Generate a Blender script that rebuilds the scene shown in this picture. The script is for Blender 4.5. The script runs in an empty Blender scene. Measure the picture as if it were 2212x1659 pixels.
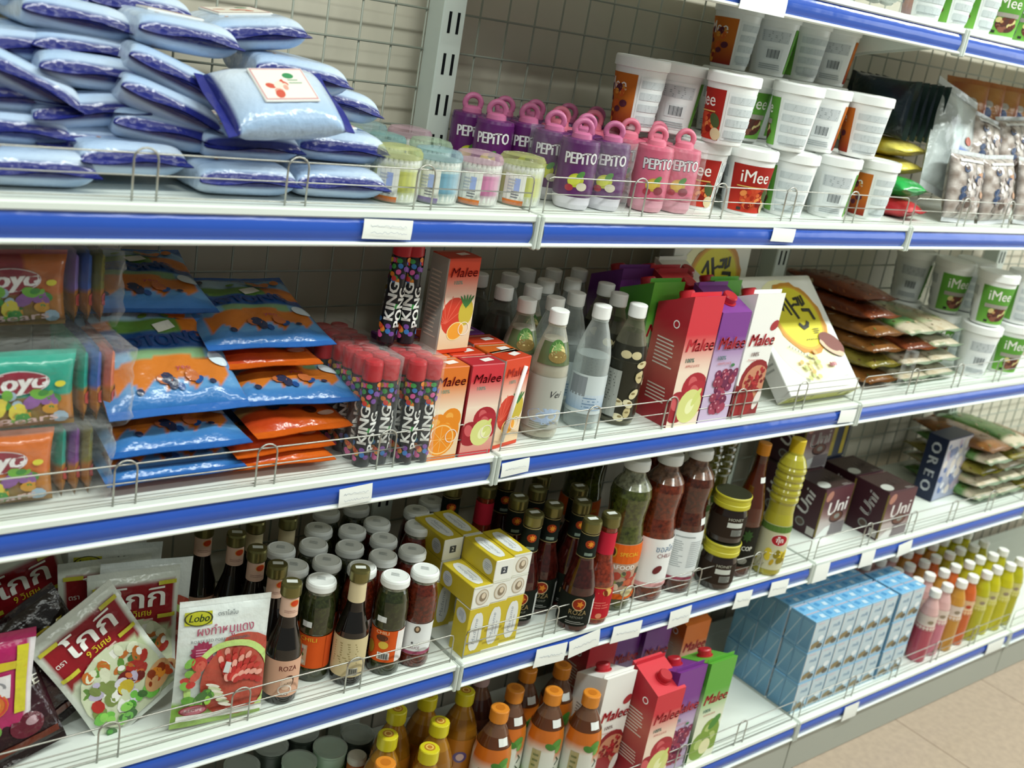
import bpy, bmesh, math, random
from mathutils import Vector, Matrix, Euler
from math import sin, cos, pi, radians, sqrt, exp, atan2

random.seed(7)
SC = bpy.context.scene
COLL = SC.collection

# ------------------------------------------------------------------ camera
W = 0.9                                   # bay width of the gondola, metres
CAM = Vector((-1.0933, -1.2433, 0.2938)) * W
YAW, PITCH, ROLL = -0.72268, -0.32103, -0.17844
FPX, CX, CY = 2411.6, 1106.0, 829.5       # focal length in pixels of the 2212 x 1659 frame


def rotm(a, b, c):
    rz = Matrix(((cos(a), -sin(a), 0), (sin(a), cos(a), 0), (0, 0, 1)))
    rx = Matrix(((1, 0, 0), (0, cos(b), -sin(b)), (0, sin(b), cos(b))))
    ry = Matrix(((cos(c), 0, sin(c)), (0, 1, 0), (-sin(c), 0, cos(c))))
    return rz @ rx @ ry


RC = rotm(YAW, PITCH, ROLL)
cam_data = bpy.data.cameras.new('camera')
cam_data.sensor_width = 36.0
cam_data.lens = FPX / 2212 * 36.0
cam_data.clip_start = 0.02
cam_data.dof.use_dof = True
cam_data.dof.focus_distance = 1.62
cam_data.dof.aperture_fstop = 5.0
camera = bpy.data.objects.new('camera', cam_data)
COLL.objects.link(camera)
_m = Matrix.Identity(4)
for _i in range(3):
    _m[_i][0] = RC[_i][0]
    _m[_i][1] = RC[_i][2]
    _m[_i][2] = -RC[_i][1]
    _m[_i][3] = CAM[_i]
camera.matrix_world = _m
SC.camera = camera

# ------------------------------------------------------------------ view, world, lamps
SC.view_settings.view_transform = 'Standard'
SC.view_settings.look = 'None'
SC.view_settings.gamma = 1.0
SC.view_settings.use_curve_mapping = False
SC.view_settings.exposure = 0.04

world = bpy.data.worlds.new('shop_ambient')
SC.world = world
world.use_nodes = True
_bg = world.node_tree.nodes['Background']
_bg.inputs[0].default_value = (0.88, 1.0, 0.94, 1)
_bg.inputs[1].default_value = 0.17


def tube_lamp(x, y, z, lx, ly, power, rotx=0.0):
    d = bpy.data.lights.new('fluorescent_light', 'AREA')
    d.shape = 'RECTANGLE'
    d.size, d.size_y = lx, ly
    d.energy = power
    d.color = (0.93, 1.0, 0.95)
    o = bpy.data.objects.new('fluorescent_light', d)
    o.location = (x, y, z)
    o.rotation_euler = (rotx, 0, 0)
    o['kind'] = 'structure'
    COLL.objects.link(o)


FLOOR_Z = -(1.1611 + 0.0323 + 0.1032) * W
CEIL_Z = FLOOR_Z + 2.75
for _x in (-1.6, 0.0, 1.6, 3.2):
    tube_lamp(_x, -1.0, CEIL_Z - 0.06, 1.25, 0.16, 22 if _x < 1 else 38)
for _x in (-0.8, 0.9, 2.6):
    tube_lamp(_x, -2.6, CEIL_Z - 0.06, 1.25, 0.16, 13)

# ------------------------------------------------------------------ picking world points from the frame


def ray(u, v):
    return RC @ Vector(((u - CX) / FPX, 1.0, -(v - CY) / FPX))


def onz(u, v, z):
    d = ray(u, v)
    return CAM + d * ((z - CAM.z) / d.z)


def ony(u, v, y):
    d = ray(u, v)
    return CAM + d * ((y - CAM.y) / d.y)


def onx(u, v, x):
    d = ray(u, v)
    return CAM + d * ((x - CAM.x) / d.x)


# frames of the enlarged crops the layout was measured in: origin and pixels per crop pixel
ZF = {'0': (0, 0, 1), '1': (0, 0, .40687), '2': (700, 150, .36166), '3': (1300, 0, .4123), '4': (0, 520, .42194),
      '5': (680, 520, .35262), '6': (1340, 520, .39421), 'a': (0, 1120, .32487), 'b': (560, 1060, .28933),
      'c': (960, 940, .37071), 'd': (1640, 860, .26518), 'e': (400, 1400, .42495), 'f': (1180, 1280, .23508),
      'g': (1580, 1140, .31287), 'h': (420, 1080, .15675), 'i': (560, 1200, .19896), 'j': (900, 1110, .19886),
      'k': (1120, 1090, .16878), 'l': (1320, 980, .19886), 'm': (1540, 930, .20495), 'n': (1780, 540, .20493)}


def zp(k, x, y):
    f = ZF[k]
    return f[0] + x * f[2], f[1] + y * f[2]

# ------------------------------------------------------------------ materials
def lin(c):
    if isinstance(c, str):
        c = tuple(int(c[i:i + 2], 16) / 255 for i in (0, 2, 4))
    return tuple((x / 12.92 if x <= 0.04045 else ((x + 0.055) / 1.055) ** 2.4) for x in c)


def new_mat(name, rough=0.5, spec=0.5, metal=0.0, color=None, coat=0.0, bump=None, mottle=None, trans=None):
    m = bpy.data.materials.new(name)
    m.use_nodes = True
    nt = m.node_tree
    b = nt.nodes['Principled BSDF']
    b.inputs['Roughness'].default_value = rough
    b.inputs['Specular IOR Level'].default_value = spec
    b.inputs['Metallic'].default_value = metal
    if coat:
        b.inputs['Coat Weight'].default_value = coat
        b.inputs['Coat Roughness'].default_value = 0.08
    if color is None:
        a = nt.nodes.new('ShaderNodeAttribute')
        a.attribute_name = 'Col'
        src = a.outputs['Color']
    else:
        r = nt.nodes.new('ShaderNodeRGB')
        r.outputs[0].default_value = (*lin(color), 1)
        src = r.outputs[0]
    tc = nt.nodes.new('ShaderNodeTexCoord')
    if mottle:
        scale, lo, hi = mottle
        n = nt.nodes.new('ShaderNodeTexNoise')
        n.inputs['Scale'].default_value = scale
        n.inputs['Detail'].default_value = 4
        nt.links.new(tc.outputs['Object'], n.inputs['Vector'])
        r = nt.nodes.new('ShaderNodeMapRange')
        r.inputs[1].default_value, r.inputs[2].default_value = 0.3, 0.7
        r.inputs[3].default_value, r.inputs[4].default_value = lo, hi
        nt.links.new(n.outputs[0], r.inputs[0])
        x = nt.nodes.new('ShaderNodeVectorMath')
        x.operation = 'SCALE'
        nt.links.new(src, x.inputs[0])
        nt.links.new(r.outputs[0], x.inputs['Scale'])
        src = x.outputs[0]
    nt.links.new(src, b.inputs['Base Color'])
    if bump:
        scale, strength, dist = bump
        n = nt.nodes.new('ShaderNodeTexNoise')
        n.inputs['Scale'].default_value = scale
        n.inputs['Detail'].default_value = 3
        nt.links.new(tc.outputs['Object'], n.inputs['Vector'])
        bp = nt.nodes.new('ShaderNodeBump')
        bp.inputs['Strength'].default_value = strength
        bp.inputs['Distance'].default_value = dist
        nt.links.new(n.outputs[0], bp.inputs['Height'])
        nt.links.new(bp.outputs[0], b.inputs['Normal'])
    if trans is not None:                    # thin clear film or thin-walled bottle: part of the light passes straight
        t = nt.nodes.new('ShaderNodeBsdfTransparent')
        lw = nt.nodes.new('ShaderNodeLayerWeight')
        lw.inputs[0].default_value = 0.35
        mr = nt.nodes.new('ShaderNodeMapRange')
        mr.inputs[3].default_value, mr.inputs[4].default_value = trans
        nt.links.new(lw.outputs['Facing'], mr.inputs[0])
        mx = nt.nodes.new('ShaderNodeMixShader')
        nt.links.new(mr.outputs[0], mx.inputs[0])
        nt.links.new(t.outputs[0], mx.inputs[1])
        nt.links.new(b.outputs[0], mx.inputs[2])
        nt.links.new(mx.outputs[0], nt.nodes['Material Output'].inputs[0])
        if color is None:
            tl = nt.nodes.new('ShaderNodeMix')
            tl.data_type = 'RGBA'
            tl.inputs[0].default_value = 0.35
            tl.inputs[6].default_value = (1, 1, 1, 1)
            nt.links.new(src, tl.inputs[7])
            nt.links.new(tl.outputs[2], t.inputs[0])
    return m


M = {
    'card': new_mat('printed_card', 0.42, 0.4),
    'paper': new_mat('matt_paper', 0.8, 0.2),
    'film': new_mat('printed_film', 0.22, 0.6, bump=(55, 0.35, 0.006)),
    'foil': new_mat('crinkled_film', 0.2, 0.65, bump=(38, 0.3, 0.012)),
    'plastic': new_mat('moulded_plastic', 0.35, 0.45),
    'sleeve': new_mat('shrink_sleeve', 0.25, 0.5),
    'jar': new_mat('filled_glass', 0.12, 0.6, coat=0.6, mottle=(160, 0.35, 1.5)),
    'dark': new_mat('dark_glass', 0.08, 0.6, coat=0.6),
    'juice': new_mat('filled_plastic', 0.14, 0.55, coat=0.4),
    'metal': new_mat('lacquered_metal', 0.3, 0.5, metal=0.75),
    'wire': new_mat('zinc_wire', 0.3, 0.5, metal=0.85, color='b9b9b2'),
    'clear': new_mat('clear_plastic', 0.08, 0.7, trans=(0.10, 0.75)),
    'wrap': new_mat('clear_wrap', 0.10, 0.9, color='eef2f0', bump=(60, 0.9, 0.01), trans=(0.012, 0.3)),
    'steel': new_mat('white_powder_coat', 0.4, 0.45, color='e4ebe4'),
    'post': new_mat('grey_powder_coat', 0.45, 0.4, color='c3cbc3'),
    'slot': new_mat('open_slot', 0.9, 0.1, color='101214'),
    'blue': new_mat('glossy_blue_strip', 0.13, 0.5, color='3157b6', bump=(9, 0.10, 0.02)),
    'grid': new_mat('painted_grid_wire', 0.5, 0.4, color='989c90'),
}


# ------------------------------------------------------------------ mesh builder
class MB:
    """Collects faces with a colour and a material each; build() links them as ONE mesh object."""

    def __init__(self):
        self.v, self.f, self.c, self.m, self.s = [], [], [], [], []
        self.mats = []

    def mi(self, m):
        if m not in self.mats:
            self.mats.append(m)
        return self.mats.index(m)

    def face(self, pts, col, mat, smooth=False):
        """pts: list of positions; col: one colour or one per corner (linear)."""
        i = len(self.v)
        self.v += [tuple(p) for p in pts]
        self.f.append(tuple(range(i, i + len(pts))))
        self.c.append(col)
        self.m.append(self.mi(mat))
        self.s.append(smooth)

    def mesh(self, verts, faces, col, mat, smooth=False):
        """shared verts; col: one colour, or a function of vertex index."""
        i = len(self.v)
        self.v += [tuple(p) for p in verts]
        k = self.mi(mat)
        for f in faces:
            self.f.append(tuple(i + j for j in f))
            self.c.append([col(j) for j in f] if callable(col) else col)
            self.m.append(k)
            self.s.append(smooth)

    def xf(self, mat, start=0):
        for i in range(start, len(self.v)):
            self.v[i] = tuple(mat @ Vector(self.v[i]))

    def build(self, name, parent=None, loc=None, label=None, weld=False):
        me = bpy.data.meshes.new(name)
        me.from_pydata(self.v, [], self.f)
        for m in self.mats:
            me.materials.append(M[m])
        me.polygons.foreach_set('material_index', self.m)
        me.polygons.foreach_set('use_smooth', self.s)
        ca = me.color_attributes.new('Col', 'FLOAT_COLOR', 'CORNER')
        buf = []
        for f, c in zip(self.f, self.c):
            if isinstance(c, list):
                for x in c:
                    buf += [x[0], x[1], x[2], 1.0]
            else:
                buf += [c[0], c[1], c[2], 1.0] * len(f)
        ca.data.foreach_set('color', buf)
        me.update()
        o = bpy.data.objects.new(name, me)
        COLL.objects.link(o)
        if parent is not None:
            o.parent = parent
        if loc is not None:
            o.location = loc
        if label:
            o['label'] = label
        return o

    # ---- solids
    def box(self, x0, y0, z0, x1, y1, z1, col, mat, bev=0.0, cols=None):
        """box with chamfered edges; cols: optional dict face -> colour, faces -x +x -y +y -z +z."""
        col = lin(col)
        c = {k: lin(v) for k, v in (cols or {}).items()}
        cx, cy, cz = (x0 + x1) / 2, (y0 + y1) / 2, (z0 + z1) / 2
        hx, hy, hz = abs(x1 - x0) / 2, abs(y1 - y0) / 2, abs(z1 - z0) / 2
        b = min(bev, hx * .9, hy * .9, hz * .9)

        def P(sx, sy, sz, ax):
            h = [hx - b, hy - b, hz - b]
            h[ax] += b
            return (cx + sx * h[0], cy + sy * h[1], cz + sz * h[2])
        q = ((-1, -1), (1, -1), (1, 1), (-1, 1))
        for ax, nm in ((0, 'x'), (1, 'y'), (2, 'z')):
            o = [i for i in (0, 1, 2) if i != ax]
            for s in (-1, 1):
                pts = []
                for a, d in q:
                    t = [0, 0, 0]
                    t[ax] = s
                    t[o[0]], t[o[1]] = a, d
                    pts.append(P(*t, ax))
                if (s > 0) == (ax == 1):
                    pts.reverse()
                self.face(pts, c.get(('-' if s < 0 else '+') + nm, col), mat)
        if b > 0:
            for a1 in range(3):
                for a2 in range(a1 + 1, 3):
                    a3 = 3 - a1 - a2
                    for s1 in (-1, 1):
                        for s2 in (-1, 1):
                            pts = []
                            for ax, s3 in ((a1, -1), (a1, 1), (a2, 1), (a2, -1)):
                                t = [0, 0, 0]
                                t[a1], t[a2], t[a3] = s1, s2, s3
                                pts.append(P(*t, ax))
                            n = (Vector(pts[1]) - Vector(pts[0])).cross(Vector(pts[2]) - Vector(pts[1]))
                            mid = sum((Vector(p) for p in pts), Vector()) / 4 - Vector((cx, cy, cz))
                            if n.dot(mid) < 0:
                                pts.reverse()
                            k = ('-' if s2 < 0 else '+') + 'xyz'[a2]
                            k1 = ('-' if s1 < 0 else '+') + 'xyz'[a1]
                            self.face(pts, c.get(k, c.get(k1, col)), mat)
            for sx in (-1, 1):
                for sy in (-1, 1):
                    for sz in (-1, 1):
                        pts = [P(sx, sy, sz, 0), P(sx, sy, sz, 1), P(sx, sy, sz, 2)]
                        if sx * sy * sz < 0:
                            pts.reverse()
                        self.face(pts, col, mat)

    def lathe(self, prof, n=28, mat='plastic', col='ffffff', paint=None, cap0=True, cap1=True, lobes=None):
        """prof: list of (r, z[, colour[, mat]]): the colour holds from that point up to the next."""
        rings = []
        for p in prof:
            rr = []
            for k in range(n):
                a = 2 * pi * k / n
                r = p[0] * (1 + (lobes(a, p[1]) if lobes else 0))
                rr.append((r * sin(a), -r * cos(a), p[1]))
            rings.append(rr)
        cc, mm = col, mat
        for i in range(len(prof) - 1):
            if len(prof[i]) > 2 and prof[i][2]:
                cc = prof[i][2]
            if len(prof[i]) > 3:
                mm = prof[i][3]
            lc = lin(cc)
            # adjacent rings keep a soft profile; hard steps are made by doubling a point
            a, b = rings[i], rings[i + 1]
            vs = a + b
            fs = [(k, (k + 1) % n, n + (k + 1) % n, n + k) for k in range(n)]
            if paint:
                z0, z1 = prof[i][1], prof[i + 1][1]
                self.mesh(vs, fs, lambda j, z0=z0, z1=z1: paint((j % n) * 2 * pi / n, z1 if j >= n else z0), mm, True)
            else:
                self.mesh(vs, fs, lc, mm, True)
        first = lin(prof[0][2] if len(prof[0]) > 2 and prof[0][2] else col)
        if cap0 and prof[0][0] > 1e-5:
            self.face(list(reversed(rings[0])), first, prof[0][3] if len(prof[0]) > 3 else mat)
        if cap1 and prof[-1][0] > 1e-5:
            self.face(rings[-1], lin(cc), mm)

    def tube(self, pts, r, col, mat, n=6, closed=False):
        pts = [Vector(p) for p in pts]
        N = len(pts)
        rings = []
        up = Vector((0.31, 0.17, 0.93))
        for i in range(N):
            a = pts[i - 1] if (i > 0 or closed) else pts[i]
            b = pts[(i + 1) % N] if (i < N - 1 or closed) else pts[i]
            t = (b - a).normalized()
            s = t.cross(up)
            if s.length < 0.05:
                s = t.cross(Vector((1, 0, 0)))
            s.normalize()
            w = s.cross(t)
            rings += [pts[i] + (s * cos(2 * pi * k / n) + w * sin(2 * pi * k / n)) * r for k in range(n)]
        fs = []
        for i in range(N if closed else N - 1):
            j = (i + 1) % N
            for k in range(n):
                fs.append((i * n + k, j * n + k, j * n + (k + 1) % n, i * n + (k + 1) % n))
        if not closed:
            fs.append(tuple(range(n)))
            fs.append(tuple(reversed(range((N - 1) * n, N * n))))
        self.mesh(rings, fs, lin(col), mat, True)

    def grid(self, fn, nu, nv, paint, mat, flip=False):
        """fn(u,v) and paint(u,v) over 0..1 squared."""
        vs = [fn(i / nu, j / nv) for j in range(nv + 1) for i in range(nu + 1)]
        cs = [paint(i / nu, j / nv) for j in range(nv + 1) for i in range(nu + 1)] if callable(paint) else None
        fs = []
        for j in range(nv):
            for i in range(nu):
                q = j * (nu + 1) + i
                f = (q, q + 1, q + nu + 2, q + nu + 1)
                fs.append(tuple(reversed(f)) if flip else f)
        self.mesh(vs, fs, (lambda k: cs[k]) if cs else paint, mat, True)


# ------------------------------------------------------------------ printed artwork: flat shapes laid on a surface
_glyphs = {}


def glyphs(s, bold=0.0, shear=0.0):
    """Triangles of a word, 1 unit high letters, centred on 0,0."""
    k = (s, bold, shear)
    if k not in _glyphs:
        cu = bpy.data.curves.new('lettering', 'FONT')
        cu.body = s
        cu.size = 1.0
        cu.shear = shear
        cu.offset = bold
        cu.align_x = 'CENTER'
        cu.align_y = 'CENTER'
        cu.resolution_u = 2
        ob = bpy.data.objects.new('lettering', cu)
        COLL.objects.link(ob)
        dg = bpy.context.evaluated_depsgraph_get()
        me = bpy.data.meshes.new_from_object(ob.evaluated_get(dg))
        vs = [(v.co.x, v.co.y) for v in me.vertices]
        fs = [tuple(p.vertices) for p in me.polygons]
        bpy.data.objects.remove(ob)
        bpy.data.curves.remove(cu)
        bpy.data.meshes.remove(me)
        w = (max(v[0] for v in vs) - min(v[0] for v in vs)) if vs else 1
        _glyphs[k] = (vs, fs, w)
    return _glyphs[k]


class Art:
    """Draws on a surface given by fn(u, v, lift) -> point; each call lies a hair above the last."""

    def __init__(self, mb, fn, mat='card', base=0.0003, step=0.00009):
        self.mb, self.fn, self.mat, self.h, self.step = mb, fn, mat, base, step

    def _lift(self):
        self.h += self.step
        return self.h

    def poly2(self, vs, fs, col, smooth=False):
        h = self._lift()
        self.mb.mesh([self.fn(x, y, h) for x, y in vs], fs, lin(col), self.mat, smooth)

    def rect(self, x, y, w, h, col, rot=0, col2=None, nx=None):
        L = self._lift()
        nx = nx or max(1, min(16, int(w / 0.006)))
        ny = max(1, min(12, int(h / 0.012))) if col2 is None else 6
        c, s = cos(rot), sin(rot)
        vs, a, b = [], lin(col), lin(col2) if col2 else None
        for j in range(ny + 1):
            for i in range(nx + 1):
                px, py = w * (i / nx - .5), h * (j / ny - .5)
                vs.append(self.fn(x + c * px - s * py, y + s * px + c * py, L))
        fs = [(j * (nx + 1) + i, j * (nx + 1) + i + 1, (j + 1) * (nx + 1) + i + 1, (j + 1) * (nx + 1) + i) for j in range(ny) for i in range(nx)]
        if b:
            def cf(k):
                t = (k // (nx + 1)) / ny
                return tuple(a[q] * (1 - t) + b[q] * t for q in range(3))
            self.mb.mesh(vs, fs, cf, self.mat)
        else:
            self.mb.mesh(vs, fs, a, self.mat)

    def blob(self, x, y, rx, ry, col, rot=0, n=18, fn=None, rings=2):
        """ellipse, or with fn(angle) -> radius factor any star-shaped outline"""
        L = self._lift()
        c, s = cos(rot), sin(rot)
        vs = [self.fn(x, y, L)]
        for k in range(1, rings + 1):
            for i in range(n):
                a = 2 * pi * i / n
                q = (fn(a) if fn else 1) * k / rings
                px, py = rx * cos(a) * q, ry * sin(a) * q
                vs.append(self.fn(x + c * px - s * py, y + s * px + c * py, L))
        fs = [(0, 1 + i, 1 + (i + 1) % n) for i in range(n)]
        for k in range(rings - 1):
            o, p = 1 + k * n, 1 + (k + 1) * n
            fs += [(o + i, p + i, p + (i + 1) % n, o + (i + 1) % n) for i in range(n)]
        self.mb.mesh(vs, fs, lin(col), self.mat)

    def star(self, x, y, r, col, pts=12, deep=0.72, rot=0):
        self.blob(x, y, r, r, col, rot, pts * 2, lambda a: 1 if round(a / (pi / pts)) % 2 == 0 else deep)

    def ring(self, x, y, rx, ry, t, col, n=24, rot=0):
        L = self._lift()
        c, s = cos(rot), sin(rot)
        vs = []
        for q in (1, 1 - t):
            for i in range(n):
                a = 2 * pi * i / n
                px, py = rx * cos(a) * q, ry * sin(a) * q
                vs.append(self.fn(x + c * px - s * py, y + s * px + c * py, L))
        self.mb.mesh(vs, [(i, (i + 1) % n, n + (i + 1) % n, n + i) for i in range(n)], lin(col), self.mat)

    def line(self, pts, w, col):
        for (x0, y0), (x1, y1) in zip(pts, pts[1:]):
            self.rect((x0 + x1) / 2, (y0 + y1) / 2, sqrt((x1 - x0) ** 2 + (y1 - y0) ** 2) + w * .6, w, col, atan2(y1 - y0, x1 - x0))

    def text(self, s, x, y, h, col, rot=0, bold=0.0, shear=0.0, width=None, outline=None, clip=None):
        """h: letter size; width: squeeze to this width; outline: (colour, extra boldness)."""
        if outline:
            for q in range(8):
                a = q * pi / 4
                self.text(s, x + outline[1] * h * cos(a), y + outline[1] * h * sin(a), h, outline[0], rot, 0, shear, width)
                self.h -= self.step
            self.h += self.step
        if bold:
            for d in (-1, 1):
                self.text(s, x + d * bold * h * cos(rot), y + d * bold * h * sin(rot), h, col, rot, 0, shear, width)
                self.h -= self.step
            self.h += self.step
            return
        vs, fs, w = glyphs(s, 0.0, shear)
        if not vs:
            return
        sx = h if width is None else width / w
        c, r = cos(rot), sin(rot)
        out = [(x + c * a * sx - r * b * h, y + r * a * sx + c * b * h) for a, b in vs]
        if clip:
            fs = [f for f in fs if all(clip[0] <= out[i][0] <= clip[1] for i in f)]
        self.poly2(out, fs, col)

    def lines(self, x, y, w, h, n, col, seed=1):
        """block of small print as broken strokes"""
        R = random.Random(seed)
        for k in range(n):
            yy = y + h / 2 - h * (k + .5) / n
            q = w * R.uniform(.7, 1)
            self.rect(x - w / 2 + q / 2, yy, q, h / n * .38, col, nx=3)
            self.h -= self.step
        self.h += self.step

    def scatter(self, x, y, w, h, n, cols, r, seed=1, squash=1.0):
        R = random.Random(seed)
        st, self.step = self.step, .00002
        for k in range(n):
            q = r * R.uniform(.5, 1.2)
            self.blob(x + w * R.uniform(-.5, .5), y + h * R.uniform(-.5, .5), q, q * squash * R.uniform(.6, 1), R.choice(cols), R.uniform(0, 3), 9, rings=1)
        self.step = st


def plane(o, U, V, N=None, half=9.0):
    """flat surface; print is trimmed at half a width from its middle line"""
    o, U, V = Vector(o), Vector(U), Vector(V)
    n = N and Vector(N) or U.cross(V).normalized()
    return lambda u, v, h: o + U * min(half, max(-half, u)) + V * max(v, .001 if half < 1 else -9) + n * h


def drum(rf, a0=0.0):
    """cylinder-like surface: u is arc length measured at the given height, a0 turns it; front is -y"""
    def f(u, v, h):
        r = (rf(v) if callable(rf) else rf)
        a = a0 + u / max(r, 1e-4)
        r += h
        return Vector((r * sin(a), -r * cos(a), v))
    return f


# ------------------------------------------------------------------ scene things
def thing(name, label, cat, loc=(0, 0, 0), rot=(0, 0, 0), group=None):
    o = bpy.data.objects.new(name, None)
    o.empty_display_size = 0.03
    COLL.objects.link(o)
    o.location = loc
    o.rotation_euler = rot
    return tag(o, label, cat, group)


def tag(o, label, cat, group=None):
    o['label'] = label
    o['category'] = cat
    if group:
        o['group'] = group
    return o


def struct(o):
    o['kind'] = 'structure'
    return o


def dup(root, loc=None, rot=None, label=None, group=None, scale=None):
    r = root.copy()
    COLL.objects.link(r)
    if loc is not None:
        r.location = loc
    if rot is not None:
        r.rotation_euler = rot
    if scale is not None:
        r.scale = scale
    if label:
        r['label'] = label
    if group:
        r['group'] = group
    for ch in list(root.children):
        c = ch.copy()
        COLL.objects.link(c)
        c.parent = r
        for g in list(ch.children):
            d = g.copy()
            COLL.objects.link(d)
            d.parent = c
    return r


_first = set()


def use(proto, loc, rot, label, group=None, scale=None):
    """the first call moves the prototype itself, later calls copy it"""
    if proto.name not in _first:
        _first.add(proto.name)
        proto.location, proto.rotation_euler = loc, rot
        proto['label'] = label
        if group:
            proto['group'] = group
        if scale is not None:
            proto.scale = scale
        return proto
    return dup(proto, loc, rot, label, group, scale)


ORD = ['', 'first', 'second', 'third', 'fourth', 'fifth', 'sixth', 'seventh', 'eighth', 'ninth', 'tenth', 'eleventh', 'twelfth', 'thirteenth', 'fourteenth', 'fifteenth']

# ------------------------------------------------------------------ setting: floor, walls, ceiling
S = 0.3908 * W                     # shelf spacing
LIP = 0.0323 * W                   # height of the blue strip
TOPW = 0.0115 * W                  # white edge above it
SZ = {'A': S + TOPW, 'B': TOPW, 'C': -S + TOPW, 'D': -2 * S + TOPW, 'E': -1.1611 * W + TOPW}
FY = {'A': 0, 'B': 0, 'C': 0, 'D': 0, 'E': -0.0749 * W}
POST_Y, GRID_Y, WALL_Y = 0.262, 0.302, 0.335


def setting_material(name, build):
    m = bpy.data.materials.new(name)
    m.use_nodes = True
    build(m.node_tree, m.node_tree.nodes['Principled BSDF'])
    return m


def _tiles(nt, b):
    tc = nt.nodes.new('ShaderNodeTexCoord')
    mp = nt.nodes.new('ShaderNodeMapping')
    mp.inputs['Location'].default_value = (-0.135, 0.06, 0)
    br = nt.nodes.new('ShaderNodeTexBrick')
    br.offset = 0.0
    br.inputs['Color1'].default_value = (*lin('ab9886'), 1)
    br.inputs['Color2'].default_value = (*lin('ae9c8a'), 1)
    br.inputs['Mortar'].default_value = (*lin('7d6a58'), 1)
    br.inputs['Scale'].default_value = 1.0
    br.inputs['Mortar Size'].default_value = 0.0016
    br.inputs['Brick Width'].default_value = 0.40
    br.inputs['Row Height'].default_value = 0.40
    n = nt.nodes.new('ShaderNodeTexNoise')
    n.inputs['Scale'].default_value = 60
    n.inputs['Detail'].default_value = 5
    mx = nt.nodes.new('ShaderNodeMix')
    mx.data_type = 'RGBA'
    mx.blend_type = 'OVERLAY'
    mx.inputs[0].default_value = 0.22
    nt.links.new(tc.outputs['Object'], mp.inputs['Vector'])
    nt.links.new(mp.outputs[0], br.inputs['Vector'])
    nt.links.new(mp.outputs[0], n.inputs['Vector'])
    nt.links.new(br.outputs[0], mx.inputs[6])
    nt.links.new(n.outputs[0], mx.inputs[7])
    nt.links.new(mx.outputs[2], b.inputs['Base Color'])
    b.inputs['Roughness'].default_value = 0.35


def _plaster(col):
    def f(nt, b):
        tc = nt.nodes.new('ShaderNodeTexCoord')
        n = nt.nodes.new('ShaderNodeTexNoise')
        n.inputs['Scale'].default_value = 6
        r = nt.nodes.new('ShaderNodeValToRGB')
        a = lin(col)
        r.color_ramp.elements[0].color = (a[0] * .93, a[1] * .93, a[2] * .93, 1)
        r.color_ramp.elements[1].color = (*a, 1)
        nt.links.new(tc.outputs['Object'], n.inputs['Vector'])
        nt.links.new(n.outputs[0], r.inputs[0])
        nt.links.new(r.outputs[0], b.inputs['Base Color'])
        b.inputs['Roughness'].default_value = 0.75
    return f


M['kick'] = new_mat('grey_kick_plate', 0.5, 0.3, color='a9aca2')
M['floor'] = setting_material('beige_floor_tiles', _tiles)
M['wall'] = setting_material('cream_wall', _plaster('cdc6b4'))
M['ceil'] = setting_material('white_ceiling', _plaster('eef0ea'))

XL, XR = -2.6, 4.6
m = MB(); m.box(XL, -3.4, FLOOR_Z - .05, XR, WALL_Y + .1, FLOOR_Z, 'ffffff', 'floor'); struct(m.build('floor'))
m = MB(); m.box(XL, WALL_Y, FLOOR_Z, XR, WALL_Y + .1, CEIL_Z, 'ffffff', 'wall'); struct(m.build('wall_back'))
m = MB(); m.box(XL, -3.4, CEIL_Z, XR, WALL_Y + .1, CEIL_Z + .05, 'ffffff', 'ceil'); struct(m.build('ceiling'))

# unseen shop front, added so its glowing pane brightens the right side and strips
m = MB()
for _a in ((-3.4, FLOOR_Z, -3.1, CEIL_Z), (-.9, FLOOR_Z, WALL_Y + .1, CEIL_Z), (-3.1, FLOOR_Z, -.9, FLOOR_Z + .7), (-3.1, CEIL_Z - .35, -.9, CEIL_Z)):
    m.box(XR, _a[0], _a[1], XR + .1, _a[2], _a[3], 'ffffff', 'ceil')
struct(m.build('wall_right'))
m = MB()
for _y in (-3.1, -2.0, -.93):
    m.box(XR - .01, _y, FLOOR_Z + .7, XR + .05, _y + .05, CEIL_Z - .35, 'd8dcd8', 'plastic')
for _z in (FLOOR_Z + .7, CEIL_Z - .39):
    m.box(XR - .01, -3.1, _z, XR + .05, -.88, _z + .04, 'd8dcd8', 'plastic')
_wf = struct(m.build('added_window'))


def _pane_glow(nt, b):
    b.inputs['Base Color'].default_value = (0.1, 0.1, 0.1, 1)
    b.inputs['Emission Color'].default_value = (0.92, 0.98, 1.0, 1)
    b.inputs['Emission Strength'].default_value = 3.0  # added glow, out of view, for the right bays and blue strips
    b.inputs['Roughness'].default_value = 0.1


M['pane_glow'] = setting_material('added_window_glow', _pane_glow)
m = MB()
m.box(XR + .02, -3.08, FLOOR_Z + .72, XR + .03, -.92, CEIL_Z - .37, 'ffffff', 'pane_glow')
m.build('added_glow_pane', _wf)

# ------------------------------------------------------------------ gondola
BAYN = {-1: 'first bay from the left', 0: 'middle bay', 1: 'third bay from the left', 2: 'far right bay'}
LEVN = {'A': 'topmost', 'B': 'upper', 'C': 'middle', 'D': 'lower', 'E': 'bottom'}
SHELF_GROUP = 'metal shelves with blue ticket strips'


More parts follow.
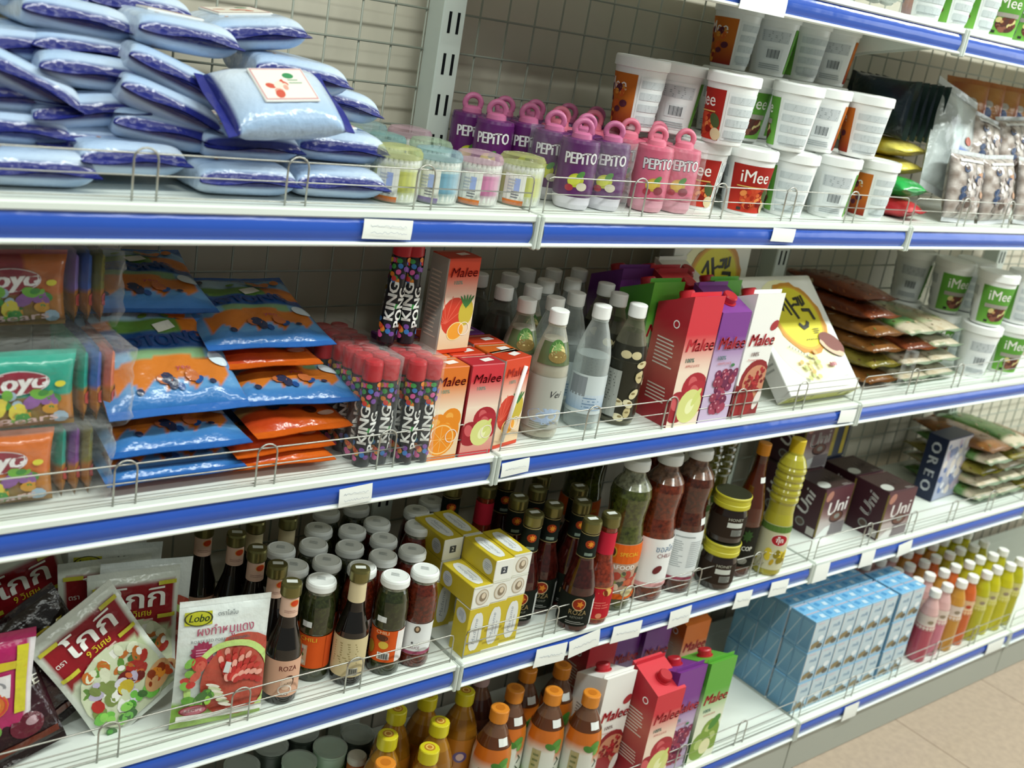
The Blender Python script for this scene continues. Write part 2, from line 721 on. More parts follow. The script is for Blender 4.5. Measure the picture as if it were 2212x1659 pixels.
def add_shelf(lv, bay):
    x0, x1 = bay * W + .004, (bay + 1) * W - .004
    z, fy = SZ[lv], FY[lv]
    zb = z - TOPW - LIP - .005
    t = thing('shelf', f'white metal shelf with blue strip, {LEVN[lv]} level of the {BAYN[bay]}', 'shelf', (x0, fy, z), group=SHELF_GROUP)
    L = x1 - x0
    d = POST_Y - .004 - fy
    m = MB()
    m.box(0, .012, -.022, L, d, 0, 'ffffff', 'steel', .001)
    m.box(.02, d - .001, -.022, L - .02, GRID_Y - .006 - fy, 0, 'ffffff', 'steel', .001)
    m.build('deck', t)
    m = MB()                                       # front rail: white edge above, rolled edge below
    m.box(0, -.001, -TOPW, L, .014, .0, 'ffffff', 'steel', .002)
    m.box(0, .004, zb - z + .004, L, .010, -TOPW, 'ffffff', 'steel')
    m.box(0, -.002, zb - z, L, .011, zb - z + .0055, 'ffffff', 'steel', .002)
    m.build('front_rail', t)
    m = MB()                                       # printed plastic strip in the rail, slightly bowed
    e = .006
    m.grid(lambda u, v: (e + (L - 2 * e) * u, .0035 - .0045 * sin(pi * v), zb - z + .0055 + (LIP) * v), 24, 6, lin('2347b8'), 'blue')
    m.build('ticket_strip', t, label='glossy blue ticket strip')
    for k, xx in enumerate((0, L)):
        m = MB()
        m.box(xx - .0035, -.004, zb - z - .003, xx + .0035, .016, .0, 'ffffff', 'post', .002)
        m.build('end_cap', t)
    if lv != 'E':
        for xx in (.012, L - .012):
            m = MB()                               # folded bracket running back to the post
            pr = [(.02, -.024), (d, -.024), (d, -.085), (d - .05, -.07), (.05, -.038), (.02, -.034)]
            vs = [(xx - .0015, a, b) for a, b in pr] + [(xx + .0015, a, b) for a, b in pr]
            n = len(pr)
            fs = [tuple(reversed(range(n))), tuple(range(n, 2 * n))] + [(i, (i + 1) % n, n + (i + 1) % n, n + i) for i in range(n)]
            m.mesh(vs, fs, lin('ffffff'), 'steel')
            m.build('bracket', t)
    else:
        m = MB()
        m.box(-.002, .004, FLOOR_Z + .001 - z, L + .002, .016, zb - z, 'ffffff', 'kick', .001)
        m.build('kick_plate', t)
    return t


def add_fence(lv, bay):
    x0, x1 = bay * W + .012, (bay + 1) * W - .012
    z, fy = SZ[lv], FY[lv] + .011
    t = thing('wire_fence', f'low wire fence along the front of the {LEVN[lv]} shelf, {BAYN[bay]}', 'shelf fence', (x0, fy, z), group='wire fences along the shelf fronts')
    L = x1 - x0
    h1, h2, r = .050, .027, .0011
    m = MB()                                       # outer wire: up, along, down with rounded corners
    pts = [(0, 0, .001), (0, 0, h1 - .008), (.002, 0, h1 - .002), (.008, 0, h1)]
    pts += [(L - .008, 0, h1), (L - .002, 0, h1 - .002), (L, 0, h1 - .008), (L, 0, .001)]
    m.tube(pts, r, 'ffffff', 'wire')
    m.build('top_wire', t)
    for hh in (h2, .004):
        m = MB(); m.tube([(0, 0, hh), (L, 0, hh)], r * .85, 'ffffff', 'wire'); m.build('cross_wire', t)
    for k in range(1, 5):
        xc = L * k / 5
        m = MB()
        w = .013
        pts = [(xc - w, -.002, .0005)] + [(xc - w * cos(a), -.002, h1 - .006 + .012 * sin(a)) for a in [pi * i / 8 for i in range(9)]] + [(xc + w, -.002, .0005)]
        m.tube(pts, r * 1.15, 'ffffff', 'wire')
        m.build('hoop', t)
    return t


for lv in 'ABCDE':
    for bay in ((-1, 0, 1) if lv in 'BC' else (0, 1) if lv == 'A' else (-1, 0, 1, 2)):
        add_shelf(lv, bay)
        if lv != 'A':
            add_fence(lv, bay)


def add_post(k, label):
    x = k * W
    zt, zb = S + .28, FLOOR_Z + .005
    t = thing('upright_post', label, 'shelving post', (x, POST_Y, zb), group='slotted uprights of the shelving')
    m = MB()
    H = zt - zb
    m.box(-.020, 0, 0, .020, .04, H, 'ffffff', 'post', .002)
    z = .03
    while z < H - .03:
        for s in (-1, 1):
            m.box(s * .0075 - .0022, -.0008, z, s * .0075 + .0022, .002, z + .030, 'ffffff', 'slot')
        z += .0585
    m.build('column_body', t)
    m = MB()
    m.box(-.024, .036, H - .012, .024, .044, H, 'ffffff', 'post', .002)
    m.box(-.03, -.01, 0, .03, .045, .006, 'ffffff', 'post', .001)
    m.build('foot_plate', t)


add_post(-1, 'grey slotted upright post at the left end of the shelving')
add_post(0, 'grey slotted upright post between the first and middle bays')
add_post(1, 'grey slotted upright post between the middle and third bays')
add_post(2, 'grey slotted upright post between the third and far right bays')


def add_grid(bay):
    x0, x1 = bay * W + .022, (bay + 1) * W - .022
    zt, zb = S + .26, FLOOR_Z + .12
    t = thing('wire_grid_panel', f'grey welded wire grid behind the {BAYN[bay]}', 'wire grid', (x0, GRID_Y, zb), group='wire grids behind the shelves')
    L, H = x1 - x0, zt - zb
    m = MB(); n = 16
    for i in range(n + 1):
        x = L * i / n
        m.tube([(x, 0, 0), (x, 0, H)], .0017, 'ffffff', 'grid', 5)
    m.build('upright_wires', t).name = 'upright_wire_set'
    m = MB(); k = int(H / .056)
    for j in range(k + 1):
        m.tube([(0, -.003, j * .056), (L, -.003, j * .056)], .0017, 'ffffff', 'grid', 5)
    m.build('cross_wires', t).name = 'cross_wire_set'


for b in (-1, 0, 1, 2):
    add_grid(b)

# ------------------------------------------------------------------ price tags on the strips
TAGS = [('B', 838, 496, 108, 42, 1, 'wide white handwritten price tag under the cotton buds', 'Baby wipe 45'),
        ('B', 1692, 508, 50, 27, 2, 'small white price tag under the white noodle cups', ''),
        ('A', 1650, 8, 104, 40, 0, 'white price tag on the strip of the topmost shelf', ''),
        ('C', 768, 1070, 70, 38, -3, 'white handwritten price tag under the orange snack bags', 'Snack 10'),
        ('C', 1113, 1010, 58, 29, -4, 'white tag on the blue strip just right of the shelf joint', 'Juice 18'),
        ('C', 1830, 899, 34, 24, 2, 'white tag under the leaning yellow cake box', ''),
        ('D', 1189, 1415, 62, 36, 2, 'white tag with rounded corners below the yellow boxes', '45'),
        ('D', 1262, 1390, 60, 34, -8, 'tilted white handwritten tag below the black-label sauce bottle', '55'),
        ('D', 1353, 1365, 58, 32, 2, 'white handwritten tag below the red-necked sauce bottle', 'sauce 38'),
        ('D', 1468, 1333, 42, 33, -2, 'white tag below the tall green sauce bottle', '40'),
        ('D', 1604, 1295, 33, 30, 3, 'white tag below the yellow-lidded honey jars', '65'),
        ('D', 1682, 1270, 35, 27, 2, 'white tag below the clear yellow oil bottle', '52'),
        ('D', 1774, 1237, 28, 32, 0, 'white tag just right of the shelf joint below the brown boxes', ''),
        ('D', 1873, 1207, 27, 27, 0, 'white tag below the right brown box', ''),
        ('D', 1954, 1185, 26, 22, -6, 'white tag with torn corner farthest right on the lower shelf', ''),
        ('E', 1837, 1537, 26, 24, 0, 'white tag below the stack of pale blue cartons', ''),
        ('E', 2149, 1396, 30, 17, 0, 'white tag at the right end of the bottom shelf', '')]
for lv, u, v, w, h, tilt, lab, txt in TAGS:
    y = FY[lv] - .0035
    c = ony(u, v, y)
    a, b = ony(u - w / 2, v, y), ony(u + w / 2, v, y)
    ww = (b - a).length * .98
    hh = (ony(u, v + h / 2, y) - ony(u, v - h / 2, y)).length
    m = MB()
    m.grid(lambda s, q: ((s - .5) * ww, -.0007 * sin(pi * q) , (q - .5) * hh), 4, 4, lin('f3f6f1'), 'paper')
    m.grid(lambda s, q: ((s - .5) * ww, .0004 - .0007 * sin(pi * q), (q - .5) * hh), 4, 4, lin('e8ebe6'), 'paper', True)
    if txt:                                        # faint handwriting, not readable in the photograph
        A = Art(m, plane((0, -.0008, 0), (1, 0, 0), (0, 0, 1)), 'paper', 0)
        R = random.Random(len(lab))
        for row in ((.16, -.14) if h > 37 else (0,)):
            n = int(10 * ww / .03) if ww < .04 else 22
            pts = [(ww * .72 * (i / n - .5), hh * (row + R.uniform(-.06, .06))) for i in range(n + 1)]
            A.line(pts, hh * .022, 'b4bcc6')
    o = m.build('price_tag', None, c)
    o.rotation_euler = (0, radians(tilt), 0)
    tag(o, lab, 'price tag', 'price tags on the shelf strips')

# ------------------------------------------------------------------ where things stand
def base(lv, k, x, y):
    return onz(*zp(k, x, y), SZ[lv])


def topat(lv, k, x, y, h):
    p = onz(*zp(k, x, y), SZ[lv] + h)
    p.z = SZ[lv]
    return p


# ------------------------------------------------------------------ builders: cartons
def mixc(a, b, t):
    t = max(0.0, min(1.0, t))
    return tuple(a[i] * (1 - t) + b[i] * t for i in range(3))


def gradient(stops):
    st = [(p, lin(c)) for p, c in stops]

    def f(t):
        for (p0, c0), (p1, c1) in zip(st, st[1:]):
            if t <= p1:
                return mixc(c0, c1, (t - p0) / max(1e-6, p1 - p0))
        return st[-1][1]
    return f


def fruit_art(A, kind, w, h, zc):
    """pictures of fruit, drawn over the lower half of a carton face"""
    R = random.Random(kind)
    A.step = .00002
    if kind == 'apple':
        for x, y, r, c in ((.12, .12, .3, 'a8202e'), (.2, -.1, .32, 'b02434'), (-.22, -.3, .3, '9c1c2a')):
            A.blob(x * w, zc + y * h * .5, r * w, r * w, c, 0, 20, lambda a: 1 + .06 * cos(2 * a + .6))
            A.blob(x * w - .06 * w, zc + y * h * .5 + .08 * w, r * w * .35, r * w * .5, 'cf5a5e', .5)
        A.blob(.08 * w, zc - .3 * h * .5, .26 * w, .34 * w, 'd9dc8a', -.3, 20, lambda a: 1 + .1 * cos(2 * a))
        A.blob(.1 * w, zc - .31 * h * .5, .1 * w, .14 * w, 'eef0b8', -.3)
        A.blob(.22 * w, zc - .1 * h * .5, .06 * w, .18 * w, 'd3da7e', -.5)
    elif kind == 'grape':
        for k in range(46):
            y = R.uniform(-.5, .42)
            x = R.gauss(.12 - .25 * (y - .3) * -.6, .14) + .1 * y
            r = .085 * w
            A.blob(x * w * .8, zc + y * h * .5, r, r, R.choice(['8e2f4a', '7b2550', 'a23c58', '6c2048']), 0, 10, rings=1)
            A.blob(x * w * .8 - r * .3, zc + y * h * .5 + r * .3, r * .25, r * .25, 'cf8d9c', 0, 6, rings=1)
        A.blob(.18 * w, zc + .3 * h, .05 * w, .03 * w, '3f7a4a')
    elif kind == 'pomegranate':
        A.blob(.1 * w, zc + .1 * h * .5, .42 * w, .42 * w, '8e1f24')
        A.blob(.12 * w, zc + .08 * h * .5, .34 * w, .33 * w, 'c98a6a')
        for k in range(40):
            a, r = R.uniform(0, 6.28), R.uniform(.03, .28)
            A.blob((.12 + r * cos(a)) * w, zc + .08 * h * .5 + r * sin(a) * w, .045 * w, .038 * w, R.choice(['9c1b22', 'b42a30', '7c1218']), a, 8, rings=1)
        A.blob(-.1 * w, zc - .42 * h * .5, .3 * w, .28 * w, '9c2226')
        A.blob(.28 * w, zc - .36 * h * .5, .08 * w, .2 * w, 'e8e0da', -.3)
    elif kind == 'orange':
        for x, y, r in ((.15, .22, .26), (-.18, .05, .28), (.1, -.1, .3)):
            A.blob(x * w, zc + y * h * .5, r * w, r * w, 'e88a1c')
            A.blob(x * w - .05 * w, zc + y * h * .5 + .06 * w, r * w * .4, r * w * .4, 'f3ab48')
        A.blob(-.05 * w, zc - .36 * h * .5, .38 * w, .38 * w, 'ef8f1e')
        A.ring(-.05 * w, zc - .36 * h * .5, .34 * w, .34 * w, .08, 'f8d08a')
        for k in range(8):
            a = k * pi / 4
            A.line([(-.05 * w, zc - .36 * h * .5), (-.05 * w + .3 * w * cos(a), zc - .36 * h * .5 + .3 * w * sin(a))], .012 * w, 'f6c070')
    elif kind == 'guava':
        for x, y, r in ((.1, .1, .26), (.25, -.15, .26), (-.1, -.3, .3)):
            A.blob(x * w, zc + y * h * .5, r * w, r * w * 1.1, '7fa03c', 0, 18)
            A.blob(x * w - .06 * w, zc + y * h * .5 + .05 * w, r * w * .4, r * w * .4, 'b5c878')
        A.blob(.18 * w, zc + .34 * h * .5, .2 * w, .1 * w, '4d8a34', .8)
        A.blob(.05 * w, zc - .36 * h * .5, .16 * w, .18 * w, 'e6e4b4')
    elif kind == 'mixed':
        A.blob(-.1 * w, zc + .1 * h * .5, .36 * w, .42 * w, 'cf3a24')
        for k in range(7):
            a = .6 + k * .4
            A.line([(-.3 * w, zc - .1 * h * .5), (-.3 * w + .6 * w * cos(a), zc - .1 * h * .5 + .6 * w * sin(a))], .02 * w, 'e0604a')
        A.blob(.22 * w, zc + .2 * h * .5, .2 * w, .3 * w, 'c9b23a')
        for k in range(5):
            A.blob(.2 * w + (k - 2) * .05 * w, zc + .52 * h * .5, .03 * w, .16 * w, '3f7a3c', -(k - 2) * .3, 8)
        A.blob(0, zc - .34 * h * .5, .24 * w, .2 * w, 'f0a030', .4)
        A.ring(0, zc - .34 * h * .5, .24 * w, .2 * w, .1, 'f6e0a0', rot=.4)
    A.step = .00009


JUICES = {'apple': ('d0323e', 'b02834', 'f1dcc8', 'a02c34'), 'grape': ('7d3a8f', '6a2f80', 'c9b6d4', '5f2a72'),
          'pomegranate': ('f2f1ec', 'e4e2dc', 'f2f1ec', '7a2b30'), 'guava': ('5faa3c', '4c9430', 'e9eed6', '3f7a34'),
          'orange': ('dd7426', 'c8601c', 'f3e2c6', 'c2601e'), 'mixed': ('d8421e', 'c03818', 'f2e0cc', 'b84020')}


def big_carton(kind, label):
    """one-litre carton: square body, top sloping up from the cap side to the tall side"""
    w, hf, hr, b = .074, .196, .226, .0015
    c1, c2, cream, side = JUICES[kind]
    t = thing('juice_carton', label, 'juice carton', group='tall juice cartons')
    m = MB()
    hw = w / 2
    gf = gradient([(0, cream), (.25, cream), (.52, cream), (.78, c1), (1, c1)])
    gs = gradient([(0, side), (.2, side), (.6, cream if kind != 'apple' else 'c06a5e'), (.85, c2), (1, c2)])
    if kind == 'pomegranate':
        gs = gradient([(0, '8a2a2e'), (.3, '8a2a2e'), (.32, 'efeeea'), (1, 'efeeea')])

    def wall(p0, p1, z0, z1, g, h0=None):
        m.grid(lambda u, v: (p0[0] + (p1[0] - p0[0]) * u, p0[1] + (p1[1] - p0[1]) * u, v * (z0 + (z1 - z0) * u)), 4, 14,
               lambda u, v: g(v * (z0 + (z1 - z0) * u) / hf), 'card')
    # faces: low side (-y), tall side (+y), two flanks
    wall((-hw, -hw), (hw, -hw), hf, hf, gf)
    wall((hw, -hw), (hw, hw), hf, hr, gs)
    wall((hw, hw), (-hw, hw), hr, hr, gf)
    wall((-hw, hw), (-hw, -hw), hr, hf, gs)
    m.face([(-hw, -hw, 0), (-hw, hw, 0), (hw, hw, 0), (hw, -hw, 0)], lin(cream), 'card')
    m.face([(-hw, -hw, hf), (hw, -hw, hf), (hw, hw, hr), (-hw, hw, hr)], lin(c1), 'card')
    # folded seam and ears
    m.box(-hw, hw * .72, hr - .003, hw, hw * .74, hr + .004, c1, 'card')
    faces = [plane((0, -hw, 0), (1, 0, 0), (0, 0, 1), None, hw * .99), plane((0, hw, 0), (-1, 0, 0), (0, 0, 1), None, hw * .99)]
    for i, fn in enumerate(faces):
        A = Art(m, fn, 'card')
        if kind == 'pomegranate':
            A.rect(0, .0385, w * .99, .075, '8a2226')
            A.blob(-.016, .080, .032, .020, 'f2f1ec', .25)
            A.blob(.028, .168, .012, .008, 'a83236', .6)
        fruit_art(A, kind, w * 1.32, .150, .058)
        A.text('Malee', .001, .142, .031, 'b81f2c', shear=.22, bold=.03, width=.066)
        A.text('100%', -.016 if kind != 'pomegranate' else -.008, .117, .0105, '3c9a8a' if kind != 'pomegranate' else '7a2b30', bold=.015)
        A.text({'apple': 'APPLE JUICE', 'grape': 'GRAPE JUICE', 'pomegranate': 'Pomegranate', 'guava': 'GUAVA JUICE', 'orange': 'ORANGE JUICE'}[kind],
               -.006, .107, .006, 'c05a52', width=.034)
    for s in (-1, 1):
        A = Art(m, plane((s * hw, 0, 0), (0, s, 0), (0, 0, 1)), 'card')
        A.lines(0, .12, w * .62, .05, 8, 'e6dcd0' if kind != 'pomegranate' else '8b8480', 3)
        A.lines(0, .05, w * .62, .03, 5, 'd8c8bc', 5)
        A.blob(.012, .172, .007, .007, 'ffffff')
        A.blob(.012, .172, .005, .005, c2)
    m.build('carton_body', t)
    m = MB()
    ang = atan2(hr - hf, w)
    capc = 'b4202c'
    m.lathe([(.0155, 0, capc), (.0155, .003), (.0128, .003), (.0132, .012), (.0115, .0145), (0.0001, .0145)], 20, 'plastic', capc)
    m.xf(Matrix.Translation((0, -hw * .25, (hf + hr) / 2 - .0045)) @ Matrix.Rotation(ang, 4, 'X'))
    m.build('screw_cap', t, label='red screw cap')
    return t


def small_carton(kind, label, straw=False):
    w, d, h = .058, .038, .138
    c1, c2, cream, side = JUICES[kind]
    t = thing('small_juice_carton', label, 'juice carton', group='small juice cartons')
    m = MB()
    m.box(-w / 2, -d / 2, 0, w / 2, d / 2, h, c1, 'card', .0012, {'-x': 'a8a49c' if kind == 'mixed' else side, '+x': side, '+z': c2})
    A = Art(m, plane((0, -d / 2, 0), (1, 0, 0), (0, 0, 1), None, w * .48), 'card')
    A.rect(0, h * .68, w * .96, h * .3, cream, col2=c1)
    A.rect(0, h * .3, w * .96, h * .5, 'e9c9a0' if kind != 'apple' else 'd98c80', col2=cream)
    fruit_art(A, kind, w * 1.12, h * .72, h * .36)
    A.text('Malee', 0, h * .845, .019, 'a81c26' if kind != 'mixed' else 'b52c20', shear=.2, bold=.015, width=.048)
    A.text('100%', -.008, h * .745, .0075, '3c9a8a')
    A.ring(.014, h * .26, .010, .010, .12, 'f6e8dc')
    A = Art(m, plane((-d / 2 * 0 - w / 2, 0, 0), (0, -1, 0), (0, 0, 1)), 'card')
    A.lines(0, h * .5, d * .7, h * .7, 16, 'd8c8b8', 4)
    A = Art(m, plane((0, 0, h), (1, 0, 0), (0, 1, 0)), 'card')
    A.rect(0, .012, w * .9, .002, 'c8b8a0')
    A.rect(.008, -.002, .020, .011, 'ece8e4', .2)
    m.build('carton_body', t)
    if straw:
        m = MB()
        m.tube([(-.012, -d / 2 - .003, .012), (.015, -d / 2 - .003, .125)], .0032, 'f0efec', 'plastic', 8)
        m.build('drinking_straw', t, label='white wrapped straw glued to the front')
    return t


# ------------------------------------------------------------------ builders: bottles
def pic_label(m, rf, z0, z1, arc, col, mat='paper', draw=None, a0=0.0, lift=.0006, paint=None):
    """curved label: arc is its total angle; draw(A, width, height) adds the print"""
    r = rf((z0 + z1) / 2) if callable(rf) else rf
    fn = drum(rf, a0)
    n = max(6, int(arc * 8))
    w = arc * r
    g = paint or (lambda u, v: lin(col))

    def surf(u, v):
        z = z0 + (z1 - z0) * v
        rr = rf(z) if callable(rf) else rf
        a = a0 + (u - .5) * arc
        return ((rr + lift) * sin(a), -(rr + lift) * cos(a), z)
    m.grid(surf, n, 6, g, mat)
    if draw:
        def fl(x, y, h):
            z = y + (z0 + z1) / 2
            rr = rf(z) if callable(rf) else rf
            a = a0 + x / r
            return Vector(((rr + lift + h) * sin(a), -(rr + lift + h) * cos(a), z))
        draw(Art(m, fl, mat, .0003), w, z1 - z0)


def prof_r(prof):
    def f(z):
        for p, q in zip(prof, prof[1:]):
            if p[1] <= z <= q[1] and q[1] > p[1]:
                return p[0] + (q[0] - p[0]) * (z - p[1]) / (q[1] - p[1])
        return prof[-1][0] if z > prof[-1][1] else prof[0][0]
    return f


def screw_cap(t, r, z0, h, col, mat='plastic', name='cap', ribs=True, top=None):
    m = MB()
    m.lathe([(r * .97, z0, col), (r, z0 + .001), (r, z0 + h - .002), (r * .93, z0 + h - .0005), (r * .6, z0 + h), (0.0001, z0 + h)], 30, mat, col,
            lobes=(lambda a, z: .018 * (1 if int(a * 15 / pi) % 2 else -1) if z < z0 + h - .0015 else 0) if ribs else None)
    if top:
        top(Art(m, plane((0, 0, z0 + h), (1, 0, 0), (0, 1, 0)), mat, .0003), r)
    return m.build(name, t)


def water_bottle(kind, label):
    """tall clear drink bottle with a white ribbed cap"""
    pr = [(.0235, 0), (.0285, .004), (.0300, .012), (.0300, .118), (.0292, .128), (.0262, .146), (.0190, .170), (.0140, .184), (.0128, .191), (.0128, .196)]
    t = thing('drink_bottle', label, 'bottle', group='clear bottles with white caps')
    rf = prof_r(pr)
    m = MB()
    col = {'coconut': 'e4e2d4', 'water': 'eef4f2', 'cashew': 'b8b49a', 'dark': '8d8c80'}[kind]
    m.lathe([(r, z, col, 'clear') for r, z in pr], 28, 'clear', col)
    m.lathe([(.0145, .187, col, 'clear'), (.0145, .190)], 20, 'clear', col)
    m.build('bottle_body', t, label='clear plastic bottle')
    if kind in ('coconut', 'water', 'cashew', 'dark'):
        m = MB()                                # the drink inside
        c = {'coconut': 'b9b5a6', 'water': 'c9d3d2', 'cashew': '2b2a22', 'dark': '3b3a32'}[kind]
        q = [(.0001, .003), (.0270, .005), (.0285, .013), (.0285, .118), (.0275, .128), (.0245, .146), (.0180, .166), (.0001, .166)] if kind != 'water' else \
            [(.0001, .003), (.0270, .005), (.0285, .013), (.0285, .118), (.0275, .128), (.0001, .128)]
        m.lathe([(r, z, c) for r, z in q], 24, 'clear' if kind == 'water' else 'juice', c)
        m.build('drink', t)
    m = MB()
    if kind == 'coconut':
        def d(A, w, h):
            A.blob(0, h * .2, .014, .016, '4c7a3a')
            A.blob(.002, h * .12, .012, .012, 'd8c98a')
            A.star(0, h * .26, .012, '7aa05a', 9, .5)
            A.blob(.002, -h * .1, .015, .010, '8a7442')
        pic_label(m, rf, .128, .164, 2.2, '5d6a48', 'sleeve', d, .1)

        def d2(A, w, h):
            A.blob(0, -h * .25, w * .3, h * .16, 'a8bcd8')
            A.text('Vei', .006, h * .18, .016, '2e3238', shear=.4)
            A.lines(-.01, -h * .42, w * .3, h * .12, 3, '8f9a88')
        pic_label(m, rf, .02, .108, 3.6, 'b4b6ae', 'sleeve', d2, .1)
    elif kind == 'water':
        def d(A, w, h):
            A.rect(0, -h * .2, w * .95, h * .4, '9ab2cc', col2='c8d4de')
            A.rect(-w * .18, h * .2, w * .3, h * .5, '8a9096')
            A.lines(w * .1, -h * .2, w * .3, h * .3, 4, '6f8aa8', 8)
        pic_label(m, rf, .03, .098, 3.2, 'cdd6d8', 'sleeve', d, -.2)
    elif kind == 'cashew':
        def d(A, w, h):
            R = random.Random(4)
            for k in range(17):
                x, y = R.uniform(-.05, .5) * w, R.uniform(-.48, .48) * h
                A.blob(x, y, .0105, .0065, R.choice(['d8cba0', 'c9b98a', 'e2d8b4']), R.uniform(0, 3), 12, lambda a: 1 + .25 * cos(a))
                A.blob(x, y + .003, .004, .0022, '8b7a50', 0, 8, rings=1)
            A.rect(-w * .22, -h * .05, w * .3, h * .8, 'a6a8a2')
            A.lines(-w * .22, h * .05, w * .25, h * .5, 10, '6c6e6a', 3)
            A.rect(w * .42, -.01, .004, h * .6, 'c6cc3a', -.15)
        pic_label(m, rf, .012, .116, 4.6, '2c2b20', 'sleeve', d, -.1)

        def d2(A, w, h):
            for x in (-.012, .006):
                A.blob(x, -.002, .009, .007, 'cabd94')
        pic_label(m, rf, .118, .145, 3.5, '2a2920', 'sleeve', d2)
    else:
        def d(A, w, h):
            A.scatter(0, -h * .1, w * .9, h * .5, 24, ['8a7a5a', '6a5a3e', 'a89a78'], .007, 5)
            A.rect(0, h * .34, w * .6, h * .12, 'c6c6ba')
        pic_label(m, rf, .012, .13, 4.2, '4a4638', 'sleeve', d)
    m.build('sleeve_label', t)
    screw_cap(t, .0152, .1905, .0225, 'f4f5f3')
    return t


# ------------------------------------------------------------------ builders: bags
def pillow_profile(u, v, t, e=2.6, ev=None):
    a = max(0.0, 1 - abs(2 * u - 1) ** e)
    b = max(0.0, 1 - abs(2 * v - 1) ** (ev or e))
    return t / 2 * (a * b) ** 0.55


def wrinkle(seed):
    R = random.Random(seed)
    ws = [(R.uniform(-1, 1) * 26, R.uniform(-1, 1) * 26, R.uniform(0, 6.3), R.uniform(.3, 1)) for _ in range(5)]
    return lambda u, v: sum(a * sin(kx * u + ky * v + p) for kx, ky, p, a in ws) / 3


def flat_bag(name, label, cat, w, h, t, front, back=None, group=None, mat='foil', seal=.010, wr=.0018, n=30, seed=1, art=None,
             seal_col=None, sag=0.0, top_only=False, e=2.6):
    """sealed pouch standing in XZ, front towards -y, origin at the bottom middle.
    front/back: paint(u, v) -> linear colour."""
    th = thing(name, label, cat, group=group)
    wf, wb = wrinkle(seed), wrinkle(seed + 50)
    vs = seal / h

    def fs(sign, wrf):
        def f(u, v):
            p = pillow_profile(u, v, t, e)
            q = p + wr * wrf(u, v) * (.35 + min(1, p / (t * .3 + 1e-6)) * .65) * min(1, 9 * min(u, 1 - u) + .15) * min(1, 9 * min(v, 1 - v) + .1)
            x = w * (u - .5) * (1 - .05 * sin(pi * v) * (1 if t > .012 else .4))
            z = seal + (h - 2 * seal) * v
            return Vector((x, sign * q + sag * sin(pi * v) , z))
        return f
    m = MB()
    F, B = fs(-1, wf), fs(1, wb)
    m.grid(F, n, n, front, mat)
    m.grid(B, n, max(6, n // 2), back or front, mat, True)
    if art:
        def fn(x, y, hh):
            u, v = min(1, max(0, x / w + .5)), min(1, max(0, y / h))
            p = F(u, v)
            return p + Vector((0, -hh - .0006, 0))
        art(Art(m, fn, mat, .0011, .00012))
    m.build('pouch', th)
    for k in ((1,) if top_only else (0, 1)):
        z0 = seal * .98 if k == 0 else h - seal * .98
        z1 = 0 if k == 0 else h
        m = MB()
        c0 = front(.5, 0 if k == 0 else 1) if seal_col is None else lin(seal_col)

        def sf(sgn):
            return lambda u, v: Vector((w * (u - .5), sgn * .0004 + .0009 * sin(u * 9 + seed) * v + sag * 0 + .0004 * sin(v * 40), z0 + (z1 - z0) * v))
        m.grid(sf(-1), 12, 6, c0, mat, k == 0)
        m.grid(sf(1), 12, 6, c0, mat, k == 1)
        m.build('crimped_seal', th)
    return th


def stripes(stops):
    """paint by v with hard steps: [(v_from, colour), ...]"""
    st = [(a, lin(c)) for a, c in stops]

    def f(v):
        c = st[0][1]
        for a, q in st:
            if v >= a:
                c = q
        return c
    return f


def tube_bag(name, label, cat, w, L, h, paint, group=None, mat='foil', fin=.014, seed=1, wr=.0016, extra=None, ns=22, nt=30, e=3.2, fin_col=None, parts=None, sq=.8):
    """flow-wrapped bag lying along +y, front end at y = 0, resting on z = 0.
    paint(s, a): s along the length 0..1, a angle (0 = right, pi/2 = top)"""
    th = thing(name, label, cat, group=group)
    wf = wrinkle(seed)

    def surf(s, a, lift=0.0):
        q = max(0.0, 1 - abs(2 * s - 1) ** e) ** .62
        b = h / 2 * q + .0006
        aw = w / 2 * (1 - .045 * q)
        ex = 2 / (2.0 + sq * q)
        c, d = cos(a), sin(a)
        x = aw * math.copysign(abs(c) ** ex, c)
        z = b * math.copysign(abs(d) ** ex, d)
        r = 1 + (wr * wf(s * 1.3, a / 6.28 * 1.6) * (1.6 - q)) / max(.004, h / 2) * .5 + lift / (h / 2)
        return Vector((x * (1 + lift / (w / 2)), fin + (L - 2 * fin) * s, h / 2 + z * r))
    m = MB()
    vs, cs, fs = [], [], []
    for i in range(ns + 1):
        s = i / ns
        s = .5 - .5 * cos(pi * s) * (abs(cos(pi * s)) ** .15)
        for k in range(nt):
            a = 2 * pi * k / nt
            vs.append(surf(s, a))
            cs.append(paint(s, a))
    for i in range(ns):
        for k in range(nt):
            fs.append((i * nt + k, i * nt + (k + 1) % nt, (i + 1) * nt + (k + 1) % nt, (i + 1) * nt + k))
    fs = [tuple(reversed(f)) for f in fs]
    fs = [tuple(reversed(f)) for f in fs]
    m.mesh(vs, fs, lambda k: cs[k], mat, True)
    if extra:
        extra(m, surf)
    m.build('pouch', th)
    for y0, y1 in ((fin * 1.02, 0), (L - fin * 1.02, L)):
        m = MB()
        c = lin(fin_col) if fin_col else paint(0 if y1 == 0 else 1, pi / 2)
        for sg in (-1, 1):
            m.grid(lambda u, v, sg=sg: Vector((w * (u - .5) * (1 + .02 * v), y0 + (y1 - y0) * v, h / 2 + sg * .0005 + v * .0022 * sin(u * 8 + seed) + .0006 * sin(v * 38))),
                   14, 6, c, mat, (sg > 0) == (y1 == 0))
        m.build('crimped_seal', th)
    if parts:
        parts(th, surf)
    return th


def place_bag(o, front_mid, yaw=0, pitch=0, roll=0):
    o.location = front_mid
    o.rotation_euler = Euler((radians(pitch), radians(roll), radians(yaw)), 'YXZ')


